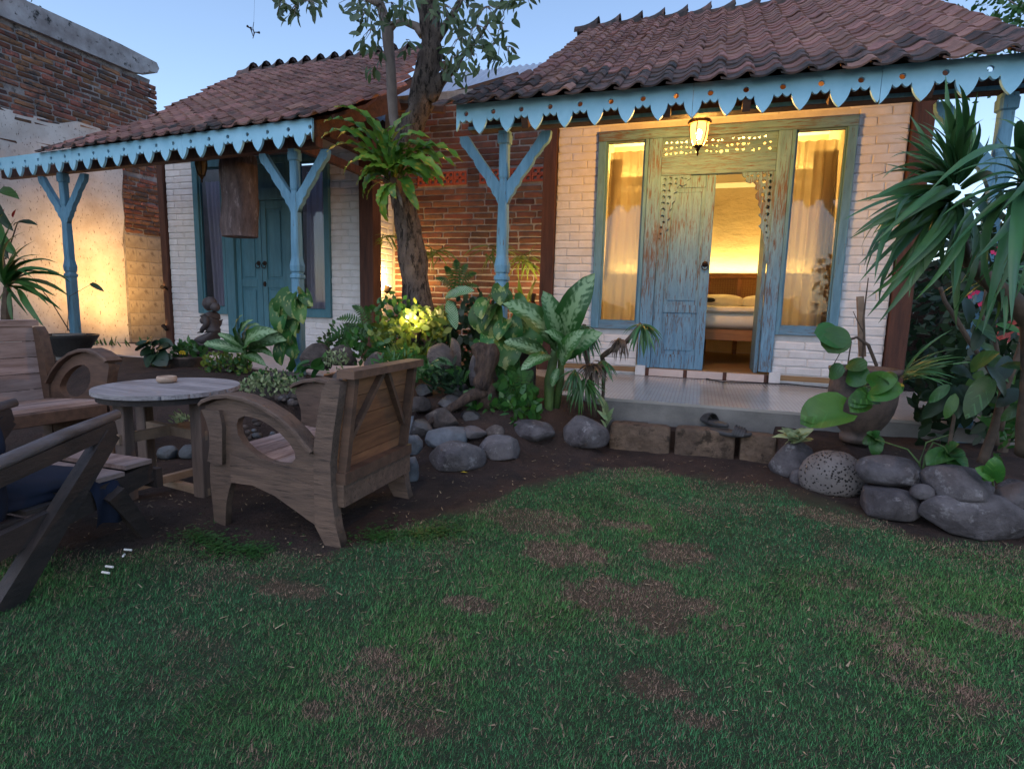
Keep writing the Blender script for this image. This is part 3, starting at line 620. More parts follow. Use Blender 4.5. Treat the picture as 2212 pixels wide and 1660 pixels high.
# front wall backing around openings
def walls(house,x0,x1,op,yb,ztop,zb=.30,inner='room'):
    a,b,c,d=op  # opening x0,x1,z0,z1 (whole frame), door part handled by frame
    m=MB(); m.box(x0,a,YW-.003,YW+.15,zb,ztop); m.box(b,x1,YW-.003,YW+.15,zb,ztop); m.box(a,b,YW-.003,YW+.15,d,ztop)
    m.build('front_wall',M['white_mortar'],house)
    m=MB(); m.box(x0,x0+.12,YW+.15,yb,zb,ztop); m.build('side_wall',M['white_mortar'],house)
    m=MB(); m.box(x1-.12,x1,YW+.15,yb,zb,ztop); m.build('side_wall',M['white_mortar'],house)
    m=MB(); m.box(x0,x1,yb,yb+.12,zb,ztop); m.build('back_wall',M['white_mortar'],house)
XL,XR=-1.5,1.62
walls(HR,XL,XR,(-1.075,1.225,.37,2.79),9.6,3.15)
# low walls under the windows
bx('sill_wall',HR,-1.075,-.59,YW-.003,YW+.15,.30,.84,'white_mortar',.001); bx('sill_wall',HR,.70,1.225,YW-.003,YW+.15,.30,.84,'white_mortar',.001)
n=lay_bricks(HR,'painted_brick',WB,.28,.080,XL,XR,.375,3.02,lambda u,z:((u,YW+.012,z),0),holes=[(-.59,.70,0,2.79),(-1.075,1.225,.842,2.79)],joint=.001,tilt=.012)
print('white bricks R',n)
bx('corner_post',HR,-1.645,-1.505,5.90,6.06,.2,2.95,'dark_wood'); bx('corner_post',HR,1.63,1.79,5.90,6.06,.2,2.95,'dark_wood')
bx('wall_plate',HR,-1.64,1.9,5.86,5.93,2.96,3.10,'beam_wood')
# interior of the room
room=MB(); room.box(XL+.125,XR-.125,8.74,8.78,.46,3.4); room.build('room_back_wall',M['room'],HR)
bx('room_side_wall',HR,XL+.122,XL+.15,YW+.16,8.74,.46,3.4,'room',.001); bx('room_side_wall',HR,XR-.15,XR-.122,YW+.16,8.74,.46,3.4,'room',.001)
bx('room_ceiling',HR,XL+.12,XR-.12,YW+.155,8.80,3.40,3.44,'ceiling',.001)
bx('room_front_lining',HR,XL+.15,XR-.15,YW+.152,YW+.165,2.80,3.40,'room',.001)
bx('room_floor',HR,XL+.12,XR-.12,YW-.02,8.8,.40,.452,'floor_wood',.001)
cove=MB(); cove.bbox(XL+.15,XR-.15,8.40,8.44,2.76,2.90); cove.bbox(XL+.15,XR-.15,8.44,8.738,2.76,2.79); cove.build('cove_shelf',M['ceiling'],HR)
bx('led_strip',HR,XL+.2,XR-.2,8.56,8.59,2.80,2.81,'glow',.001)
# threshold
for i in range(3):
    a=-.47+i*.375; bx('threshold_tile',HR,a+.018,a+.357,5.90,5.928,.374,.447,'tread')
bx('threshold',HR,-.585,.70,5.93,6.10,.36,.45,'beam_wood'); 
for a in (-.59,.68): bx('threshold_block',HR,a,a+.1,5.895,5.93,.372,.475,'white_brick')
for i in range(4):
    a=-.47+i*.375; bx('threshold_joint',HR,a-.018,a+.016,5.902,5.929,.374,.448,'dark_wood')
# ---- carved door frame (gebyok)
YF0,YF1=5.905,5.985
def fr(par,x0,x1,z0,z1,mt,y0=YF0,y1=YF1,name='frame_rail'): return bx(name,par,x0,x1,y0,y1,z0,z1,mt)
def window(house,x0,x1,z0,z1,gx0,gx1,gz0,gz1,mv='blue_wood',mh='blue_rail'):
    w_=fr(house,x0,gx0,z0,z1,mv,name='window'); 
    fr(w_,gx1,x1,z0,z1,mv,name='frame_stile'); fr(w_,gx0,gx1,gz1,z1,mh,y0=YF0+.003,name='frame_rail'); fr(w_,gx0,gx1,z0,gz0,mh,y0=YF0+.003,name='frame_rail')
    # inner bead
    for a in ((gx0,gx0+.016,gz0,gz1),(gx1-.016,gx1,gz0,gz1)): fr(w_,*a,mv,YF0+.028,YF1-.01,'bead')
    for a in ((gx0+.016,gx1-.016,gz0,gz0+.016),(gx0+.016,gx1-.016,gz1-.016,gz1)): fr(w_,*a,mh,YF0+.028,YF1-.01,'bead')
    bx('pane',w_,gx0,gx1,5.945,5.951,gz0,gz1,'glass',.0005); return w_
window(HR,-1.075,-.578,.84,2.70,-.995,-.612,.915,2.70)
window(HR,.70,1.225,.84,2.70,.733,1.148,.915,2.70)
fr(HR,-1.075,1.225,2.70,2.79,'blue_rail',YF0-.004,name='head_rail')
fr(HR,-.575,-.448,.455,2.698,'blue_door',name='door_jamb'); fr(HR,.582,.698,.475,2.698,'blue_door',name='door_jamb')
fr(HR,-.447,.581,2.345,2.515,'blue_rail',YF0+.004,name='transom_rail')
# pierced transom
rs=random.Random(11); holes=[]
for i in range(21):
    cx=.035+i*.0465; 
    for j,(cz) in enumerate((.04,.09,.14)):
        if rs.random()<.12: continue
        r=rs.uniform(.014,.021); nn=rs.choice((3,3,4,5)); a0=rs.uniform(0,6.28); x_=cx+rs.uniform(-.006,.006); z_=cz+rs.uniform(-.007,.007)+.006*math.sin(i)
        holes.append([(x_+r*(1+.25*math.sin(2*t))*math.cos(a0+t*2*math.pi/nn),z_+r*.95*math.sin(a0+t*2*math.pi/nn)) for t in range(nn)])
cut('carved_transom',[(.002,0),(1.026,0),(1.026,.18),(.002,.18)],holes,.022,M['blue_rail'],HR,(-.4475,5.94,2.517),(1,0,0),(0,0,1))
# fretwork corner pieces
def fret(s,x0):
    # outline from the jamb (0) inward; z down from the header
    o=[(0,0),(.285,0),(.28,-.03),(.25,-.05),(.245,-.085),(.205,-.10),(.185,-.085),(.16,-.115),(.165,-.15),(.13,-.165),(.155,-.20),(.15,-.235),(.12,-.26),(.125,-.30),(.10,-.33),(.095,-.37),(.115,-.39),(.085,-.42),(.085,-.47),(.108,-.49),(.078,-.52),(.062,-.57),(.05,-.63),(.028,-.70),(.022,-.80),(0,-.85)]
    hs=[]; rs=random.Random(4)
    for (a,b,r) in ((.04,-.035,.017),(.09,-.03,.018),(.145,-.035,.016),(.20,-.03,.013),(.235,-.035,.01),(.035,-.09,.018),(.09,-.085,.02),(.145,-.08,.013),(.035,-.145,.018),(.085,-.145,.016),(.035,-.2,.018),(.09,-.205,.02),(.035,-.26,.018),(.08,-.265,.014),(.038,-.32,.02),(.035,-.385,.018),(.05,-.44,.014),(.03,-.49,.014),(.03,-.55,.011),(.02,-.60,.008)):
        nn=rs.choice((5,6,7)); a0=rs.uniform(0,6)
        hs.append([(s*(a+r*(1+.3*math.sin(3*t))*math.cos(a0+t*2*math.pi/nn)),b+r*math.sin(a0+t*2*math.pi/nn)) for t in range(nn)])
    cut('fretwork_corner',[(s*a,b) for a,b in o],hs,.018,M['blue_door'],HR,(x0,5.925,2.343),(1,0,0),(0,0,1))
fret(1,-.447); fret(-1,.581)
# closed left leaf with raised panels, right leaf swung into the room
lf=bx('door_leaf',HR,-.446,.068,5.958,5.985,.455,2.343,'blue_door')
for a in ((-.446,-.355,.455,2.343),(-.02,.068,.455,2.343)): bx('leaf_stile',lf,a[0],a[1],5.944,5.957,a[2],a[3],'blue_door')
for a in ((.455,.60),(1.02,1.10),(2.23,2.343)): bx('leaf_rail',lf,-.354,-.021,5.946,5.957,a[0],a[1],'blue_door')
for a in ((.64,.98),(1.14,2.19)): bx('leaf_panel',lf,-.325,-.05,5.950,5.9575,a[0],a[1],'blue_door',.006)
m=MB(); m.lathe((0,0,0),[(.028,0),(.028,.006),(.012,.012),(.010,.02)],14); m.v=[(x+.022,5.943-z,y+1.50) for x,y,z in m.v]; m.build('handle',M['iron'],lf)
m=MB(); m.tube([(.022+.03*math.cos(t*.5236),5.922,1.475+.03*math.sin(t*.5236)) for t in range(13)],.005,6); m.build('ring',M['iron'],lf)
bx('open_door_leaf',HR,.545,.58,5.99,6.45,.455,2.343,'blue_door')
# porch
pz=.37
pp=MB(); pp.box(-1.95,3.2,4.27,5.93,pz-.02,pz); pp.build('porch_floor',M['porch'],HR)
pp=MB(); pp.box(-1.95,3.2,4.262,5.93,.05,pz-.021); pp.build('porch_plinth',M['concrete'],HR)
# eaves: fascia, beam, posts
fascia(HR,(-1.3185,4.10),(1,4.10),2.445,.2153,0,[(-2,5,-2.37,None),(6,10,None,10.5),(11,16,None,None)])
bx('eave_beam',HR,-1.80,3.4,4.26,4.36,2.385,2.47,'dark_wood'); bx('eave_beam_trim',HR,-1.80,3.4,4.245,4.259,2.386,2.41,'blue_wood')
post(HR,-1.515,4.31,.12,2.374)
post(HR,1.665,4.31,.12,2.374)
RYE,RZE=3.99,2.484
RR=deck(HR,RYE,RZE,[(928,240),(1068,186),(1170,155),(1215,110),(1248,78)],[(1990,-25),(2030,5),(2140,62),(2300,98),(2700,170)],7.23,10.6,.06,.5)
tile_roof(RR,RYE,RZE,[(928,240),(1068,186),(1170,155),(1215,110),(1248,78)],[(1990,-25),(2030,5),(2140,62),(2300,98),(2700,170)],25,4,x_ref=-1.9,pitch=.168)
ridge(RR,-1.66,2.15,7.23,4.36,15)
for i in range(6):
    x=-1.3+i*.5; MB().beam((x,4.12,2.37),(x,7.2,4.16),.05,.08).build('rafter',M['beam_wood'],HR)
# lights of the room
def area(name,loc,rot,sx,sy,e,c):
    l=bpy.data.lights.new(name,'AREA'); l.shape='RECTANGLE'; l.size=sx; l.size_y=sy; l.energy=e; l.color=c
    o=bpy.data.objects.new(name,l); COL.objects.link(o); o.location=loc; o.rotation_euler=rot; return o
WARM=(1,.71,.24)
area('headboard_light',(.05,8.62,1.575),(math.radians(180-12),0,0),2.7,.06,22,WARM)
area('cove_light',(.05,8.58,2.83),(math.radians(180),0,0),2.7,.06,44,WARM)
# ================================================================ LEFT COTTAGE
HL=empty('cottage','left white brick cottage with closed teal double doors and unlit windows','cottage',(-5.4,5.95,.37))
ORG[HL.name]=np.array((-5.4,5.95,.37))
LX0,LX1=-6.86,-3.86
walls(HL,LX0,LX1,(-6.375,-4.29,.37,2.80),9.6,3.15)
bx('sill_wall',HL,-6.375,-5.87,YW-.003,YW+.15,.30,.84,'white_mortar',.001); bx('sill_wall',HL,-4.79,-4.29,YW-.003,YW+.15,.30,.84,'white_mortar',.001)
n=lay_bricks(HL,'painted_brick',WB,.28,.080,LX0,LX1,.375,3.02,lambda u,z:((u,YW+.012,z),0),holes=[(-5.87,-4.79,0,2.79),(-6.375,-4.29,.842,2.79)],joint=.001,tilt=.012,rs=random.Random(3))
print('white bricks L',n)
bx('corner_post',HL,-6.965,-6.865,5.90,6.06,.2,2.95,'dark_wood'); bx('corner_post',HL,-3.855,-3.67,5.88,6.06,.2,2.95,'dark_wood')
bx('wall_plate',HL,-7.0,-3.6,5.86,5.93,2.96,3.10,'beam_wood')
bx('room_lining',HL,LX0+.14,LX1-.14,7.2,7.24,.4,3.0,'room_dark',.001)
window(HL,-6.375,-5.88,.84,2.70,-6.29,-5.925,.93,2.70,'teal_door','teal_door')
window(HL,-4.80,-4.29,.84,2.70,-4.725,-4.365,.93,2.70,'teal_door','teal_door')
fr(HL,-6.375,-4.29,2.70,2.79,'teal_door',YF0-.004,name='head_rail')
fr(HL,-5.877,-5.74,.455,2.698,'teal_door',name='door_jamb'); fr(HL,-4.92,-4.803,.455,2.698,'teal_door',name='door_jamb')
fr(HL,-5.738,-4.922,2.27,2.42,'teal_door',YF0+.004,name='transom_rail'); fr(HL,-5.738,-4.922,2.42,2.698,'teal_door',YF0+.04,name='transom_panel')
for s,(a,b) in enumerate(((-5.737,-5.333),(-5.327,-4.923))):
    lf=bx('door_leaf',HL,a,b,5.958,5.985,.475,2.268,'teal_door')
    for c in ((a,a+.075),(b-.075,b)): bx('leaf_stile',lf,c[0],c[1],5.942,5.957,.475,2.268,'teal_door')
    for c in ((.475,.58),(1.20,1.30),(2.17,2.268)): bx('leaf_rail',lf,a+.0755,b-.0755,5.944,5.957,c[0],c[1],'teal_door')
    for c in ((.61,1.17),(1.33,2.14)): bx('leaf_panel',lf,a+.11,b-.11,5.948,5.9575,c[0],c[1],'teal_door',.006)
    cx=(b-.045) if s==0 else (a+.045)
    m=MB(); m.lathe((0,0,0),[(.030,0),(.030,.006),(.012,.012),(.010,.02)],14); m.v=[(x+cx,5.941-z,y+1.50) for x,y,z in m.v]; m.build('handle',M['iron'],lf)
    m=MB(); m.tube([(cx+.034*math.cos(t*.5236),5.918,1.47+.034*math.sin(t*.5236)) for t in range(13)],.005,6); m.build('ring',M['iron'],lf)
    if s: m=MB(); m.lathe((0,0,0),[(.022,0),(.02,.01)],10); m.v=[(x+cx-.01,5.941-z,y*1.6+1.24) for x,y,z in m.v]; m.build('lock_plate',M['iron'],lf)
for i in range(3): bx('threshold_tile',HL,-5.73+i*.27,-5.73+i*.27+.262,5.895,5.93,.374,.472,'tread')
pp=MB(); pp.add([(-8.0,4.95,.37),(-3.3,4.42,.37),(-3.3,5.93,.37),(-8.0,5.93,.37),(-8.0,4.95,.349),(-3.3,4.42,.349),(-3.3,5.93,.349),(-8.0,5.93,.349)],[(0,1,2,3),(4,7,6,5),(0,4,5,1),(1,5,6,2),(2,6,7,3),(3,7,4,0)]); pp.build('porch_floor',M['tread'],HL)
pp=MB(); pp.add([(-8.0,4.94,.348),(-3.3,4.41,.348),(-3.3,5.93,.348),(-8.0,5.93,.348),(-8.0,4.94,.0),(-3.3,4.41,.0),(-3.3,5.93,.0),(-8.0,5.93,.0)],[(0,1,2,3),(4,7,6,5),(0,4,5,1),(1,5,6,2),(2,6,7,3),(3,7,4,0)]); pp.build('porch_plinth',M['concrete'],HL)
fascia(HL,(-7.30,4.43),(-3.84,4.17),2.455,.2313,0,[(-2,4,None,None),(5,11,None,None),(12,18,None,18.1)])
bl=Vector((3.46,-.26,0)).normalized()
MB().beam((-7.9,4.70,2.42),(-3.25,4.36,2.42),.09,.09).build('eave_beam',M['dark_wood'],HL)
post(HL,-6.83,4.62,.12,2.375); post(HL,-3.53,4.38,.12,2.375)
LYE,LZE=4.07,2.52
LR=deck(HL,LYE,LZE,[(500,172),(350,226),(275,260),(180,281),(-30,325)],[(650,262),(756,235),(833,212),(851,175),(902,120)],7.23,10.6,.1,.12,-.075,-3.3)
tile_roof(LR,LYE,LZE,[(500,172),(350,226),(275,260),(180,281),(-30,325)],[(650,262),(756,235),(833,212),(851,175),(902,120)],25,2,eave_rot=-.075,x_ref=-3.3,pitch=.17,rs=random.Random(8))
ridge(LR,-6.75,-3.7,7.23,4.36,13)
for i in range(7):
    x=-6.4+i*.5; MB().beam((x,4.4,2.46),(x,7.2,4.16),.05,.08).build('rafter',M['beam_wood'],HL)
a=at_y(652,286,4.15); b=at_y(860,222,5.2)
MB().beam(a,b,.035,.13).build('verge_board',M['beam_wood'],HL)
bx('side_beam',HL,-3.56,-3.50,4.43,5.9,2.385,2.46,'dark_wood')
bx('side_beam',HL,-3.72,-3.60,5.0,6.2,2.66,2.76,'beam_wood')
# whitewashed return wall of the left cottage
lay_bricks(HL,'painted_brick',WB,.28,.080,6.07,6.64,.375,3.0,lambda u,z:((-3.875,u,z),math.pi/2),joint=.001,tilt=.012)
# ================================================================ SIDE WALL OF THE YARD (left)
BW=empty('boundary_wall','tall ruined boundary wall, bare brick above peeling plaster, at the far left','wall',(-8.25,4.5,0))
def rag(a,b,n,amp,rs): return [a+(b-a)*i/n+ (rs.uniform(-amp,amp) if 0<i<n else 0) for i in range(n+1)]
WX=-8.15
rs=random.Random(2)
# core with a ragged end, seen from the yard side
core=[(1.2,-.2),(7.15,-.2),(7.15,3.0),(7.1,3.15),(7.02,3.5),(6.95,3.75),(6.85,3.95),(6.86,4.15),(6.9,4.3),(1.2,4.3)]
cut('core',core,[],.22,M['old_mortar'],BW,(WX-.122,0,0),(0,1,0),(0,0,1))
# plaster skin of the lower wall: outline traced on the wall plane
def wp(x,y): p=at_x(x,y,WX); return (p[1],p[2])
pl=[wp(0,232),wp(40,243),wp(95,256),wp(120,268),wp(165,262),wp(215,278),wp(232,300),wp(262,345)]
pl=[(1.25,pl[0][1]-.1)]+pl+[wp(265,380),wp(262,420),wp(268,470),wp(264,515),wp(268,560),wp(272,640),wp(276,700),wp(282,770)]+[(1.25,.1)]
cut('plaster_skin',pl,[],.035,M['plaster'],BW,(WX-.012,0,0),(0,1,0),(0,0,1))
lay_bricks(BW,'brick',OB,.25,.069,2.6,7.0,2.86,4.27,lambda u,z:((WX-.028-.014*random.random(),u,z),math.pi/2),joint=.02,rs=rs,skip=.012,tilt=.012,jl=.25)
# the rougher brick pier by the cottage corner and its grey block base
yb0=wp(265,450)[0]
lay_bricks(BW,'brick',OB,.25,.069,yb0+.02,7.05,1.98,2.84,lambda u,z:((WX-.02-.016*random.random(),u,z),math.pi/2),joint=.018,rs=random.Random(6),tilt=.03,jl=.3)
lay_bricks(BW,'concrete_block',CB,.36,.195,yb0+.01,7.1,.20,1.97,lambda u,z:((WX-.03,u,z),math.pi/2),joint=.008,rs=random.Random(7),tilt=.002)
# coping
cp=[(1.2,4.30),(6.6,4.29),(6.75,4.33),(6.86,4.40),(6.98,4.42),(7.02,4.50),(6.98,4.57),(6.4,4.60),(4.9,4.60),(3.0,4.66),(1.2,4.68)]
cut('coping',cp,[],.30,M['coping'],BW,(WX-.10,0,0),(0,1,0),(0,0,1))
# little weed on the coping
t=empty('weed','small green weed growing on top of the tall brick wall','plant',(WX-.1,5.35,4.6))
m=MB()
for k in range(26):
    a=random.uniform(0,6.28); r=random.uniform(.02,.13); p=Vector((WX-.1+r*math.cos(a)*.6,5.3+r*math.sin(a)*1.6,4.62+random.uniform(0,.1))); d=Vector((random.uniform(-1,1),random.uniform(-1,1),random.uniform(-.2,1))).normalized()*.035; s_=d.cross(Vector((.3,.5,.2))).normalized()*.014
    m.add([p,p+d*.5+s_,p+d,p+d*.5-s_],[(0,1,2,3)])
m.build('leaves',M['lf_dark'],t)
# ================================================================ BRICK WALL BETWEEN THE COTTAGES
GW=empty('garden_wall','red brick wall with pierced terracotta blocks between the two cottages','wall',(-2.8,6.75,.3))
MB().box(-3.97,-1.40,6.672,6.84,.1,3.62).build('core',M['mortar'],GW)
vz=2.51; vent=[(-3.50,-2.83),(-2.66,-1.66)]
lay_bricks(GW,'brick',RB,.33,.0755,-3.84,-1.5,.36,3.60,lambda u,z:((u,6.69,z),0),holes=[(a,b,vz,vz+.165) for a,b in vent],joint=.018,rs=random.Random(4),tilt=.014,jl=.3)
for a,b in vent:
    nb=round((b-a)/.168)
    for i in range(nb):
        x=a+.003+i*(b-a)/nb; wv=(b-a)/nb-.006
        hs=[]; c=wv/2; hh=.158; 
        for (u,v_) in ((.25,.25),(.75,.25),(.25,.75),(.75,.75)):
            hs.append([(wv*u+ .028*math.cos(t*math.pi/2+.785)*1.0,hh*v_+.026*math.sin(t*math.pi/2+.785)) for t in range(4)])
        hs.append([(c+.018*math.cos(t*math.pi/2),hh/2+.018*math.sin(t*math.pi/2)) for t in range(4)])
        cut('vent_block',[(0,0),(wv,0),(wv,hh),(0,hh)],hs,.05,M['vent'],GW,(x,6.675,vz+.004),(1,0,0),(0,0,1))
# corrugated sheet roof and timbers behind
MR=empty('lean_to_roof','pale corrugated metal roof behind the tree between the tiled roofs','roof',(-3.3,8,3.2))
m=MB(); nx=90; v=[];f=[]
for j,(y,z) in enumerate(((6.9,3.42),(9.0,4.79))):
    for i in range(nx+1):
        x=-4.9+i*(2.5/nx); v.append((x,y,z+.018*math.sin(x*2*math.pi/.11)))
f=[(i,i+1,nx+1+i+1,nx+1+i) for i in range(nx)]
m.add(v,f); m.build('metal_sheet',M['metal_sheet'],MR,smooth=True)
MB().beam(at_y(950,212,6.9),at_y(1120,162,6.9),.06,.05).build('rail',M['beam_wood'],MR)
MB().beam(at_y(950,226,6.9),at_y(1090,190,6.9),.06,.06).build('rail',M['beam_wood'],MR)
for px in (1002,1034): MB().beam(at_y(px,222-(px-950)*.27,6.9),at_y(px,206-(px-950)*.27,6.9),.05,.05,(0,1,0)).build('strut',M['beam_wood'],MR)
MB().beam(at_y(845,232,6.3),at_y(960,236,6.3),.07,.08).build('rail',M['beam_wood'],MR)
# ================================================================ LAMPS
def lantern(name,label,x,y,zt,lit,sc=1.0):
    t=empty(name,label,'lamp',(x,y,zt-.25))
    m=MB(); m.lathe((x,y,zt-.05),[(.012,.33),(.012,.06),(.03,.055),(.088*sc,.012),(.092*sc,.0),(.085*sc,-.012)],12); m.build('canopy',M['bronze'],t,smooth=False)
    m=MB(); m.lathe((x,y,zt-.06),[(.068*sc,-.005),(.07*sc,-.05),(.058*sc,-.11),(.036*sc,-.165)],12); m.build('glass',M['bulb'] if lit else M['bulb_off'],t,smooth=True)
    if lit: MB().lathe((x,y,zt-.17),[(.006,.07),(.02,.06),(.024,.04),(.016,.015),(.01,0)],12).build('bulb',M['lens'],t,smooth=True)
    for k in range(6):
        a=k*math.pi/3+.3; m=MB(); m.tube([(x+r*sc*math.cos(a),y+r*sc*math.sin(a),zt-.06+z) for r,z in ((.074,0),(.076,-.05),(.063,-.11),(.04,-.168))],.0045,5); m.build('rib',M['bronze'],t)
    m=MB(); m.lathe((x,y,zt-.225),[(.004,-.075),(.009,-.06),(.006,-.045),(.014,-.03),(.02,-.015),(.040*sc,.0),(.034*sc,.01)],10); m.build('finial',M['bronze'],t)
    return t
lantern('porch_lantern','lit brass lantern hanging under the eaves above the open blue door',-.098,4.9,2.565,True)
lantern('porch_lantern','unlit lantern hanging beside the log under the left eaves',*(at_y(434,350,4.9)[:2]),at_y(434,338,4.9)[2]+.03,False,.85)
def point(name,loc,e,c,r=.03):
    l=bpy.data.lights.new(name,'POINT'); l.energy=e; l.color=c; l.shadow_soft_size=r; o=bpy.data.objects.new(name,l); COL.objects.link(o); o.location=loc; return o
point('lantern_light',(-.098,4.9,2.375),150,(1,.46,.09),.03)
def spot(name,loc,tgt,e,c,ang=90,bl=.8,r=.03):
    l=bpy.data.lights.new(name,'SPOT'); l.energy=e; l.color=c; l.spot_size=math.radians(ang); l.spot_blend=bl; l.shadow_soft_size=r; o=bpy.data.objects.new(name,l); COL.objects.link(o); o.location=loc
    o.rotation_euler=(Vector(tgt)-Vector(loc)).to_track_quat('-Z','Y').to_euler(); return o
def floodlamp(label,loc,aim,rad=.035):
    t=empty('spotlight',label,'lamp',loc); L_=Vector(loc); d=(Vector(aim)-L_).normalized()
    MB().tube([L_-d*.07,L_-d*.05,L_,L_+d*.02],[.02,rad*.8,rad,rad*1.1],12).build('housing',M['iron'],t)
    MB().tube([L_+d*.0205,L_+d*.026],[rad*.85,rad*.7],12).build('lens',M['lens'],t)
    MB().beam(L_-d*.03,L_-d*.03+Vector((0,.09,-.05)),.012,.02).build('mounting',M['iron'],t)
    return L_+d*.04
# two on the corner post of the left cottage
pA=at_y(352,620,5.86); pB=at_y(354,705,5.86)
a=floodlamp('upper of two small spotlights on the left corner post',pA,(-8.1,6.3,1.2),.026); b=floodlamp('lower of two small spotlights on the left corner post',pB,(-8.1,6.0,1.6),.026)
spot('post_spot',a+Vector((-.03,-.02,0)),(-8.15,5.75,1.35),56,(1,.54,.14),100,.9); spot('post_spot',b+Vector((-.03,-.02,0)),(-8.15,6.3,1.3),42,(1,.54,.14),100,.9)
pC=at_y(838,622,6.35); c=floodlamp('bright spotlight against the white side wall left of the tree trunk',pC,pC+np.array([.3,.4,1.2]),.045)
point('wall_wash',Vector(pC)+Vector((.02,-.08,.10)),20,(1,.58,.17),.04)
pD=at_y(898,722,3.95); d_=floodlamp('spotlight glowing inside the yellow green shrub at the foot of the tree',pD,pD+np.array([0,.3,1]),.04)
spot('tree_spot',Vector(pD)+Vector((0,.0,.06)),Vector(pD)+Vector((.03,.35,1.6)),20,(1,.66,.26),150,.9); point('shrub_glow',Vector(pD)+Vector((0,-.10,.13)),2.6,(1,.68,.28),.03)
pE=at_y(1152,640,6.1); e=floodlamp('small spotlight behind the dark post right of the middle blue post',pE,pE+np.array([0,.5,1]),.03)
point('post_glow',Vector(pE)+Vector((-.05,.05,.12)),11,(1,.62,.22),.03)
# ================================================================ THINGS UNDER THE EAVES
def hanging_log():
    t=empty('slit_drum','thick weathered hollow log hanging upright under the left eaves','slit drum',(-4.56,4.8,1.7))
    m=MB(); c0=at_y(516,338,4.8); c1=at_y(518,512,4.8); v=[];n=40; K=24
    for i in range(K+1):
        u=i/K; p=c0+(c1-c0)*u
        for k in range(n):
            a=2*math.pi*k/n; r=.165*(1+.12*mn.noise(Vector((math.cos(a)*1.5,math.sin(a)*1.5,u*3)))+.05*mn.noise(Vector((math.cos(a)*5,math.sin(a)*5,u*9)))+.04*math.sin(2*a+1)+.03*math.sin(u*3)); v.append((p[0]+r*math.cos(a)*1.08,p[1]+r*math.sin(a)*.9,p[2]))
    f=[(i*n+k,i*n+(k+1)%n,(i+1)*n+(k+1)%n,(i+1)*n+k) for i in range(K) for k in range(n)]; f.append(tuple(range(n))); f.append(tuple(K*n+k for k in range(n-1,-1,-1)))
    m.add(v,f); m.build('log_body',M['log'],t,smooth=True)
    MB().tube([(c0[0],4.8,2.44),(c0[0],4.8,2.75)],.012,6).build('rope',M['brown_stem'],t)
hanging_log()
# curtains: wavy cloth between two rails of (x, z) edges
def curtain(label,mt,xl0,xr0,xl1,xr1,z0,z1,y,waves,amp,seed,xm=None):
    rs=random.Random(seed); nx=110; nz=14; v=[];ph=[rs.uniform(0,6) for _ in range(4)]
    for j in range(nz+1):
        t=j/nz; z=z1+(z0-z1)*t
        if xm: # cinched
            a=np.interp(t,[0,.55,1],[xl0,xm[0],xl1]); b=np.interp(t,[0,.55,1],[xr0,xm[1],xr1])
        else: a=xl0+(xl1-xl0)*t; b=xr0+(xr1-xr0)*t
        for i in range(nx+1):
            u=i/nx; x=a+(b-a)*u; yy=y+amp*(math.sin(u*waves*6.28+ph[0]+.4*math.sin(t*2+ph[1]))+.22*math.sin(u*waves*2.3*6.28+ph[2]+t)+.3*math.sin(u*waves*.43*6.28+ph[3]))
            v.append((x,yy,z))
    f=[(j*(nx+1)+i,j*(nx+1)+i+1,(j+1)*(nx+1)+i+1,(j+1)*(nx+1)+i) for j in range(nz) for i in range(nx)]
    o=MB().add(v,f).build('curtain',M[mt],None,smooth=True); tag(o,label,'curtain'); return o
curtain('sheer curtain covering the whole left window of the lit room','sheer',-.99,-.60,-1.0,-.60,.90,2.66,6.17,3.4,.014,1)
curtain('thick curtain gathered at the left edge of the lit left window','drape',-1.0,-.86,-1.01,-.975,1.35,2.60,6.22,3,.014,2)
curtain('sheer curtain hanging in the right window of the lit room','sheer',.72,1.13,.72,1.13,.90,2.66,6.17,4,.018,3)
curtain('thick brown curtain gathered at the right side of the lit right window','drape',.93,1.15,1.02,1.2,.90,2.58,6.24,4,.018,4,xm=(1.03,1.18))
curtain('grey curtain drawn across the left window of the unlit cottage','grey_sheer',-6.27,-5.93,-6.20,-5.93,.95,2.55,6.03,4,.016,5)
curtain('grey curtain in the unlit window right of the teal doors','grey_sheer',-4.68,-4.37,-4.72,-4.37,.95,2.60,6.03,4,.016,6)
# bed
BD=empty('bed','low wooden bed with cane headboard and white bedding seen through the open door','bed',(.35,7.5,.45))
bx('headboard_rail',BD,-.75,1.35,8.46,8.52,1.50,1.57,'bed_wood'); bx('headboard_rail',BD,-.75,1.35,8.47,8.51,.95,1.02,'bed_wood')
for x in (-.72,.06,.47,1.28): bx('headboard_post',BD,x,x+.06,8.465,8.515,.45,1.499,'bed_wood')
bx('cane_panel',BD,-.66,1.28,8.485,8.495,1.02,1.50,'cane',.001)
m=MB()
for i in range(60): m.box(-.66+i*.0325,-.66+i*.0325+.006,8.478,8.484,1.02,1.50)
for i in range(15): m.box(-.66,1.28,8.4765,8.4815,1.03+i*.032,1.035+i*.032)
o=m.build('cane_lattice',M['bed_wood'],BD)
bx('side_rail',BD,-.70,1.32,6.62,6.68,.73,.85,'bed_wood'); bx('side_rail',BD,-.70,-.65,6.681,8.46,.73,.85,'bed_wood'); bx('side_rail',BD,1.27,1.32,6.681,8.46,.73,.85,'bed_wood')
for x in (-.68,1.24):
    for y in (6.63,8.40): bx('leg',BD,x,x+.06,y,y+.05,.452,.729,'bed_wood')
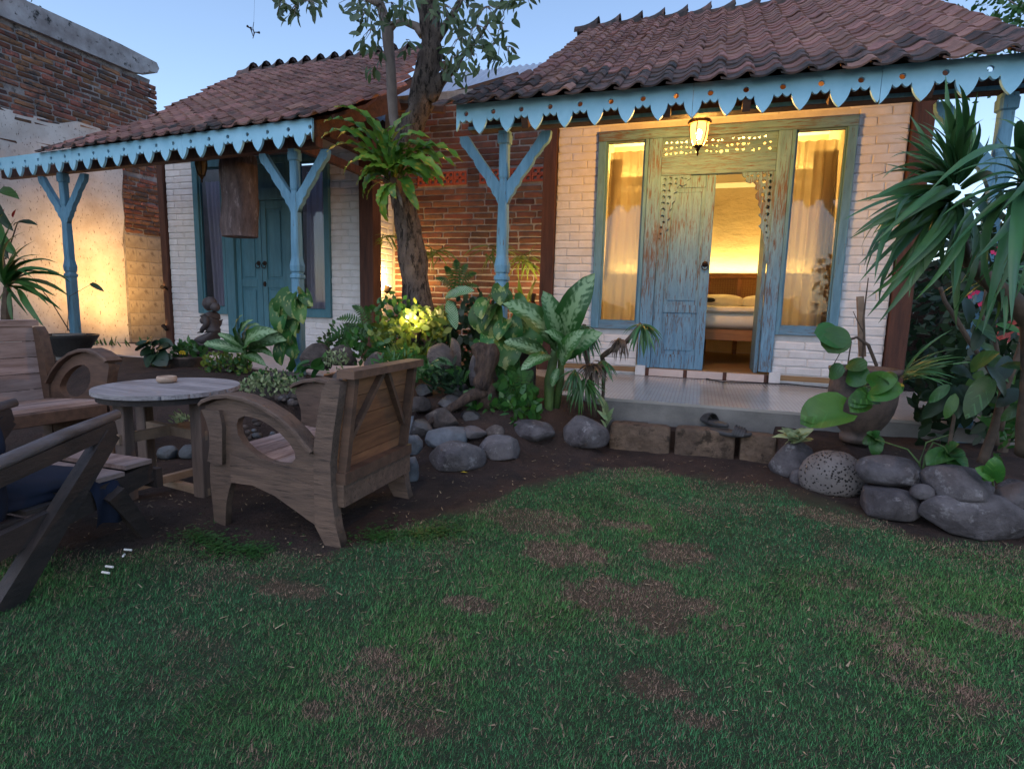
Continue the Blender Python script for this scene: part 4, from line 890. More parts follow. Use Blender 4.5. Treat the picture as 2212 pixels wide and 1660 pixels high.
def soft(par,name,cx,cy,cz,sx,sy,sz,mt,seed=0,p=3.2,n=22,wr=.05):
    v=[];f=[]
    for i in range(n+1):
        th=math.pi*i/n
        for k in range(2*n):
            a=math.pi*k/n
            def sp(c,e): return math.copysign(abs(c)**e,c)
            x=sp(math.sin(th),2/p)*sp(math.cos(a),2/p); y=sp(math.sin(th),2/p)*sp(math.sin(a),2/p); z=sp(math.cos(th),.8)
            q=1+wr*mn.noise(Vector((x*2+seed,y*2,z*2)))
            v.append((cx+x*sx*q,cy+y*sy*q,cz+z*sz*q))
    f=[(i*2*n+k,(i+1)*2*n+k,(i+1)*2*n+(k+1)%(2*n),i*2*n+(k+1)%(2*n)) for i in range(n) for k in range(2*n)]
    return MB().add(v,f).build(name,M[mt],par,smooth=True)
soft(BD,'mattress',.31,7.54,.95,1.0,.92,.12,'linen',1,8,wr=.02); soft(BD,'duvet',.31,7.25,1.06,1.02,.66,.045,'linen',3,5,wr=.12)
for i,(x,lb) in enumerate(((.26,'white pillow at the head of the bed behind the door opening'),(.82,'white pillow at the right edge of the doorway view'))):
    tag(soft(None,'pillow',x,8.15,1.17,.30,.20,.10,'linen',5+i,2.6),lb,'pillow')
tag(soft(None,'folded_towel',.10,7.95,1.19,.09,.07,.03,'navy',9,2.6),'small dark folded cloth lying in front of the left pillow','towel')
# cable along the porch
pts=[at_z(x,y,.378) for x,y in ((1275,806),(1330,802),(1385,801),(1440,803),(1500,812),(1560,825),(1640,827),(1700,829),(1780,837),(1860,842))]
o=MB().tube(pts,.006,6).build('cable',M['cable']); tag(o,'black cable lying along the tiled porch below the blue door','cable')
# ================================================================ ROCKS
def rock_mesh(name,sx,sy,sz,mt,seed,sub=4,rough=.16,flat=.0,box=0):
    import bmesh
    bm=bmesh.new(); bmesh.ops.create_icosphere(bm,subdivisions=sub,radius=1)
    rp=random.Random(seed*3+1); planes=[(Vector((rp.gauss(0,1),rp.gauss(0,1),rp.gauss(0,.8))).normalized(),rp.uniform(.6,.86)) for _ in range(11 if sub>3 and rough>.09 else 0)]
    for vv in bm.verts:
        c=vv.co.copy(); 
        if box: c=Vector([math.copysign(abs(q)**box,q) for q in c]); 
        n=mn.noise(c*1.1+Vector((seed*3.1,seed,0)))*rough+mn.noise(c*2.6+Vector((seed,9,seed)))*rough*.35+mn.noise(c*7+Vector((0,seed,5)))*rough*.08
        c*=1+n
        if not box:
            for (pn,ph_) in planes:
                dd=c.dot(pn)
                if dd>ph_: c-=pn*(dd-ph_)*.75
        if c.z<-.55-flat*.3: c.z=-.55-flat*.3
        vv.co=Vector((c.x*sx,c.y*sy,c.z*sz))
    me=bpy.data.meshes.new(name); bm.to_mesh(me); bm.free(); me.materials.append(mt); me.polygons.foreach_set('use_smooth',[True]*len(me.polygons)); return me
def rock(label,x0,x1,y0,y1,mt='rock',name='boulder',lift=0,seed=None,rough=.16,box=0,rot=None,cat='rock',group=None,Y=None,sub=4,dep=.8):
    g=at_g((x0+x1)/2,y1) if Y is None else at_y((x0+x1)/2,y1,Y)
    d=g-O; dist=float(np.linalg.norm(d)); depth=float((d@R)[2]); k=depth/F
    w=(x1-x0)*k; h=(y1-y0)*k
    # lift: rock stands on others, its foot above the ground line
    if lift:
        g=at_z((x0+x1)/2,y1,gz(*at_g((x0+x1)/2,y1+lift)[:2])+lift*k); d=g-O; depth=float((d@R)[2]); k=depth/F; w=(x1-x0)*k; h=(y1-y0)*k
    seed=seed if seed is not None else int(x0*7+y0)
    hz=h*.93
    c=(g[0]+.0,g[1]+w*dep*.35,g[2]+hz*.36)
    me=rock_mesh(name,w/2,w/2*dep,hz/1.55,M[mt],seed,sub,rough,box=box)
    o=link(name,me,loc=c); o.location=c; o.rotation_euler=(rot or (0,0,random.Random(seed).uniform(-.15,.15)))
    return tag(o,label,cat,group)
rock('rounded grey boulder at the right end of the stone step',1664,1762,940,1032)
rock('tiny round stone between the step end boulder and the pitted one',1707,1743,1012,1046,rough=.06,sub=3)
rock('pitted round lava boulder edging the right flower bed',1737,1869,974,1070,'pit_rock',rough=.08)
rock('long grey boulder in the upper row right of the pitted one',1855,2002,988,1054,lift=50,rough=.12)
rock('dark oblong boulder at the lawn edge in the lower row, right of the pitted one',1853,1996,1047,1122,rough=.12)
rock('small smooth pebble wedged between four boulders on the right',1970,2019,1045,1079,lift=55,rough=.05,sub=3)
rock('pointed grey brown boulder in the upper row under the two heart leaves',2009,2162,1009,1088,'rock',lift=60,rough=.14)
rock('largest long flat boulder at the lower right lawn edge',1994,2240,1066,1166,'rock',rough=.14,dep=.55)
rock('grey boulder cut by the right edge of the photo',2150,2290,1034,1140,'rock',lift=30)
rock('pale flat boulder lying forward on the soil right of the chair',899,1036,953,1019,'rock',rough=.12)
rock('brown tinged boulder right of the pale flat one',1020,1121,939,993,'rock')
rock('bluish flat slab behind the pale flat boulder',891,1014,921,968,'rock_blue',lift=10)
rock('grey angular boulder below the driftwood right end',1084,1191,909,955,'rock')
rock('large smooth grey boulder left of the stone step',1194,1311,896,966,'rock',rough=.10)
rock('bluish boulder low beside the chair rear leg',862,906,978,1040,'rock_blue')
rock('blue grey boulder beside the chair back',862,908,934,982,'rock_blue',lift=30)
rock('small flat stone between the bluish slab and the grey angular boulder',983,1047,920,948,'rock',lift=12)
rock('small brown stone under the driftwood',1040,1090,915,945,'rock_brown',lift=16)
rock('domed brown boulder beside the climbing pothos of the left porch post',628,705,733,798,'rock_brown',Y=4.05)
rock('low brown boulder right of the domed one in front of the left cottage',698,765,740,790,'rock_brown',Y=4.15)
rock('big mossy brown boulder behind the table with ground cover on top',512,668,800,872,'rock_brown',Y=3.6)
rock('dark upright slab standing left of the driftwood stump',962,998,715,805,'rock_brown',Y=3.9,name='standing_stone',dep=.5)
rock('rounded brown boulder right of the glowing shrub',912,975,738,800,'rock_brown',Y=3.75)
rock('tall round topped brown slab right of the middle blue post',1105,1155,712,842,'rock_brown',Y=4.1,name='standing_stone',dep=.5)
rock('grey stone behind the driftwood stump',1008,1045,755,835,'rock',Y=3.85,dep=.5)
rock('dark boulder left of the glowing shrub',775,830,755,812,'rock_brown',Y=3.7)
rock('flat dark boulder above the pond behind the chair',700,790,790,835,'rock_brown',Y=3.6)
rock('dark rock at the head of the little waterfall',868,925,855,890,'rock_brown',Y=3.5)
rock('dark rock on the right bank of the little waterfall',905,985,880,925,'rock_brown',Y=3.4)
rock('wide grey boulder under the table top',312,412,886,930,'rock',Y=3.3,rough=.1)
rock('second grey boulder behind the table right leg',395,460,868,905,'rock',Y=3.4)
rock('bluish stone behind the table seen under its rim',378,446,846,872,'rock_blue',Y=3.5)
rock('white stone on the ground under the table',318,374,958,992,'rock_blue',rough=.12)
rock('dark stone right of the white stone under the table',368,425,955,990,'rock_blue')
rock('brown stone showing between table leg and centre chair',428,470,905,940,'rock_brown',Y=3.2)
rock('upper rock of the pile seen through the far arm of the left chair',200,262,782,812,'rock',Y=4.0)
rock('middle rock of the pile seen through the far arm of the left chair',165,235,800,830,'rock_brown',Y=3.9)
rock('lower rock of the pile seen through the far arm of the left chair',155,225,822,856,'rock_brown',Y=3.8)
rock('grey stone under the potted plants of the left bed',430,520,770,802,'rock_brown',Y=4.2)
rock('reddish rock beside the pond under the driftwood',1020,1080,880,925,'rock_brown',Y=3.7)
for lb,a,b,c,d,Y in (('low wet dark rock nearest the chair back in the stream bed',872,930,905,945,3.3),('wet dark rock in the stream bed under the long root',925,985,890,925,3.45),('flat wet rock in the stream bed above the bluish slab',930,1000,855,885,3.6),('small wet rock at the top of the stream below the fern',890,935,828,856,3.75),('dark rock under the front of the driftwood root',985,1035,885,915,3.55),('mossy dark rock left of the driftwood stump foot',960,1012,820,856,3.75)):
    rock(lb,a,b,c,d,'rock_wet',Y=Y)
rs=random.Random(5)
for k in range(26):
    x=rs.uniform(590,665)+rs.uniform(-10,20); y=855+rs.uniform(0,34); w_=rs.uniform(11,21)
    rock('small dark river pebble heaped beside the pond behind the chair',x,x+w_,y-w_*.7,y,rs.choice(('rock','rock_brown')),name='pebble',rough=.05,sub=2,cat='pebble',group='river pebbles beside the pond',Y=3.45+(872-y)*.006,seed=k)
for k in range(30):
    x=rs.uniform(500,720); y=890+rs.uniform(-12,60); w_=rs.uniform(10,24)
    rock('dark pebble in the pond bed seen past the chair arm',x,x+w_,y-w_*.6,y,'rock_blue' if k%3==0 else 'rock_brown',name='pebble',rough=.06,sub=2,cat='pebble',group='pebbles in the pond bed',Y=3.1,seed=100+k)
# step of limestone blocks with flagstones
def block(label,x0,x1,y0,y1,seed):
    a=at_y(x0,y1,3.98); b=at_y(x1,y0+3,3.98); sx=(b[0]-a[0])/2-.004; h=b[2]-a[2]
    import bmesh
    bm=bmesh.new(); bmesh.ops.create_cube(bm,size=2); bmesh.ops.subdivide_edges(bm,edges=bm.edges[:],cuts=14,use_grid_fill=True)
    for vv in bm.verts:
        c=vv.co; n=mn.noise(Vector((c.x*2+seed*5,c.y*2,c.z*1.5)))*.10+mn.noise(Vector((c.x*6+seed,c.y*6,c.z*5)))*.05
        r=max(abs(c.x),abs(c.z)); e=1-.06*max(0,(abs(c.x)**8+abs(c.z)**8+abs(c.y)**8)-1)
        vv.co=Vector((c.x*e*sx,(c.y*e+ (n*(2.2 if c.y<0 else .3)))*.07,c.z*e*(h/2)+n*.03))
    me=bpy.data.meshes.new('stone_block'); bm.to_mesh(me); bm.free(); me.materials.append(M['limestone']); me.polygons.foreach_set('use_smooth',[True]*len(me.polygons))
    c=((a[0]+b[0])/2,4.055,(a[2]+b[2])/2); o=link('stone_block',me,loc=c); o.location=c; tag(o,label,'stone block')
block('left ochre limestone block of the garden step',1311,1449,922,990,1); block('middle ochre limestone block of the garden step under the front slipper',1452,1591,932,1000,2); block('right ochre limestone block of the garden step beside the rounded boulder',1594,1680,942,1006,3)
FL=[('left flat flagstone set in the soil on the step',(1345,905),(1385,902),(1400,913),(1378,920),(1348,916)),('middle long flagstone on the step by the porch edge',(1375,893),(1440,896),(1480,910),(1462,916),(1392,903)),('jagged flagstone on the step left of the slippers',(1488,905),(1530,902),(1565,915),(1535,930),(1490,924)),('flagstone on the step right of the slippers',(1610,930),(1655,930),(1672,946),(1640,948),(1612,944))]
for lb,*ps in FL:
    P3=[at_z(x,y,.203) for x,y in ps]; c=np.mean(P3,axis=0); n=len(P3); m=MB(); top=[];rr=random.Random(int(ps[0][0]))
    for i in range(n):
        a=P3[i]; b=P3[(i+1)%n]
        for t in (0,.33,.66): q=a+(b-a)*t; top.append((q[0]+rr.uniform(-.008,.008),q[1]+rr.uniform(-.012,.012),.209))
    k=len(top); m.add(top+[(x,y,.19) for x,y,_ in top],[tuple(range(k))]+[(i,k+i,k+(i+1)%k,(i+1)%k) for i in range(k)]); o=m.build('flagstone',M['rock_brown']); tag(o,lb,'flagstone')
m=MB(); m.box(-.57,.60,4.09,4.27,.0,.192); o=m.build('step_soil',M['soil']); o['kind']='structure'
# pond water and little fall
m=MB(); n=40; m.add([(POND[0]+POND[2]*1.15*math.cos(i*2*math.pi/n),POND[1]+POND[3]*1.2*math.sin(i*2*math.pi/n),.012) for i in range(n)],[tuple(range(n))]); o=m.build('pond_water',M['pond']); o['kind']='structure'
a=at_y(885,888,3.45); m=MB(); v=[]
for j in range(9):
    t=j/8; p=(a[0]-.04,3.5-.06*math.sin(t*1.5),.26-.25*t)
    for i in range(9): v.append((p[0]-.04+.08*i/8,p[1]-.012*math.sin(i*2.1+j),p[2]))
m.add(v,[(j*9+i,j*9+i+1,(j+1)*9+i+1,(j+1)*9+i) for j in range(8) for i in range(8)]); o=m.build('waterfall',M['fall'],smooth=True); tag(o,'thin white trickle of water falling into the pond behind the chair','waterfall')
# ================================================================ FURNITURE
def ch(cx,cy): return (413+cx*.3107,700+cy*.3107)
YC0,YC1=1.99,2.60
def cpt(cx,cy,Y=YC0): p=at_y(*ch(cx,cy),Y); return (p[0],p[2])
def armchair(label,style,loc=None,rotz=0,sc=1.0,group=None,mside='chair',mback='back_plank',mseat='bench_y',mrail='bench'):
    """low armchair: two board sides with an oval opening, plank back leaning, slatted seat. Built in place, then moved if loc is given"""
    cen=np.array([-1.76,2.295,0.0])
    t=empty('armchair',label,'chair',cen)
    # side board outlines (traced in the plane of the near side)
    side=[(182,1392),(258,1396),(262,1250),(280,1150),(300,1092),(360,1090),(450,1112),(530,1145),(600,1183),(680,1235),(750,1290),(820,1345),(880,1384),(880,1110),(870,940),(862,900),(760,770),(650,665),(520,580),(400,530),(300,508),(200,525),(125,560),(118,590),(140,660),(165,740),(172,820),(160,920),(150,1000),(155,1110),(170,1250)]
    side=[cpt(*p) for p in side]
    hole=[(335,690),(350,650),(390,632),(440,640),(500,660),(570,700),(640,755),(700,820),(738,880),(742,925),(715,960),(670,968),(600,960),(520,930),(440,880),(380,820),(345,760)]
    hole=[cpt(*p) for p in hole]
    rear=[(884,1386),(960,1535),(1066,1540),(1030,1400),(1008,1250),(995,1100),(990,960),(1010,760),(1040,560),(1060,405),(985,378),(940,430),(900,640),(872,880)]
    rear=[cpt(*p) for p in rear]
    for yi,Y in enumerate((YC0,YC1)):
        cut('side_board',side,[hole],.035,M[mside],t,(0,Y,0),(1,0,0),(0,0,1))
        cut('leg',rear,[],.05,M[mside],t,(0,Y,0),(1,0,0),(0,0,1))
        # broad curved arm rest on top of the side board
        top=[cpt(*p) for p in ((108,560),(125,540),(200,512),(300,502),(400,522),(520,572),(650,655),(760,760),(862,888))]
        m=MB(); v=[];f=[]; hw=.045
        for i,(x,z) in enumerate(top):
            q=top[min(i+1,len(top)-1)]; r=top[max(i-1,0)]; dx,dz=q[0]-r[0],q[1]-r[1]; l=math.hypot(dx,dz); nx_,nz_=-dz/l,dx/l
            for a,b in ((-hw,0),(-hw,.012),(-hw+.008,.018),(hw-.008,.018),(hw,.012),(hw,0)): v.append((x+nx_*b,Y+a,z+nz_*b))
        for i in range(len(top)-1):
            for k in range(6): f.append((i*6+k,(i+1)*6+k,(i+1)*6+(k+1)%6,i*6+(k+1)%6))
        f+=[(0,1,2,3,4,5),tuple((len(top)-1)*6+k for k in range(5,-1,-1))]
        m.add(v,f); m.build('armrest',M[mside],t)
        # front post, shaped
        fp=[cpt(*p) for p in ((118,585),(150,660),(172,740),(176,830),(160,935),(235,965),(262,960),(262,700),(240,590))]
        cut('front_post',fp,[],.055,M[mside],t,(0,Y-.012 if yi==0 else Y+.012,0),(1,0,0),(0,0,1))
        # seam plank under the opening (slightly proud)
        ap=[cpt(*p) for p in ((290,895),(880,1118),(880,1380),(750,1288),(600,1181),(450,1110),(300,1090))]
        cut('apron_board',ap,[],.042,M[mside],t,(0,Y,0),(1,0,0),(0,0,1))
    # seat planks
    zf,zr=.345,.30; xf,xr=-2.06,-1.50; np_=6
    for i in range(np_):
        a=i/np_; b=(i+1)/np_; p0=(xf+(xr-xf)*a,zf+(zr-zf)*a); p1=(xf+(xr-xf)*b,zf+(zr-zf)*b)
        MB().beam((p0[0]+.003,(YC0+YC1)/2,p0[1]),(p1[0]-.003,(YC0+YC1)/2,p1[1]),YC1-YC0-.04,.02).build('seat_plank',M[mseat],t)
    MB().bbox(-2.10,-2.062,YC0+.03,YC1-.03,.27,.335).build('front_rail',M[mside],t)
    # back planks: between bottom (x,z) and top
    xb,zb=-1.435,.27; xt,zt=-1.375,.735; n=5
    for i in range(n):
        a=i/n; b=(i+1)/n
        MB().beam((xb+(xt-xb)*a-.025,(YC0+YC1)/2,zb+(zt-zb)*a+.002),(xb+(xt-xb)*b-.025,(YC0+YC1)/2,zb+(zt-zb)*b-.002),YC1-YC0-.05,.018).build('back_plank',M[mback],t)
    for Y in (YC0+.045,YC1-.045): MB().beam((xb,Y,zb-.04),(xt+.005,Y,zt),.03,.04).build('back_stile',M[mrail],t)
    MB().beam((xt-.0,YC0-.005,zt+.012),(xt-.0,YC1+.005,zt+.012),.085,.034).build('top_rail',M[mrail],t)
    MB().beam((xb+.014,YC0+.01,zb+.02),(xb+.014,YC1-.01,zb+.02),.055,.05).build('back_rail',M[mrail],t)
    MB().beam((xb+.012,YC0+.01,zb-.055),(xb+.012,YC1-.01,zb-.055),.04,.10).build('back_rail',M[mside],t)
    ym=(YC0+YC1)/2
    for s in (-1,1):
        MB().beam((xt-.003,ym+s*.02,zt-.01),(xb+.6*(xt-xb)-.02,ym+s*.24,zb+.36*(zt-zb)),.022,.03,(1,0,0)).build('back_brace',M[mrail],t)
    if loc is not None:
        t.location=loc; t.rotation_euler=(0,0,rotz); t.scale=(sc,sc,sc)
    return t
armchair('grey brown wooden armchair seen from behind, with V braces on its back','c')
armchair('wooden armchair with broad pale back planks and brown arms, behind the round table','l',loc=(-3.87,2.22,0),rotz=math.pi-.12,sc=1.14,mside='bench',mback='bench_y',mseat='bench_y',mrail='bench_y')
# round table
TX,TY,TR,TZ=-2.68,2.27,.345,.575
T=empty('round_table','round grey plank table with cross braced legs between the armchairs','table',(TX,TY,0))
pw=.098; n=7
for i in range(n):
    y0=-TR+i*2*TR/n; y1=y0+2*TR/n-.003; pts=[]
    K=8
    e0=lambda y: math.sqrt(max(0,TR*TR-y*y))
    lo=[(-e0(y0+(y1-y0)*k/K),y0+(y1-y0)*k/K) for k in range(K+1)]; hi=[(e0(y0+(y1-y0)*k/K),y0+(y1-y0)*k/K) for k in range(K,-1,-1)]
    o=[(a,b) for a,b in lo+hi]; 
    clean=[o[0]]
    for q in o[1:]:
        if math.dist(q,clean[-1])>1e-4: clean.append(q)
    cut('tabletop_plank',clean[::-1],[],.022,M['table'],T,(TX,TY,TZ-.011),(1,0,0),(0,1,0))
m=MB(); m.lathe((TX,TY,TZ-.055),[(TR-.02,0),(TR-.02,.031),(TR-.05,.032)],40); m.build('rim',M['black_wood'],T)
legs=[(-.20,-.20),(.235,-.10),(.12,.22),(-.21,.13)]
legs=[(.24*math.cos(a),.24*math.sin(a)) for a in (-.15,1.42,2.99,4.56)]
for a,b in legs: MB().bbox(TX+a-.036,TX+a+.036,TY+b-.028,TY+b+.028,0,TZ-.056).build('leg',M['table_leg'],T)
for k,z in enumerate((.335,.03)):
    for j in (0,1):
        a=legs[j];b=legs[j+2]; MB().beam((TX+a[0]*1.15,TY+a[1]*1.15,z+j*.001+(.041 if j and k else 0)),(TX+b[0]*1.15,TY+b[1]*1.15,z+(.041 if j and k else 0)),.035,.038 if k else .05).build('cross_brace',M['pale_wood'],T)
AS=empty('ashtray','small round pale ashtray standing on the round table','ashtray',(TX,TY,TZ))
c=at_z(360,818,TZ+.02); m=MB(); m.lathe((c[0],c[1],TZ+.001),[(.040,0),(.050,.008),(.052,.02),(.048,.034),(.036,.035),(.033,.012),(.005,.010)],28); m.build('bowl',M['ash'],AS,smooth=True)
# dark easy chair cut by the left edge
D=empty('easy_chair','dark slanted leg easy chair with navy cushion at the lower left edge','chair',(-2.5,1.5,0))
def side(xo,mt='black_wood',arm='arm_wood'):
    MB().tube([(-2.135+xo,1.02,.455),(-2.16+xo,1.19,.492),(-2.20+xo,1.42,.535),(-2.235+xo,1.65,.568)],[.024,.024,.023,.02],10).build('armrest',M[arm],D,smooth=True)
    MB().beam((-2.14+xo,1.05,.42),(-2.225+xo,1.62,.52),.035,.055).build('arm_rail',M[mt],D)
    MB().beam((-2.155+xo,1.145,-.01),(-2.222+xo,1.60,.50),.05,.085,(0,0,1),.05,.065).build('leg',M[mt],D)
    MB().beam((-2.25+xo,1.76,-.01),(-2.20+xo,1.58,.26),.05,.045,(0,1,0),.05,.07).build('leg',M[mt],D)
    MB().beam((-2.18+xo,1.10,.19),(-2.265+xo,1.80,.285),.035,.085).build('seat_rail',M[mt],D)
side(0); side(-.62)
for i in range(5):
    y0=1.16+i*.125; z=.205+.022*i+.035
    MB().beam((-2.82,y0+.06,z+.01),(-2.225,y0+.06,z+.01),.118,.018).build('seat_slat',M['bench_y' if i>2 else 'black_wood'],D)
MB().beam((-2.84,1.82,.25),(-2.235,1.82,.25),.03,.085).build('front_rail',M['black_wood'],D)
MB().beam((-2.80,1.06,.42),(-2.19,1.06,.42),.03,.12).build('back_rail',M['black_wood'],D)
MB().beam((-2.80,1.0,.66),(-2.19,1.0,.66),.03,.12).build('back_rail',M['black_wood'],D)
c=soft(None,'cushion',-2.50,1.22,.44,.27,.045,.24,'navy',3,5,wr=.1); c.rotation_euler=(0,0,0); tag(c,'navy back cushion leaning in the dark easy chair','cushion')
c=soft(None,'seat_cushion',-2.52,1.42,.295,.26,.24,.04,'navy',6,5,wr=.1); tag(c,'flat navy seat cushion lying on the dark easy chair','cushion')
m=MB(); v=[];f=[]
for j in range(9):
    for i in range(7):
        u=i/6; t=j/8; v.append((-2.235+.03*math.sin(t*3)+.010*math.sin(u*9+t*2),1.50+.12*u+.02*t,.315-.19*t**1.3+.01*math.sin(u*5)))
f=[(j*7+i,j*7+i+1,(j+1)*7+i+1,(j+1)*7+i) for j in range(8) for i in range(6)]
o=m.add(v,f).build('cloth',M['navy'],smooth=True); tag(o,'navy cloth corner hanging over the right rail of the dark easy chair','cloth')
# ================================================================ SLIPPERS
def slipper(label,x,y,z,rz,pitch=0):
    print('slipper',x,y,z)
    t=empty('slipper',label,'slipper',(x,y,z)); out=[];n=28
    for i in range(n):
        a=2*math.pi*i/n; l=math.cos(a); w_=math.sin(a); out.append((l*.135,w_*(.047+.008*l)))
    v=[];f=[]
    for zz,s in ((0,.96),(.012,1.02),(.026,1),(.028,.9)):
        for a,b in out: v.append((a*s,b*s,zz+.012*(a/.135)**2*(1 if a>0 else .6)))
    for i in range(3):
        for k in range(n): f.append((i*n+k,i*n+(k+1)%n,(i+1)*n+(k+1)%n,(i+1)*n+k))
    f.append(tuple(range(n-1,-1,-1))); f.append(tuple(3*n+k for k in range(n)))
    m=MB(); m.add([Vector(p)+Vector((x,y,z)) for p in v],f); m.build('sole',M['rubber'],t,smooth=True)
    # upper strap arching over the forefoot
    v=[];f=[];K=12;S=5
    for s in range(S+1):
        xx=.015+.075*s/S; hw=.052+.006*xx/.09
        for k in range(K+1):
            a=math.pi*k/K; r=1
            v.append((xx+.012*math.sin(a),-math.cos(a)*hw,.014+math.sin(a)*(.062-.022*s/S)))
    for s in range(S):
        for k in range(K): f.append((s*(K+1)+k,s*(K+1)+k+1,(s+1)*(K+1)+k+1,(s+1)*(K+1)+k))
    nv=len(v); v2=[(a*1.0,b*.93,c*.93+.0005) for a,b,c in v]; f2=[tuple(nv+i for i in q[::-1]) for q in f]
    m=MB(); m.add([Vector(p)+Vector((x,y,z)) for p in v+v2],f+f2); m.build('strap',M['rubber'],t,smooth=True)
    for s in range(4):
        xx=.025+s*.017; m=MB(); m.tube([(x+xx+.012*math.sin(a),y-math.cos(a)*.056,z+.015+math.sin(a)*(.065-.018*s/4)) for a in [math.pi*k/10 for k in range(11)]],.0025,4); m.build('strap_rib',M['rubber'],t,smooth=True)
    t.rotation_euler=(0,pitch,rz); return t
p=at_y(1543,918,4.15); slipper('rear dark rubber slipper lying on the step soil against the porch',p[0],4.16,p[2]+.0,math.radians(128))
p=at_y(1576,944,4.01); slipper('front dark rubber slipper overhanging the edge of the limestone step',p[0],4.01,p[2]+.012,math.radians(-12))
# ================================================================ POTS
PR=(1.045,3.93)
zp=gz(PR[0],PR[1])+.005; zp=.27
t=empty('plant_pot','large weathered clay pot holding a climbing plant, right of the porch','plant pot',(*PR,zp))
rt=at_y(1790,808,3.93); rr=at_y(1945,812,3.93); rad=(rr[0]-rt[0])/2*.98; PRX=(rr[0]+rt[0])/2
htop=at_y(1865,800,3.75)[2]-zp
prof=[(rad*.48,0),(rad*.52,.0),(rad*.53,.04),(rad*.47,.055),(rad*.62,.09),(rad*.80,.15),(rad*.92,.21),(rad*.985,.28),(rad*1.0,.35),(rad*.97,.41),(rad*.93,.445),(rad*.96,.46),(rad*1.03,.475),(rad*1.04,.50),(rad*.92,.505),(rad*.88,.47),(.01,.455)]
sc_=htop/.50; prof=[(r,z*sc_) for r,z in prof]
MB().lathe((PRX,PR[1],zp),prof,36,wob=.012).build('pot_body',M['clay_pot'],t,smooth=True)
POTTOP=(PRX,PR[1],zp+.46*sc_)
def bowl(label,px,py,Y,wpx,hpx,mt,prof,name='plant_pot'):
    c=at_y(px,py,Y); k=Y_depth(c)/F; r=wpx*k/2; h=hpx*k
    t=empty(name,label,'plant pot',(c[0],c[1],c[2]-h)); MB().lathe((c[0],c[1],c[2]-h),[(a*r,b*h) for a,b in prof],32).build('pot_body',M[mt],t,smooth=False); return c,r,h,t
def Y_depth(p): return float(((np.array(p)-O)@R)[2])
BLK,rB,hB,tB=bowl('wide black footed bowl on a stone drum beside the left blue post',150,722,4.25,106,48,'black_pot',[(.5,0),(.55,.1),(.6,.2),(.78,.55),(.98,.9),(1.0,1),(.9,1),(.85,.85),(.0,.8)])
c=BLK; MB().lathe((c[0],c[1],gz(c[0],c[1])-.02),[(rB*.5,0),(rB*.55,.3),(rB*.5,c[2]-hB-gz(c[0],c[1])+.02)],24).build('pedestal',M['concrete'],tB)
CP,rC,hC,tC=bowl('low brown bowl with leafy seedlings and a yellow flower',405,768,4.45,84,34,'clay_pot',[(.6,0),(.7,.2),(.95,.8),(1.0,.9),(1.0,1),(.9,1),(.86,.85),(.0,.8)])
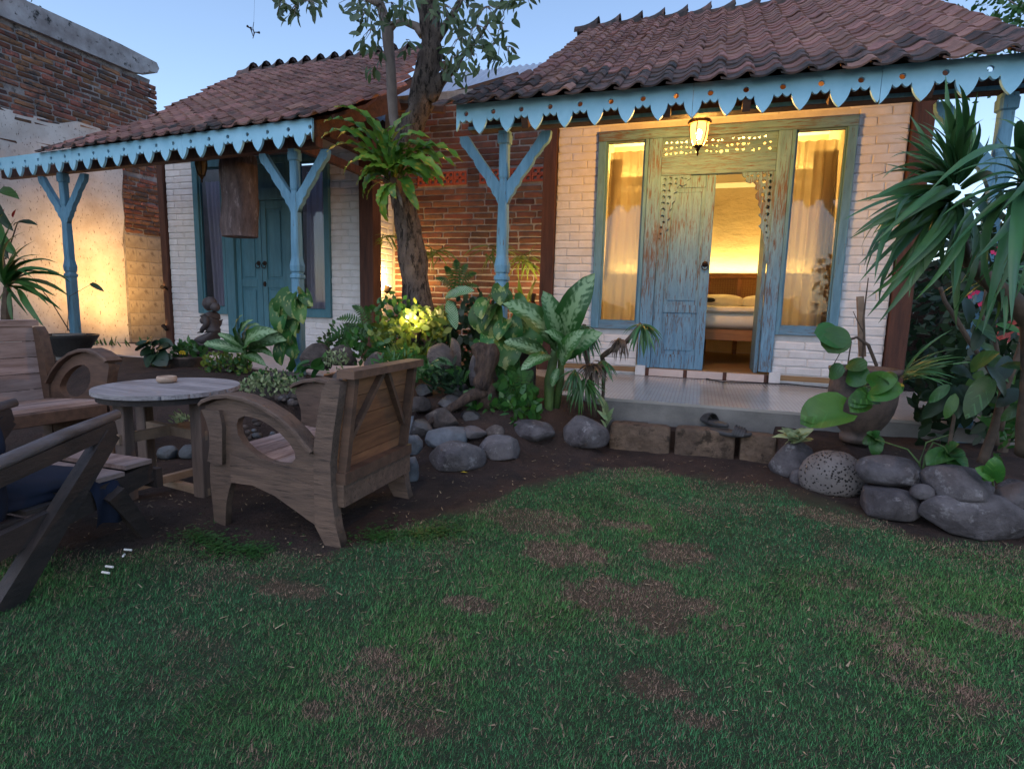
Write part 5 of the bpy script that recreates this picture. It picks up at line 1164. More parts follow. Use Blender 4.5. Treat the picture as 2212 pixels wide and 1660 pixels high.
# ================================================================ STATUE of a kneeling woman
def skin(name,verts,edges,radii,mat_,parent,levels=2,root=0):
    me=bpy.data.meshes.new(name); org=ORG[parent.name]; me.from_pydata([tuple(np.array(v)-org) for v in verts],edges,[]); ob=link(name,me,parent)
    ob.modifiers.new('s','SKIN'); 
    for i,r in enumerate(radii):
        sv=me.skin_vertices[0].data[i]; sv.radius=(r,r) if not hasattr(r,'__len__') else r; sv.use_root=(i==root)
    ss=ob.modifiers.new('u','SUBSURF'); ss.levels=levels; ss.render_levels=levels
    dg=bpy.context.evaluated_depsgraph_get(); m2=bpy.data.meshes.new_from_object(ob.evaluated_get(dg)); ob.modifiers.clear(); ob.data=m2; m2.name=name; m2.materials.clear(); m2.materials.append(mat_); m2.polygons.foreach_set('use_smooth',[True]*len(m2.polygons)); return ob
def statue():
    b=at_y(456,745,4.6); s=(at_y(452,640,4.6)[2]-b[2])/1.02; X,Y,Z=b
    t=empty('statue','dark stone statue of a kneeling woman with hair bun beside the dieffenbachia','statue',(X,Y,Z-.1))
    def q(x,y,z): return (X+x*s,Y+y*s,Z+z*s)
    # facing left (-x), head bowed, hair bun behind, arms resting on the thighs
    V=[q(.10,0,.12),q(.08,0,.28),q(.03,0,.42),q(.04,0,.56),q(.07,0,.66),q(.05,0,.72),  # pelvis..neck 0-5
       q(.03,-.145,.60),q(.08,-.17,.44),q(-.06,-.155,.33),q(-.15,-.09,.27),        # near arm 6-9
       q(.03,.145,.60),q(.08,.17,.44),q(-.06,.155,.33),q(-.15,.09,.27),            # far arm 10-13
       q(-.06,-.12,.10),q(-.26,-.12,.10),q(-.05,-.13,-.04),q(.16,-.12,-.06),         # thigh knee shin 14-17
       q(-.06,.12,.10),q(-.26,.12,.10),q(-.05,.13,-.04),q(.16,.12,-.06)]
    E=[(0,1),(1,2),(2,3),(3,4),(4,5),(4,6),(6,7),(7,8),(8,9),(4,10),(10,11),(11,12),(12,13),(0,14),(14,15),(15,16),(16,17),(0,18),(18,19),(19,20),(20,21)]
    Rr=[.215,.17,.125,.155,.125,.06,.085,.06,.05,.042,.085,.06,.05,.042,.14,.115,.08,.05,.14,.115,.08,.05]
    skin('body',V,E,[r*s for r in Rr],M['stone_statue'],t)
    def ell(name,c,r,seed=0):
        m=MB(); n=16; v=[];f=[]
        for i in range(n+1):
            th=math.pi*i/n
            for k in range(2*n):
                a=math.pi*k/n; x,y,z=math.sin(th)*math.cos(a),math.sin(th)*math.sin(a),math.cos(th); v.append((x,y,z))
        f=[(i*2*n+k,(i+1)*2*n+k,(i+1)*2*n+(k+1)%(2*n),i*2*n+(k+1)%(2*n)) for i in range(n) for k in range(2*n)]
        return v,f
    v,f=ell('h',0,0); vv=[]
    for x,y,z in v: # head looking down to the left: face, nose, brow and chin pushed out on -x
        px=x*.125; py=y*.105; pz_=z*.145
        if x<0:
            px-= .030*math.exp(-((z+.15)**2)/.03-(y*y)/.02)      # nose
            px-= .012*math.exp(-((z-.15)**2)/.02)*abs(x)          # brow
            px+= .014*math.exp(-((z-.02)**2)/.01-((abs(y)-.42)**2)/.02)  # eye sockets
            px-= .014*math.exp(-((z+.52)**2)/.01-(y*y)/.06)       # lips
            px-= .012*math.exp(-((z+.85)**2)/.02-(y*y)/.1)
            if z<-.3: py*=1-.35*(-z-.3)
        vv.append((px,py,pz_))
    c,sn=math.cos(.38),math.sin(.38)
    hx=[q(.0+ (a*c-cz*sn)*1.0-0.02,b,.86+(a*sn+cz*c)) for a,b,cz in [(p[0],p[1],p[2]) for p in vv]]
    hd=MB().add(hx,f).build('head',M['stone_statue'],t,smooth=True)
    hair=[q(.02+p[0]*.135/1+.015,p[1]*.118,.885+p[2]*.135) for p in v if True]
    MB().add(hair,f).build('hair',M['stone_statue'],t,smooth=True)
    MB().add([q(.155+p[0]*.10,p[1]*.095,.80+p[2]*.10) for p in v],f).build('hair_bun',M['stone_statue'],t,smooth=True)
    for s_ in (-1,1):
        MB().add([q(.0+p[0]*.022,s_*.108+p[1]*.012,.85+p[2]*.03) for p in v],f).build('ear',M['stone_statue'],t,smooth=True)
        MB().add([q(-.10+p[0]*.075,s_*.075+p[1]*.068,.51+p[2]*.072) for p in v],f).build('bust',M['stone_statue'],t,smooth=True)
        hb=q(-.17,s_*.09,.265)
        for k in range(5):
            p0=Vector(hb)+Vector((-.01,(k-2)*.016,0))*s; L_=(.05,.07,.075,.07,.055)[k] if s_<0 else (.055,.07,.075,.07,.05)[k]
            MB().tube([p0,p0+Vector((-L_*.5,0,.004))*s,p0+Vector((-L_,0,-.02))*s],[.011*s,.010*s,.006*s],6).build('finger',M['stone_statue'],t,smooth=True)
    MB().lathe(q(-.02,0,-.19),[(.30*s,0),(.33*s,.02*s),(.32*s,.08*s),(.28*s,.09*s)],24).build('plinth',M['stone_statue'],t)
statue()
# ================================================================ LITTER AND TWIG
for i,(x,y,ln,a,lb) in enumerate(((237,1234,.035,.05,'uppermost of the two parallel white cigarette butts on the dark lawn'),(229,1247,.035,.02,'lower of the two parallel white cigarette butts on the dark lawn'),(277,1197,.035,.1,'white cigarette butt crossed by scraps, farthest from the camera'),(268,1209,.022,-.9,'short slanting white cigarette butt below the crossed one'))):
    p=at_g(x,y); o=MB().tube([(p[0]-ln/2*math.cos(a),p[1]-ln/2*math.sin(a),p[2]+.02),(p[0]+ln/2*math.cos(a),p[1]+ln/2*math.sin(a),p[2]+.022)],.0042,8).build('cigarette_butt',M['paper']); tag(o,lb,'cigarette butt')
t=empty('twig','tiny dark budded twig dangling on a thread in the sky left of the tree',"twig",at_y(547,75,3.6))
q=lambda x,y: at_y(x,y,3.6)
MB().tube([q(548,48),q(546,62),q(549,72),q(546,84)],[.002,.003,.005,.002],5).build('stem',M['iron'],t)
for a,b in (((534,57),(546,66)),((560,71),(548,70)),((541,60),(546,78))): MB().tube([q(*a),(q(*a)*.6+q(*b)*.4),q(*b)],[.009,.004,.002],6).build('bud',M['iron'],t)
MB().tube([q(548,48),q(551,-40)],.0007,3).build('thread',M['iron'],t)
p=at_g(1000,1023); o=MB().add([p+[-.02,0,.01],p+[0,-.008,.013],p+[.03,.006,.01],p+[0,.012,.013]],[(0,1,2,3)]).build('fallen_leaf',M['yellow']); tag(o,'small yellow fallen leaf on the soil below the pale flat boulder','leaf')
# chair with red cloth at the far right
t=empty('garden_chair','white garden chair with red patterned cloth behind the plants at the far right','chair',(2.6,4.9,.37))
A=lambda x,y,Y=4.9: at_y(x,y,Y)
MB().beam(A(2150,745),A(2205,742),.35,.03).build('seat',M['paper'],t)
for x in (2150,2172,2194): MB().beam(A(x-6,790,4.7),A(x+6,745,4.7),.045,.012,(0,1,0)).build('slat',M['paper'],t)
for x,yy in ((2148,4.7),(2205,4.7),(2150,5.1),(2203,5.1)): MB().beam(A(x,745,yy),(A(x,745,yy)[0],yy,.372),.03,.03,(0,1,0)).build('leg',M['iron'],t)
m=MB(); v=[];f=[]
for j in range(7):
    for i in range(7): p=A(2142+i*10,690+j*11+3*math.sin(i),4.95-.02*j+.02*math.sin(i*2)); v.append(p)
f=[(j*7+i,j*7+i+1,(j+1)*7+i+1,(j+1)*7+i) for j in range(6) for i in range(6)]
o=m.add(v,f).build('cloth',M['red_cloth'],smooth=True); tag(o,'dark red patterned cloth draped on the far right garden chair','cloth')
# ================================================================ LEAVES
def leafm(name,L_,W,prof,droop,mt,fold=.18,n=8,wave=0,cols=1,serr=0,seed=0):
    """leaf along +Y, chord laid on +Y; cols half-columns each side"""
    rs=random.Random(seed); cl=[(0,0)]; 
    for i in range(n):
        t=(i+.5)/n; a=droop*(.5-t); y,z=cl[-1]; cl.append((y+math.cos(a)*L_/n,z+math.sin(a)*L_/n))
    v=[];f=[]; W2=W/2; K=2*cols+1
    for i,(y,z) in enumerate(cl):
        t=i/n
        if prof=='lance': w_=math.sin(math.pi*min(1,t**.8*.98+.02))**.8
        elif prof=='oval': w_=math.sin(math.pi*min(1,t**.9*.985+.015))**.62
        elif prof=='strap': w_=min(1,.45+t*3)*(1-t**3.0)
        elif prof=='nest': w_=min(1,.25+t*1.6)*(1-t**5)**.8
        elif prof=='heart': w_=math.sin(math.pi*min(1,(t*.80+.2)))**.55 if t>0 else .55
        elif prof=='round': w_=math.sin(math.pi*min(1,(t*.9+.08)))**.5
        if i==n: w_=.02
        for c in range(-cols,cols+1):
            u=c/cols; yy=y; zz=z+fold*abs(u)*w_*W2
            if wave and c in (-cols,cols): zz+=wave*math.sin(i*2.1+u+seed); 
            if serr and c in (-cols,cols): w__=w_*(1+(serr if i%2 else -serr))
            else: w__=w_
            if prof=='heart': yy-=abs(u)**1.5*L_*.20*max(0,1-t*1.6)
            v.append((u*w__*W2,yy,zz))
    for i in range(n):
        for c in range(K-1): f.append((i*K+c,i*K+c+1,(i+1)*K+c+1,(i+1)*K+c))
    m=MB().add(v,f).mesh(name,mt,True); m['L']=math.dist((0,0),cl[-1]); return m
def place_leaf(plant,me,p0,p1,normal=(0,-.5,.85),name='leaf',wscale=1.0,rollj=0.0):
    p0=Vector(p0);p1=Vector(p1); d=p1-p0; l=d.length; Yv=d/l; Nn=Vector(normal); Nn=(Nn-Yv*Nn.dot(Yv))
    if Nn.length<.05: Nn=Vector((1,0,0))-Yv*Yv.x
    Nn.normalize(); Xv=Yv.cross(Nn)
    if rollj: 
        a=rollj; Xv,Nn=Xv*math.cos(a)+Nn*math.sin(a),Nn*math.cos(a)-Xv*math.sin(a)
    s=l/me['L']; o=link(name,me,plant); org=Vector(ORG[plant.name])
    mt=Matrix(((Xv.x*s*wscale,Yv.x*s,Nn.x*s,0),(Xv.y*s*wscale,Yv.y*s,Nn.y*s,0),(Xv.z*s*wscale,Yv.z*s,Nn.z*s,0),(0,0,0,1))); mt.translation=p0-org
    o.matrix_local=mt; return o
def plant(name,label,loc,cat='plant',group=None): return empty(name,label,cat,tuple(loc),group)
def px2(p,Y): return Vector(at_y(p[0],p[1],Y))
def leaves_px(pl,mes,lst,Y,dY=0.0,normal=(0,-.6,.8),stem_from=None,sr=.004,mstem='stem',jit=.0,ws=1.0,rs=None,wn=None):
    """lst of (base px, tip px) drawn at depth Y; tips dY nearer"""
    rs=rs or random.Random(len(lst)); st=MB()
    for k,(a,b) in enumerate(lst):
        ya=Y+rs.uniform(-jit,jit); p0=px2(a,ya); p1=px2(b,ya-dY+rs.uniform(-jit,jit))
        place_leaf(pl,mes[k%len(mes)],p0,p1,normal,wscale=ws*rs.uniform(.9,1.1)*(min(1.5,wn/max(.01,(p1-p0).length)) if wn else 1),rollj=rs.uniform(-.35,.35))
        if stem_from is not None:
            s0=Vector(stem_from); mid=(s0+p0)/2+Vector((0,0,.15*(p0-s0).length)); st.tube([s0,mid,p0],[sr*1.5,sr,sr*.8],5)
    if stem_from is not None and lst: st.build('stem',M[mstem],pl,smooth=True)
LT=[leafm('leaf',.11,.034,'oval',.5,M['lf_tree'],n=4,seed=i) for i in range(3)]
LD=[leafm('leaf',.34,.14,'oval',1.1+.3*i,M['lf_dief'],n=10,wave=.008,cols=2,seed=i) for i in range(3)]
LD2=[leafm('leaf',.30,.12,'oval',.8,M['lf_dief2'],n=10,wave=.004,cols=2,seed=i) for i in range(2)]
LP=[leafm('leaf',.20,.16,'heart',1.3,M['lf_pothos'],n=8,cols=2,fold=.4,seed=i) for i in range(3)]
LG=[leafm('leaf',.20,.16,'heart',1.2,M['lf_bright'],n=8,cols=2,fold=.38,seed=i) for i in range(2)]
LGD=[leafm('leaf',.20,.15,'heart',1.2,M['lf_green'],n=8,cols=2,fold=.38,seed=i) for i in range(2)]
LR_=[leafm('leaf',.20,.19,'round',.5,M['lf_green'],n=8,cols=2,fold=.1,seed=i) for i in range(2)]
LS=[leafm('leaf',.6,.042,'strap',.5+.6*i,M['lf_strap'],n=9,fold=.5,seed=i) for i in range(3)]
LN=[leafm('frond',.5,.085,'nest',1.5+.5*i,M['lf_fern'],n=18,wave=.012,cols=2,fold=.35,seed=i) for i in range(3)]
LB=[leafm('leaf',.4,.16,'oval',.6,M['lf_dark'],n=7,wave=.004,cols=2,seed=i) for i in range(2)]
LBG=[leafm('leaf',.4,.17,'oval',.7,M['lf_green'],n=7,wave=.006,cols=2,seed=i) for i in range(2)]
LTHIN=[leafm('leaf',.25,.012,'strap',1.1,M['lf_strap'],n=6,seed=i) for i in range(2)]
# ================================================================ TREE
def tube_px(pl,name,mt,pts,Y,rpx,n=12,kn=0):
    P=[];r=[]
    for k,(x,y) in enumerate(pts):
        yy=Y[k] if hasattr(Y,'__len__') else Y; p=at_y(x,y,yy); P.append(p); r.append(rpx[k]*Y_depth(p)/F)
    # refine
    Q=[];q=[]
    for i in range(len(P)-1):
        for s in range(4): t=s/4; Q.append(P[i]+(P[i+1]-P[i])*t); q.append(r[i]+(r[i+1]-r[i])*t)
    Q.append(P[-1]);q.append(r[-1])
    m=MB(); m.tube(Q,q,n)
    if kn:
        vv=[]
        for (x,y,z) in m.v:
            dd=1; nn=mn.noise(Vector((x*14,y*14,z*6)))*kn+mn.noise(Vector((x*40,y*40,z*22)))*kn*.4; vv.append((x+nn,y+nn*.7,z))
        m.v=vv
    return m.build(name,M[mt],pl,smooth=True)
TY_=4.35
b=at_y(905,700,TY_)
TREE=plant('tree','rough barked tree growing between the cottages with a fern lodged in its fork',(b[0],b[1],.4),'tree')
tube_px(TREE,'trunk','bark',[(915,760),(905,690),(898,620),(888,540),(880,480),(868,420),(862,380),(868,330),(885,285),(905,240),(918,190),(925,130),(930,90),(927,40),(922,-10),(918,-60),(920,-160)],TY_,[37,33,30,29,27,25,24,23,25,25,29,24,21,23,25,20,14],18,kn=.022)
tube_px(TREE,'limb','bark2',[(855,285),(850,255),(846,200),(843,140),(838,90),(836,60),(824,20),(812,-20),(800,-90)],TY_-.02,[11,11,11.5,11.5,12,14,10,8,6],10,kn=.004)
tube_px(TREE,'limb','bark2',[(838,68),(852,52),(872,47),(900,58),(915,75)],TY_-.02,[8,7,7,9,12],8)
tube_px(TREE,'limb','bark2',[(835,55),(850,48),(862,50)],TY_-.05,[4,3,2],6)
tube_px(TREE,'limb','bark',[(925,215),(945,180),(965,160),(985,145),(1000,120),(1035,80),(1060,40),(1085,0),(1100,-40)],[TY_]*9,[20,15,11,8,5,3.5,3,2.5,2],8,kn=.006)
tube_px(TREE,'limb','bark',[(930,100),(960,60),(985,20),(1010,-30),(1030,-80)],TY_,[14,9,7,5,4],8)
tube_px(TREE,'limb','bark2',[(820,10),(740,-30),(700,-60),(660,-60)],3.9,[8,6,5,4],8)
tube_px(TREE,'limb','bark2',[(905,-60),(860,-90),(780,-60),(690,-30)],4.1,[9,7,5,3],8)
rs=random.Random(21); tw=MB(); lv=[]
CL=[(775,8,26,22),(790,40,24,26),(800,75,26,22),(785,92,18,10),(815,118,16,18),(800,150,14,10),(822,30,26,30),(845,20,24,24),(870,25,24,25),(880,95,10,14),(960,30,30,30),(985,60,28,28),(1000,95,30,30),(1030,70,30,26),(1050,30,34,26),(1085,20,30,22),(1115,5,28,12),(1085,75,20,26),(1100,110,14,16),(1060,130,26,20),(1020,130,22,20),(985,135,22,22),(965,150,14,16),(1075,100,24,20),(1040,100,26,16),(610,8,26,18),(640,20,22,18),(665,12,26,16),(620,-12,30,14),(680,-10,26,14),(1000,10,40,26),(940,15,20,20),(1140,-8,20,12),(795,-5,40,14),(900,0,50,10),(1000,165,14,12),(955,120,18,18)]
for cx,cy,rx,ry in CL:
    nn=int(6+rx*ry/75)
    Yc=TY_-.35+rs.uniform(-.5,.5)
    if cx<700: Yc=3.7
    for k in range(nn):
        x=cx+rs.gauss(0,.55)*rx; y=cy+rs.gauss(0,.55)*ry; yy=Yc+rs.uniform(-.25,.25)
        a=math.pi/2+rs.gauss(0,.75); l=rs.uniform(18,32); p0=px2((x,y),yy); p1=px2((x+l*math.cos(a),y+l*math.sin(a)),yy+rs.uniform(-.06,.06)); lv.append((p0,p1))
        if rs.random()<.5:
            q=px2((cx,cy-ry*.6),Yc); tw.tube([q,(q+p0)/2+Vector((rs.uniform(-.02,.02),0,.01)),p0],[.0035,.0025,.0015],4,cap=False)
tw.build('twigs',M['bark2'],TREE)
TREE_twig_nodes=None
print('tree leaves',len(lv)); rs.shuffle(lv)
big=sorted(lv,key=lambda q:-(q[1]-q[0]).length)
stf=MB()
for k,(p0,p1) in enumerate(big):
    me=LT[k%3]
    if k<300: place_leaf(TREE,me,p0,p1,(rs.uniform(-1,1),-1,rs.uniform(-.4,.8)),wscale=rs.uniform(.8,1.2))
    else:
        d=(p1-p0); s=d.cross(Vector((rs.uniform(-1,1),-1,rs.uniform(-.4,.8)))).normalized()*d.length*.16
        stf.add([p0,p0+d*.3+s,p0+d*.7+s*.9,p1,p0+d*.7-s*.9,p0+d*.3-s],[(0,1,2,3,4,5)])
o=stf.build('small_leaves',M['lf_tree'],TREE); o['kind']='stuff'
# unseen crown added above the frame to shade the left side
cr=MB(); rs2=random.Random(77); cents=[Vector((rs2.uniform(-4.6,-.6),rs2.uniform(1.6,5.6),rs2.uniform(4.7,6.6))) for _ in range(40)]
brn=MB()
for c in cents: brn.tube([(-1.95,TY_,4.0),(Vector((-1.95,TY_,4.6))+c)/2,c],[.05,.03,.008],5)
brn.build('branches',M['bark2'],TREE)
for k in range(5200):
    p=rs2.choice(cents)+Vector((rs2.gauss(0,.32),rs2.gauss(0,.32),rs2.gauss(0,.25))); d=Vector((rs2.uniform(-1,1),rs2.uniform(-1,1),rs2.uniform(-1.2,.1))).normalized()*rs2.uniform(.09,.13); s=d.cross(Vector((rs2.uniform(-1,1),1,rs2.uniform(-1,1)))).normalized()*.019
    if p.z<4.35: continue
    cr.add([p,p+d*.3+s,p+d*.7+s*.9,p+d,p+d*.7-s*.9,p+d*.3-s],[(0,1,2,3,4,5)])
o=cr.build('unseen_shade_crown',M['lf_tree'],TREE); o['kind']='stuff'
# ---- bird's nest fern lodged in the fork
FN=plant('birds_nest_fern','birds nest fern with wavy yellow green fronds growing on the tree trunk',at_y(850,370,4.2),'fern')
c=(850,375)
fr_=[((835,365),(765,232)),((838,372),(720,232)),((836,380),(742,380)),((835,350),(700,262)),((838,385),(705,330)),((832,370),(728,300)),((840,392),(792,432)),((842,398),(790,375)),((848,360),(860,270)),((850,370),(888,240)),((855,370),(897,268)),((860,368),(930,300)),((862,365),(985,360)),((865,380),(1000,352)),((862,375),(955,362)),((868,380),(960,405)),((866,385),(925,400)),((865,372),(940,330)),((845,395),(817,445)),((855,400),(855,430)),((860,398),(838,480)),((868,395),(905,455)),((840,385),(770,400)),((845,362),(815,300)),((850,365),(800,262)),((858,362),(915,318)),((848,398),(785,430)),((862,390),(895,420)),((830,362),(693,300))]
rf=random.Random(41)
fr_+=[((850+rf.uniform(-16,16),378+rf.uniform(-8,10)),(850+rf.uniform(60,125)*math.cos(q)*1.05,378-rf.uniform(60,110)*math.sin(q)*.8)) for q in [rf.uniform(-1.0,4.1) for _ in range(16)]]
leaves_px(FN,LN,fr_,4.12,.12,(0,-.55,1),jit=.07,ws=1.3,wn=.33)
leaves_px(FN,[leafm('dry_frond',.45,.05,'nest',1.4,M['lf_brown'],n=9,wave=.01)],[((845,395),(838,470)),((850,400),(848,455)),((856,400),(870,450))],4.15,.05)
MB().tube([px2((852,420),4.22),px2((850,385),4.2),px2((850,355),4.2)],[.05,.085,.03],10).build('root_ball',M['lf_brown'],FN)
# ================================================================ BIG STRAP LEAVED PLANT (right)
DR=plant('dracaena','large strap leaved plant with curved trunk filling the right edge',at_y(2150,800,3.1),'plant')
tube_px(DR,'trunk','brown_stem',[(2068,440),(2072,500),(2080,545),(2110,585),(2150,620),(2190,650),(2225,700),(2230,800),(2225,900),(2220,980)],[2.75,2.78,2.8,2.85,2.85,2.9,2.95,3,3.05,3.1],[9,11,13,15,17,18,19,20,22,24],12,kn=.006)
rs=random.Random(33)
C1=(2060,420); tips=[(1925,302),(1935,272),(1945,330),(1905,350),(1922,372),(1925,345),(1905,385),(1880,383),(1850,440),(1822,473),(1830,520),(1845,505),(1858,542),(1855,572),(1850,610),(1862,572),(1872,640),(1868,680),(1885,600),(1895,655),(1900,695),(1915,590),(1940,610),(1958,640),(1975,650),(1990,590),(2000,620),(2040,640),(2055,670),(2062,700),(2030,600),(2110,620),(2125,570),(2040,165),(2000,240),(1990,262),(2030,215),(2060,230),(2085,225),(2100,250),(2113,200),(2120,260),(1960,245),(1978,290),(1940,300),(1985,310),(2010,290),(2140,290),(2150,350),(2160,380),(1890,440),(1910,470),(1870,475),(1935,520),(1895,520),(2015,270),(2075,180),(2130,330)]
tips=tips+[(a*.8+C1[0]*.2+rs.uniform(-28,28),b*.8+C1[1]*.2+rs.uniform(-28,28)) for a,b in tips]
for k,tp in enumerate(tips):
    tx,ty=tp[0]+rs.uniform(-5,5),tp[1]+rs.uniform(-5,5); yb=2.78+rs.uniform(-.04,.04)
    yt=yb+rs.uniform(-.38,.12); a=math.atan2(ty-C1[1],tx-C1[0]); p0=px2((C1[0]+16*math.cos(a),C1[1]+18*math.sin(a)+(8 if ty>480 else -6)),yb); p1=px2((tx,ty),yt)
    place_leaf(DR,LS[2 if ty>480 and rs.random()<.6 else (1 if rs.random()<.5 else 0)],p0,p1,(rs.uniform(-.5,.5),-.5,.9),wscale=rs.uniform(.85,1.25),rollj=rs.uniform(-.7,.7))
C2=(2215,400); tips=[(2030,470),(2090,470),(2060,520),(2140,650),(2110,520),(2175,540),(2190,600),(2120,350),(2140,260),(2200,330),(2160,460),(2090,430),(2080,610),(2130,680),(2010,412),(2060,445),(2100,400),(2080,510),(2040,560),(2110,610),(2150,645),(2130,540),(2185,700),(2060,380),(2150,300),(2180,250),(2120,480),(2100,560),(2165,580),(2195,640),(2140,420),(2205,260),(2230,300),(2250,600),(2240,520)]
for k,tp in enumerate(tips):
    tx,ty=tp[0]+rs.uniform(-5,5),tp[1]+rs.uniform(-5,5); p0=px2((C2[0],C2[1]+rs.uniform(-12,18)),2.55); p1=px2((tx,ty),2.55+rs.uniform(-.4,.15))
    place_leaf(DR,LS[k%3],p0,p1,(rs.uniform(-.5,.5),-.5,.9),wscale=rs.uniform(.9,1.3),rollj=rs.uniform(-.6,.6))
C3=(2150,600)
for k in range(30):
    a=rs.uniform(-.2,3.3); l=rs.uniform(60,130); p0=px2(C3,2.95); p1=px2((C3[0]+l*math.cos(a),C3[1]+l*math.sin(a)),2.9+rs.uniform(-.2,.2)); place_leaf(DR,LS[1],p0,p1,wscale=1.1)
# ---- climbing plant in the big pot
CLP=plant('philodendron','climbing plant with big rounded leaves growing from the large clay pot',POTTOP)
zt=Vector(POTTOP)
MB().beam(px2((1862,770),3.93),px2((1857,640),3.93),.035,.03,(0,1,0)).build('support_stake',M['pale_wood'],CLP)
MB().tube([px2((1863,775),3.9),px2((1866,720),3.88),px2((1864,690),3.88),px2((1870,640),3.9),px2((1875,600),3.9)],[.008,.007,.006,.004,.003],6).tube([px2((1800,755),3.8),px2((1830,735),3.85),px2((1850,728),3.88),px2((1875,745),3.88),px2((1893,790),3.9)],[.008,.009,.008,.01,.01],6).tube([px2((1866,720),3.88),px2((1850,690),3.88),px2((1842,672),3.9)],[.004,.003,.002],5).build('vine',M['brown_stem'],CLP)
g=[((1800,790),(1770,712)),((1812,775),(1818,700)),((1795,742),(1835,768))]
leaves_px(CLP,LR_,[((1818,735),(1758,718)),((1815,712),(1788,762)),((1790,708),(1822,752)),((1830,785),(1872,795)),((1828,812),(1880,815)),((1790,805),(1825,800))],3.72,.06,(0,-.8,.5),ws=1.1,stem_from=px2((1838,738),3.8),sr=.0028,mstem='brown_stem')
leaves_px(CLP,LG,[((1800,893),(1728,905)),((1862,868),(1835,890)),((1880,862),(1838,868)),((1930,838),(1945,850)),((1885,832),(1938,820)),((1882,840),(1950,845)),((1905,812),(1928,835))],3.55,.08,(0,-.9,.4),stem_from=px2((1850,850),3.6),sr=.003,ws=1.15)
leaves_px(CLP,LG,[((1820,888),(1728,915)),((1868,862),(1832,875))],3.5,.02,(0,-.9,.45),ws=1.25)
# ---- plants of the right bed
PA=plant('seedling','small broad leaved seedling in front of the clay pot',at_g(1885,975))
leaves_px(PA,LGD,[((1885,945),(1862,958)),((1885,945),(1870,935)),((1887,942),(1900,930)),((1886,948),(1888,985)),((1887,945),(1908,962))],3.55,.03,(0,-.7,.7),stem_from=Vector(at_y(1886,975,3.58)))
PB=plant('taro','low plant with drooping green leaves at the front of the right bed',at_g(2045,1010))
leaves_px(PB,LGD,[((2050,985),(2000,1005)),((2048,988),(2020,1040)),((2052,985),(2060,1045)),((2052,982),(2085,1010)),((2052,978),(2085,985)),((2050,978),(2072,958))],3.3,.05,(0,-.6,.8),stem_from=Vector(at_y(2040,1035,3.35)),sr=.004)
MB().tube([px2((1990,1030),3.35),px2((1998,985),3.35),px2((2015,955),3.35),px2((2040,965),3.32),px2((2050,985),3.3)],[.006,.006,.005,.004,.003],6).tube([px2((1990,1030),3.35),px2((1985,1000),3.35),px2((2000,955),3.4),px2((2050,938),3.4)],[.006,.005,.004,.003],6).tube([px2((1985,1000),3.35),px2((1960,970),3.4),px2((1890,948),3.5)],[.005,.004,.003],6).build('runner',M['stem'],PB)
PC=plant('seedling','two upright bright heart leaves behind the largest long boulder',at_g(2120,1040))
leaves_px(PC,LG,[((2138,1025),(2105,1010)),((2140,1030),(2148,985)),((2139,1030),(2125,1035))],3.12,.02,(0,-.9,.3),stem_from=Vector(at_y(2145,1060,3.2)))
FR=plant('frangipani','shrub with bare ringed stems and large drooping dark leaves in the right bed',at_g(2140,1000),'shrub')
for pts,r in (([(2120,1000),(2145,930),(2160,870),(2178,820),(2200,760),(2215,700)],[10,9,8,7,6,5]),([(2160,930),(2175,860),(2130,790),(2095,740),(2065,690),(2040,650),(2030,620)],[6,6,5,5,5,4,4]),([(2150,960),(2150,900),(2165,830),(2150,740),(2120,680),(2130,620)],[6,5,4,4,4,3]),([(2050,960),(2060,900),(2063,870)],[4,3.5,3])): tube_px(FR,'stem','brown_stem',pts,[3.3]*len(pts),r,8,kn=.004)
leaves_px(FR,LBG+LB,[((2063,850),(2040,905)),((2050,830),(2005,870)),((2062,835),(2068,905)),((2075,830),(2105,905)),((2095,800),(2160,760)),((2120,800),(2080,870)),((2100,815),(2050,800)),((2130,790),(2170,860)),((2150,770),(2110,740)),((2160,790),(2215,800)),((2180,770),(2140,830)),((2060,830),(1990,905)),((2140,810),(2085,905)),((2120,760),(2190,830)),((2200,840),(2150,880)),((2190,740),(2225,760)),((2150,700),(2205,720)),((2100,690),(2150,740)),((2080,640),(2090,700)),((2130,690),(2100,760)),((2210,870),(2160,910))],3.2,.05,(0,-.8,.5),jit=.1,ws=.9)
SD=plant('grass_plant','thin bladed plant sweeping out to the right behind the clay pot',at_y(1985,800,4.2))
lst=[]; rs=random.Random(3)
for k in range(34): x0,y0=1950+rs.uniform(-12,10),812+rs.uniform(-6,8); a=rs.uniform(-.75,.25); l=rs.uniform(60,160); lst.append(((x0,y0),(x0+l*math.cos(a),y0+l*math.sin(a))))
leaves_px(SD,LTHIN,lst,4.0,.1,jit=.12)
# dead leaves / small cream leaved plant beside the step
SC1=plant('cream_edged_plant','small cream variegated plant beside the rounded boulder at the step end',at_g(1705,955))
cr=[leafm('leaf',.1,.03,'lance',.8,M['lf_cream'],n=4)]
lst=[((1715+rs.uniform(-20,20),950+rs.uniform(-4,8)),(1715+rs.uniform(-50,50),930+rs.uniform(-10,22))) for k in range(22)]
leaves_px(SC1,cr,lst,3.75,.05,jit=.06,ws=1.2)
SC2=plant('cream_edged_plant','upright cream sprig between the smooth boulder and the step',at_g(1310,905))
lst=[((1310+rs.uniform(-4,4),925-k*4),(1310+rs.uniform(-22,22),905-k*5)) for k in range(12)]
leaves_px(SC2,cr,lst,3.95,.02,jit=.02,ws=1)
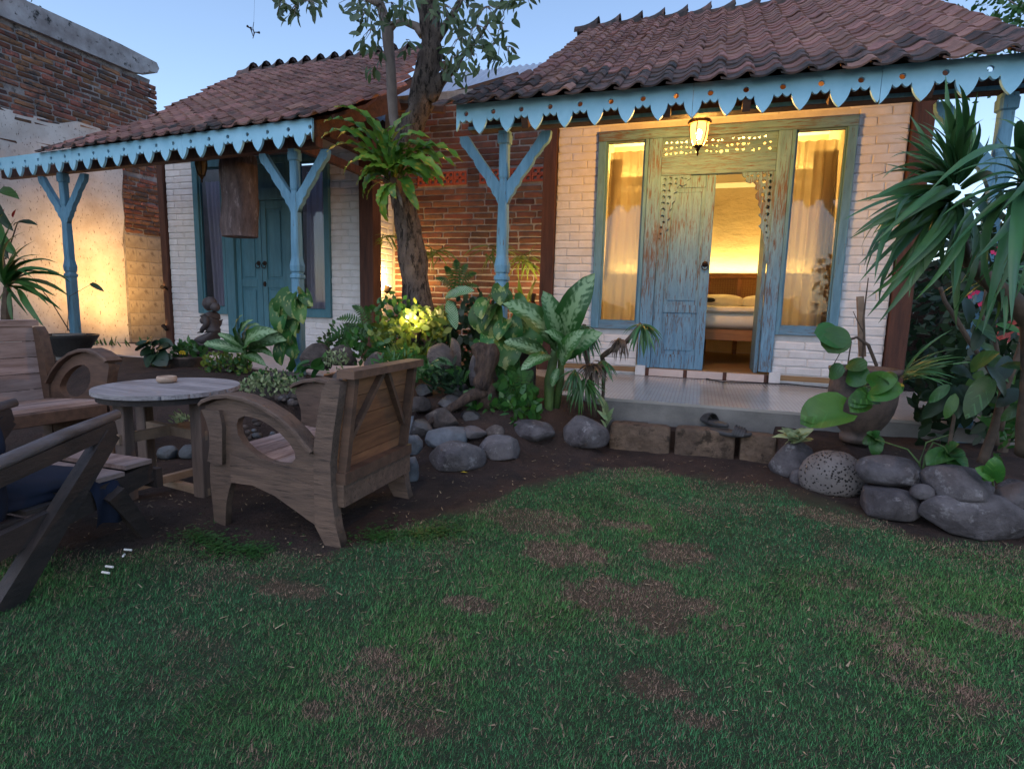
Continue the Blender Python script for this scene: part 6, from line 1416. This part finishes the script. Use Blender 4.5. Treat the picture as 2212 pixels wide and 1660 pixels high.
# background greenery right of the right cottage
BGc=plant('hedge','dark dense hedge behind the right cottage corner post',(3.0,7.5,0),'hedge')
st=MB(); rs=random.Random(9)
for k in range(5200):
    u=rs.random(); x=1.95+rs.random()**.9*4.6; y=6.3+rs.uniform(0,1.6)+.3*mn.noise(Vector((x*2,0,1))); zmax=1.75+.5*mn.noise(Vector((x*1.7,y,0)))+.25*(x-2)
    z=rs.uniform(.1,zmax); p=Vector((x,y,z)); d=Vector((rs.uniform(-1,1),rs.uniform(-1,.3),rs.uniform(-.8,.6))).normalized()*rs.uniform(.08,.2); s=d.cross(Vector((rs.uniform(-1,1),1,rs.uniform(-1,1)))).normalized()*.03
    st.add([p,p+d*.5+s,p+d,p+d*.5-s],[(0,1,2,3)])
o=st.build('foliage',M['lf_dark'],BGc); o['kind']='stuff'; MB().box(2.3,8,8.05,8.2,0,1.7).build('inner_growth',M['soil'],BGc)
def bgtree(label,cx,cy,cz,r,n,seed,mt='lf_green'):
    t=plant('background_tree',label,(cx,cy,0),'tree'); rs=random.Random(seed); st=MB()
    MB().tube([(cx,cy,0),(cx+.1,cy,cz*.5),(cx,cy,cz)],[.12,.09,.04],8).build('trunk',M['bark2'],t)
    br=MB(); cents=[]
    for k in range(16):
        d=Vector((rs.gauss(0,1),rs.gauss(0,1),rs.gauss(.3,.8))).normalized()*r*rs.uniform(.45,1); c=Vector((cx,cy,cz))+d; cents.append(c); br.tube([(cx,cy,cz-.5),Vector((cx,cy,cz))+d*.4,c],[.03,.02,.008],5)
    br.build('branches',M['bark2'],t)
    for k in range(n):
        c=rs.choice(cents); p=c+Vector((rs.gauss(0,.25),rs.gauss(0,.25),rs.gauss(0,.25)))*r*.8; d=Vector((rs.uniform(-1,1),rs.uniform(-1,1),rs.uniform(-1,.2))).normalized()*rs.uniform(.08,.16); s=d.cross(Vector((rs.uniform(-1,1),1,rs.uniform(-1,1)))).normalized()*.025
        st.add([p,p+d*.5+s,p+d,p+d*.5-s],[(0,1,2,3)])
    o=st.build('crown',M[mt],t); o['kind']='stuff'
p=at_y(2200,35,10); bgtree('feathery tree rising behind the right end of the tiled roof',p[0]+.25,10,p[2]-.1,1.15,1500,4)
# pink flowering bush
BG2=plant('bougainvillea','bush with a few pink blossoms behind the big strap leaves',at_y(2180,600,4.0),'shrub'); st=MB()
for k in range(420):
    x,y=rs.uniform(2050,2260),rs.uniform(420,740); p=px2((x,y),4.1+rs.uniform(-.2,.3)); d=Vector((rs.uniform(-1,1),rs.uniform(-1,0),rs.uniform(-1,.5))).normalized()*.09; s=d.cross(Vector((0,1,.3))).normalized()*.022; st.add([p,p+d*.5+s,p+d,p+d*.5-s],[(0,1,2,3)])
o=st.build('foliage',M['lf_dark'],BG2); o['kind']='stuff'
MB().tube([(1.8,4.1,.2),(1.85,4.1,1.0),(1.9,4.1,1.9)],[.03,.02,.01],6).build('stem',M['brown_stem'],BG2)
for x,y in ((2195,545),(2205,520),(2150,540),(2130,640),(2118,655),(2100,632),(2188,530)):
    for j in range(3):
        p=px2((x+rs.uniform(-5,5),y+rs.uniform(-6,6)),3.7); d=Vector((rs.uniform(-1,1),-.4,rs.uniform(-1,1))).normalized()*.03; s=d.cross(Vector((0,1,0))).normalized()*.014; MB().add([p,p+d*.5+s,p+d,p+d*.5-s],[(0,1,2,3)]).build('blossom',M['pink'],BG2)
# ================================================================ CENTRE BED
D1=plant('dieffenbachia','tall dieffenbachia with large pale flecked leaves in front of the right cottage',at_g(1190,915))
MB().tube([at_y(1183,925,3.95),at_y(1185,870,3.95),at_y(1187,820,3.95),at_y(1195,775,3.95),at_y(1203,740,3.95)],[.034,.036,.04,.034,.02],10).tube([at_y(1200,880,4.0),at_y(1210,820,4.0),at_y(1212,760,4.0)],[.03,.03,.02],9).build('stem',M['stem'],D1,smooth=True)
leaves_px(D1,LD,[((1205,745),(1172,628)),((1212,735),(1283,590)),((1195,745),(1085,655)),((1185,775),(1088,738)),((1205,795),(1192,835)),((1225,765),(1300,718)),((1212,785),(1262,712))],3.85,.1,(.2,-.85,.45),jit=.08,ws=.95)
leaves_px(D1,LD,[((1200,760),(1140,700)),((1190,770),(1125,800)),((1215,775),(1175,715))],3.78,.16,(0,-.6,.8),ws=1.0)
D2=plant('dieffenbachia','low dieffenbachia with pale leaves beside the statue in front of the teal doors',at_g(525,790))
leaves_px(D2,LD,[((528,760),(440,742)),((530,755),(598,715)),((532,765),(575,790)),((533,755),(620,735)),((528,745),(523,680)),((533,745),(560,700)),((525,750),(470,720)),((530,748),(545,690)),((536,770),(590,770))],4.15,.1,(0,-.7,.7),stem_from=Vector(at_y(530,800,4.15)),sr=.008,jit=.05,ws=.72)
D3=plant('calathea','dark plant with two fine veined leaves beside the glowing shrub',at_y(975,760,3.95))
leaves_px(D3,LD2,[((965,643),(1025,628)),((968,648),(985,712)),((962,640),(1000,635))],3.95,.05,(0,-.8,.55),stem_from=Vector(at_y(975,770,4.0)))
P1=plant('pothos','variegated pothos climbing round the middle blue post',at_y(1075,790,4.1))
leaves_px(P1,LP,[((1060,660),(1035,720)),((1062,668),(1065,735)),((1052,650),(1040,690)),((1075,640),(1100,665)),((1100,690),(1115,740)),((1095,700),(1075,735)),((1060,720),(1050,760)),((1068,735),(1060,800)),((1100,740),(1092,800)),((1110,770),(1110,810)),((1108,650),(1135,690)),((1085,760),(1100,840)),((1118,700),(1165,760)),((1040,735),(1050,775)),((1085,620),(1080,660)),((1048,665),(1024,712))],4.0,.06,(0,-.85,.5),jit=.07,ws=1.0)
MB().tube([px2((1030,690),4),px2((1055,640),4.05),px2((1070,617),4.05),px2((1080,625),4.1),px2((1085,700),4.1),px2((1080,780),4.1),px2((1080,860),4.1)],[.004,.004,.004,.005,.006,.008,.01],6).tube([px2((1085,640),4.1),px2((1110,640),4.05),px2((1180,680),4.0)],[.004,.004,.003],5).build('vine',M['stem'],P1)
P2=plant('pothos','variegated pothos climbing the blue post of the left cottage',at_y(625,800,4.2))
leaves_px(P2,LP,[((630,635),(608,690)),((640,640),(640,690)),((645,640),(672,665)),((618,660),(608,720)),((650,655),(655,700)),((625,680),(645,720)),((612,700),(615,750)),((640,700),(625,745)),((655,690),(640,730)),((625,730),(640,775)),((618,740),(608,790)),((605,650),(600,690)),((660,635),(676,662))],4.15,.05,(0,-.85,.5),jit=.06,ws=.8)
MB().tube([px2((628,810),4.2),px2((630,740),4.18),px2((635,680),4.18),px2((640,632),4.15),px2((655,632),4.15)],[.012,.010,.008,.005,.004],6).build('vine',M['stem'],P2)
# trailing screw-pine with drooping tufts
SP=plant('screw_pine','straggly plant with drooping green tufts and dry leaves at the porch corner',at_g(1295,900))
tube_px(SP,'stem','brown_stem',[(1300,905),(1302,850),(1305,800),(1300,770),(1320,755),(1350,740),(1375,712),(1385,698)],[4.05]*8,[4,4,5,6,6,5,5,4],7,kn=.003)
tube_px(SP,'stem','brown_stem',[(1285,900),(1280,830),(1265,770),(1255,730),(1262,700)],[4.0]*5,[4,4,5,5,4],7)
rs=random.Random(12)
def tuft(pl,cx,cy,Y,n,l0,l1,a0,a1,mes,w_=1):
    lst=[]
    for k in range(n):
        a=rs.uniform(a0,a1); l=rs.uniform(l0,l1); lst.append(((cx+rs.uniform(-4,4),cy+rs.uniform(-3,3)),(cx+l*math.cos(a)*.62,cy+l*abs(math.sin(a))**.6*(1 if math.sin(a)>-.1 else -1))))
    leaves_px(pl,mes,lst,Y,.08,(0,-.5,.85),jit=.05,ws=w_)
LSM=[leafm('leaf',.3,.022,'strap',1.3,M['lf_strap'],n=7,fold=.4,seed=i) for i in range(2)]
LBR=[leafm('leaf',.2,.012,'strap',1.6,M['lf_brown'],n=5,seed=i) for i in range(2)]
tuft(SP,1388,702,4.0,34,45,75,.1,3.04,LSM); tuft(SP,1258,705,3.95,40,50,90,.1,3.04,LSM); tuft(SP,1235,715,3.95,20,50,80,.6,2.9,LSM)
tuft(SP,1340,735,4.0,50,20,50,.1,3.0,LBR,1.3); tuft(SP,1280,790,3.95,55,25,60,-.4,3.3,LBR,1.3)
tuft(SP,1300,780,3.98,22,30,60,.3,2.9,LSM); tuft(SP,1262,820,3.92,45,40,85,.1,3.05,[leafm('leaf',.25,.012,'strap',1,M['lf_green'],n=6)],1.2)
tuft(SP,1240,800,3.92,30,40,80,.3,2.9,LSM,.7)
# ferns and philodendrons in front
def fern(label,base,tips,Y,wd=.055,mt='lf_green',name='fern',n=15):
    t=plant(name,label,at_y(*base,Y),'fern'); 
    for k,tp in enumerate(tips):
        p0=px2(base,Y); p1=px2(tp,Y-.1+.05*(k%3)); d=p1-p0; L_=d.length; side=d.cross(Vector((0,-1,.3))).normalized(); up=side.cross(d).normalized(); m=MB(); pts=[]
        for i in range(n+1):
            u=i/n; c=p0+d*u+Vector((0,0,1))*L_*.22*math.sin(math.pi*u); pts.append(c)
            if i>1:
                w_=wd*L_/.3*math.sin(math.pi*min(1,u*.9+.12))**.7
                for s in (-1,1):
                    tip=c+side*s*w_+d.normalized()*w_*.35-Vector((0,0,1))*w_*.2; q=d.normalized()*L_/n*.40
                    m.add([c-q,c+(tip-c)*.5-q*.9,tip,c+(tip-c)*.5+q*.9,c+q],[(0,1,2,3,4)])
        m.tube(pts,.003,4); m.build('frond',M[mt],t)
    return t
fern('fern with arching fronds beside the driftwood and pond',(1120,880),[(1060,830),(1075,850),(1150,800),(1165,840),(1100,800),(1130,790),(1160,880),(1080,885)],3.8)
fern('feathery fern behind the white boulder left of the dieffenbachia',(1090,860),[(1040,800),(1060,780),(1030,840),(1110,790)],3.9)
fern('fern hanging over the chair back below the glowing shrub',(925,790),[(890,830),(960,820),(980,790),(900,770),(945,830),(870,800)],3.7)
fern('fern in front of the brown corner post left of the tree',(800,720),[(725,690),(735,720),(760,660),(700,740),(770,700),(720,755),(790,660)],4.6,.05,'lf_green')
fern('palm like fern silhouetted against the brick wall',(985,640),[(960,575),(985,560),(1010,570),(1030,590),(940,600),(1035,620)],5.4,.05,'lf_green')
fern('small fern at the pond edge left of the driftwood',(1000,830),[(960,800),(985,790),(1015,800),(970,830)],3.7,.05)
fern('cut leaved plant right of the glowing lamp',(1110,905),[(1060,870),(1050,900),(1085,860),(1130,870),(1140,895)],3.75,.07,name='fern')
PH=plant('philodendron','low broad leaved plant between the driftwood and the fern',at_y(1030,900,3.75))
leaves_px(PH,LGD,[((1030,880),(1000,870)),((1028,885),(1005,900)),((1032,880),(1045,855)),((1060,895),(1080,925)),((1062,890),(1045,920)),((1040,870),(1020,850)),((1100,905),(1070,935)),((1035,895),(1040,925)),((1020,860),(1000,845))],3.72,.05,(0,-.6,.8),jit=.05)
PH2=plant('philodendron','young leafy creeper on the stones right of the left climbing pothos',at_y(680,800,3.9))
leaves_px(PH2,LGD,[((670,795),(650,815)),((675,790),(700,800)),((665,785),(640,800)),((690,800),(680,830)),((655,800),(640,825)),((640,790),(648,760)),((690,790),(705,770))],3.85,.04,(0,-.6,.8),jit=.05)
LTH=[leafm('leaf',.16,.13,'heart',.6,M['lf_dark'],n=6,cols=2)]
PH3=plant('arrowhead_plant','dark heart leaved plant between the black bowl and the brown bowl',at_y(335,800,4.2))
leaves_px(PH3,LTH,[((318,745),(292,742)),((330,748),(345,738)),((325,755),(302,768)),((335,760),(312,785)),((340,765),(360,790)),((340,755),(365,748)),((345,745),(375,745)),((330,770),(318,795)),((350,770),(372,775)),((310,750),(325,735))],4.2,.03,(0,-.7,.7),stem_from=Vector(at_y(335,810,4.25)),jit=.05)
# seedlings and yellow flower in the brown bowl
def fluff(pl,name,n,box,Y,dy,mt,l0,l1,w_=.3,rs=None,part='foliage',updir=.4):
    rs=rs or random.Random(n); st=MB()
    for k in range(n):
        x,y=rs.uniform(box[0],box[1]),rs.gauss((box[2]+box[3])/2,(box[3]-box[2])/3.6); 
        cx=(x-(box[0]+box[1])/2)/((box[1]-box[0])/2)
        if abs(cx)>1-.6*max(0,((box[2]+box[3])/2-y)/((box[3]-box[2])/2)): continue
        p=px2((x,y),Y+rs.uniform(-dy,dy)); d=Vector((rs.uniform(-1,1),rs.uniform(-1,.4),rs.uniform(-.4,1)+updir)).normalized()*rs.uniform(l0,l1); s=d.cross(Vector((rs.uniform(-.6,.6),1,rs.uniform(-.3,.6)))).normalized()*d.length*w_
        st.add([p,p+d*.25+s*.8,p+d*.6+s,p+d,p+d*.6-s,p+d*.25-s*.8],[(0,1,2,3,4,5)])
    o=st.build(part,M[mt],pl); o['kind']='stuff'; return o
SE=plant('seedling','leafy seedlings with a yellow bloom filling the low brown bowl',(CP[0],CP[1],CP[2]))
fluff(SE,'f',170,(375,440,738,772),4.42,.1,'lf_green',.04,.08); 
for j in range(5): p=px2((388+j*2.5,766-2*(j%2)),4.33); MB().add([p,p+Vector((.02,0,.01)),p+Vector((.012,0,.035)),p+Vector((-.012,0,.03))],[(0,1,2,3)]).build('petal',M['yellow'],SE)
SH=plant('shrub','yellow green shrub lit from inside at the foot of the tree trunk',at_y(880,760,3.95),'shrub')
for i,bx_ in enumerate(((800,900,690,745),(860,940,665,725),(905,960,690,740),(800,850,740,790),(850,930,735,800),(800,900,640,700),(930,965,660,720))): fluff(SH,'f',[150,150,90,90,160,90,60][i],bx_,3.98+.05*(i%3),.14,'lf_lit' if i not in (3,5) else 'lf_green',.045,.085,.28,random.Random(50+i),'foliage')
st=MB(); rs=random.Random(4)
for k in range(26): a=px2((880+rs.uniform(-20,20),800),3.98); b=px2((rs.uniform(810,955),rs.uniform(680,760)),3.98+rs.uniform(-.12,.12)); st.tube([a,(a+b)/2+Vector((0,0,-.01)),b],[.004,.003,.002],4)
st.build('stems',M['stem'],SH)
GC=plant('ground_cover','low grassy tufts spilling below the glowing shrub behind the chair back',at_y(860,790,3.7))
fluff(GC,'g',420,(795,935,760,830),3.72,.12,'lf_green',.05,.09,.12); fluff(GC,'g',140,(930,1000,790,850),3.7,.1,'lf_dark',.05,.09,.15)
GC2=plant('ground_cover','cream and green ground cover trailing on the mossy boulder behind the table',at_y(580,820,3.55))
fluff(GC2,'g',420,(515,650,805,852),3.48,.1,'lf_cream',.022,.04,.3); fluff(GC2,'g',180,(530,660,795,840),3.55,.08,'lf_green',.022,.04,.3)
GC3=plant('ground_cover','yellowish leafy clump at the statue foot left of the low dieffenbachia',at_y(480,790,4.2))
fluff(GC3,'g',260,(435,545,755,808),4.22,.1,'lf_lit',.03,.06,.3); fluff(GC3,'g',120,(445,540,765,808),4.15,.06,'lf_green',.03,.06,.3)
GC4=plant('ground_cover','pale tuft growing between the two brown boulders of the left bed',at_y(725,790,4))
fluff(GC4,'g',110,(703,752,755,792),4.0,.05,'lf_cream',.03,.05,.2)
GC5=plant('ground_cover','dark creeping foliage in the bed behind the driftwood',at_y(1000,780,4.1))
fluff(GC5,'g',500,(940,1100,640,800),4.6,.2,'lf_dark',.05,.10,.3); fluff(GC5,'g',260,(960,1090,780,870),4.0,.12,'lf_dark',.05,.09,.3); fluff(GC5,'g',200,(690,800,700,775),4.75,.12,'lf_green',.04,.08,.3)
GC6=plant('ground_cover','dark weeds along the foot of the right bed behind the boulders',at_y(2100,900,3.9))
fluff(GC6,'g',700,(1980,2260,740,940),4.2,.25,'lf_dark',.06,.14,.22); fluff(GC6,'g',200,(2140,2260,850,960),3.6,.2,'lf_green',.05,.10,.15)
GC7=plant('clover','pale leafy sprig lying on the grey boulder under the table',at_y(390,905,3.1))
fluff(GC7,'g',40,(372,412,890,918),3.02,.03,'lf_cream',.03,.05,.25)
PU=plant('undergrowth','green undergrowth between the driftwood and the tall dieffenbachia',at_y(1080,890,3.8))
fluff(PU,'g',260,(1000,1165,820,915),3.82,.12,'lf_green',.05,.10,.26); fluff(PU,'g',120,(1010,1150,850,915),3.7,.08,'lf_bright',.04,.08,.26)
PU2=plant('undergrowth','mixed green undergrowth round the foot of the tree behind the stones',at_y(850,760,4.2))
fluff(PU2,'g',260,(740,960,690,790),4.35,.15,'lf_green',.05,.10,.26)
# wispy plants against the brick wall
WP=plant('fern','wispy hanging fern lit against the white side wall left of the trunk',at_y(840,520,5.9),'fern')
LW=[leafm('leaf',.2,.012,'strap',1.3,M['lf_lit'],n=5)]
rs=random.Random(6)
def wisps(pl,n,c,r,Y,down=.9):
    lst=[]
    for k in range(n):
        a=rs.gauss(math.pi/2*down,.9); l=rs.uniform(r*.5,r); lst.append(((c[0]+rs.uniform(-14,14),c[1]+rs.uniform(-10,10)),(c[0]+l*math.cos(a)*1.3,c[1]+l*math.sin(a)*.9)))
    leaves_px(pl,LW,lst,Y,.06,jit=.06)
wisps(WP,20,(835,515),42,6.0)
WP2=plant('fern','wispy fern on the brick wall right of the tree trunk',at_y(950,570,5.9),'fern'); wisps(WP2,26,(940,545),55,6.0)
WP3=plant('fern','wispy backlit fern between the middle blue post and the dark corner post',at_y(1140,580,6.0),'fern'); wisps(WP3,34,(1135,560),60,6.1); wisps(WP3,26,(1060,540),60,6.0)
leaves_px(WP3,[leafm('leaf',.3,.06,'lance',.7,M['lf_lit'],n=5)],[((1140,660),(1110,620)),((1145,655),(1160,600)),((1140,660),(1150,620)),((1130,660),(1120,600))],5.9,.05,jit=.05)
# ================================================================ DRIFTWOOD
DW=plant('driftwood','brown driftwood stump with a long root reaching down to the pond',at_y(1050,840,3.75),'driftwood')
tube_px(DW,'stump','drift',[(1058,880),(1052,840),(1048,800),(1042,770),(1036,752),(1032,742)],[3.75]*6,[26,24,22,22,19,9],12,kn=.045)
tube_px(DW,'stump','drift',[(1040,835),(1055,790),(1062,760),(1060,742)],[3.7]*4,[20,17,14,7],10,kn=.02)
tube_px(DW,'root','drift',[(1045,850),(1020,852),(1000,865),(975,880),(945,900),(915,920),(895,935)],[3.7,3.62,3.55,3.5,3.42,3.35,3.3],[15,13,11,9,8,6,3],10,kn=.012)
# ================================================================ FAR LEFT PLANTS
YU=plant('yucca','dark spiky strap leaved plant at the left edge behind the wooden chair',at_y(15,640,4.1))
LY=[leafm('leaf',.5,.04,'strap',.7+.5*i,M['lf_green'],n=8,fold=.4,seed=i) for i in range(2)]
lst=[((15,620),t) for t in ((-30,470),(10,455),(35,470),(55,500),(75,520),(85,550),(105,560),(125,568),(150,600),(155,612),(120,640),(105,660),(60,680),(50,640),(95,590),(130,590),(-20,520),(20,500),(45,530),(-40,600),(30,560),(70,600),(150,640),(-10,560),(0,700),(25,700),(135,672),(65,560),(100,615))]
leaves_px(YU,LY,lst,4.1,.1,(0,-.4,.9),jit=.12,ws=1.1)
MB().tube([at_y(15,720,4.1),at_y(15,670,4.1),at_y(15,620,4.1)],[.05,.05,.03],8).build('trunk',M['brown_stem'],YU)
leaves_px(YU,[LY[0]],[((10,630),(-10,705)),((22,632),(30,700)),((45,630),(95,705)),((40,625),(75,690))],3.95,.05,ws=1.6)
HE=plant('heliconia','tall stem with drooping leaves and red bloom above the spiky plant',at_y(10,520,4.4))
MB().tube([px2((20,640),4.4),px2((8,560),4.4),px2((2,470),4.4)],[.012,.010,.006],6).tube([px2((12,560),4.4),px2((25,520),4.4),px2((38,480),4.4),px2((65,478),4.35)],[.008,.007,.006,.004],6).build('stem',M['brown_stem'],HE)
leaves_px(HE,LBG+LB,[((-5,470),(40,555)),((0,410),(42,430)),((-10,430),(30,500)),((-20,500),(20,560))],4.35,.05,(0,-.8,.5),ws=.6)
leaves_px(HE,LB,[((38,482),(82,487)),((30,488),(55,478)),((195,612),(225,630))],4.3,.02,(0,-.7,.7),ws=.5)
leaves_px(HE,[leafm('bract',.12,.04,'lance',.5,M['red'],n=5)],[((5,480),(-2,445)),((5,478),(10,450)),((0,482),(-8,460)),((28,470),(35,452))],4.35,.02)
MB().tube([px2((150,715),4.25),px2((110,650),4.25),px2((70,600),4.3)],[.006,.005,.003],5).tube([px2((145,715),4.25),px2((150,640),4.28),px2((200,612),4.3)],[.004,.003,.002],5).build('stem',M['brown_stem'],HE)
WD=plant('weed','thin weeds growing at the foot of the plastered boundary wall',at_x(230,745,-8.0))
lst=[]
rs=random.Random(8)
for k in range(30): x=rs.uniform(170,330); lst.append(((x,752-(x-170)*.02),(x+rs.uniform(-14,14),738-rs.uniform(0,16))))
leaves_px(WD,[leafm('leaf',.2,.03,'lance',.7,M['lf_green'],n=4)],lst,5.6,.03,jit=.1)
# small things in the bowl and debris on the soil
DB=MB(); rs=random.Random(14)
for k in range(2200):
    x=rs.uniform(-3.4,2.4); y=rs.uniform(1.2,3.9)
    z=gz(x,y)+mn.noise(Vector((x*1.3,y*1.3,0)))*.02+mn.noise(Vector((x*6,y*6,3)))*.010+.006
    a=rs.uniform(0,6.28); l=rs.uniform(.006,.03); d=Vector((math.cos(a),math.sin(a),rs.uniform(-.1,.3)))*l; s=Vector((-math.sin(a),math.cos(a),0))*rs.uniform(.0012,.004); p=Vector((x,y,z)); DB.add([p-s,p+d-s*.3,p+d+s*.3,p+s],[(0,1,2,3)])
o=DB.build('dry_litter',M['straw']); o['kind']='stuff'; tag(o,'scattered straw bits and dead leaf scraps on the soil and lawn','litter')

# clover patches between the chairs and the lawn
for lb,cs in (('bright clover patch at the lawn edge in front of the round table',((430,1165,60,22),(540,1195,60,26),(470,1185,40,20))),('bright clover patch at the lawn edge right of the chair rear leg',((820,1165,60,26),(900,1160,70,20),(950,1150,60,14)))):
    p=at_g(cs[0][0],cs[0][1]); t=plant('clover',lb,p); st=MB(); rs=random.Random(len(lb))
    for cx,cy,rx,ry in cs:
        for k in range(260):
            a=rs.uniform(0,6.28); r=abs(rs.gauss(0,.75)); g=Vector(at_g(cx+rx*r*math.cos(a),cy+ry*r*math.sin(a)))+Vector((0,0,rs.uniform(.008,.026)))
            for j in range(3):
                q=j*2.09+a; d=Vector((math.cos(q),math.sin(q),rs.uniform(-.1,.35)))*rs.uniform(.006,.011); sd=Vector((-math.sin(q),math.cos(q),0))*.0045
                st.add([g,g+d*.6+sd,g+d,g+d*.6-sd],[(0,1,2,3)])
    o=st.build('leaves',M['lf_green'],t); o['kind']='stuff'
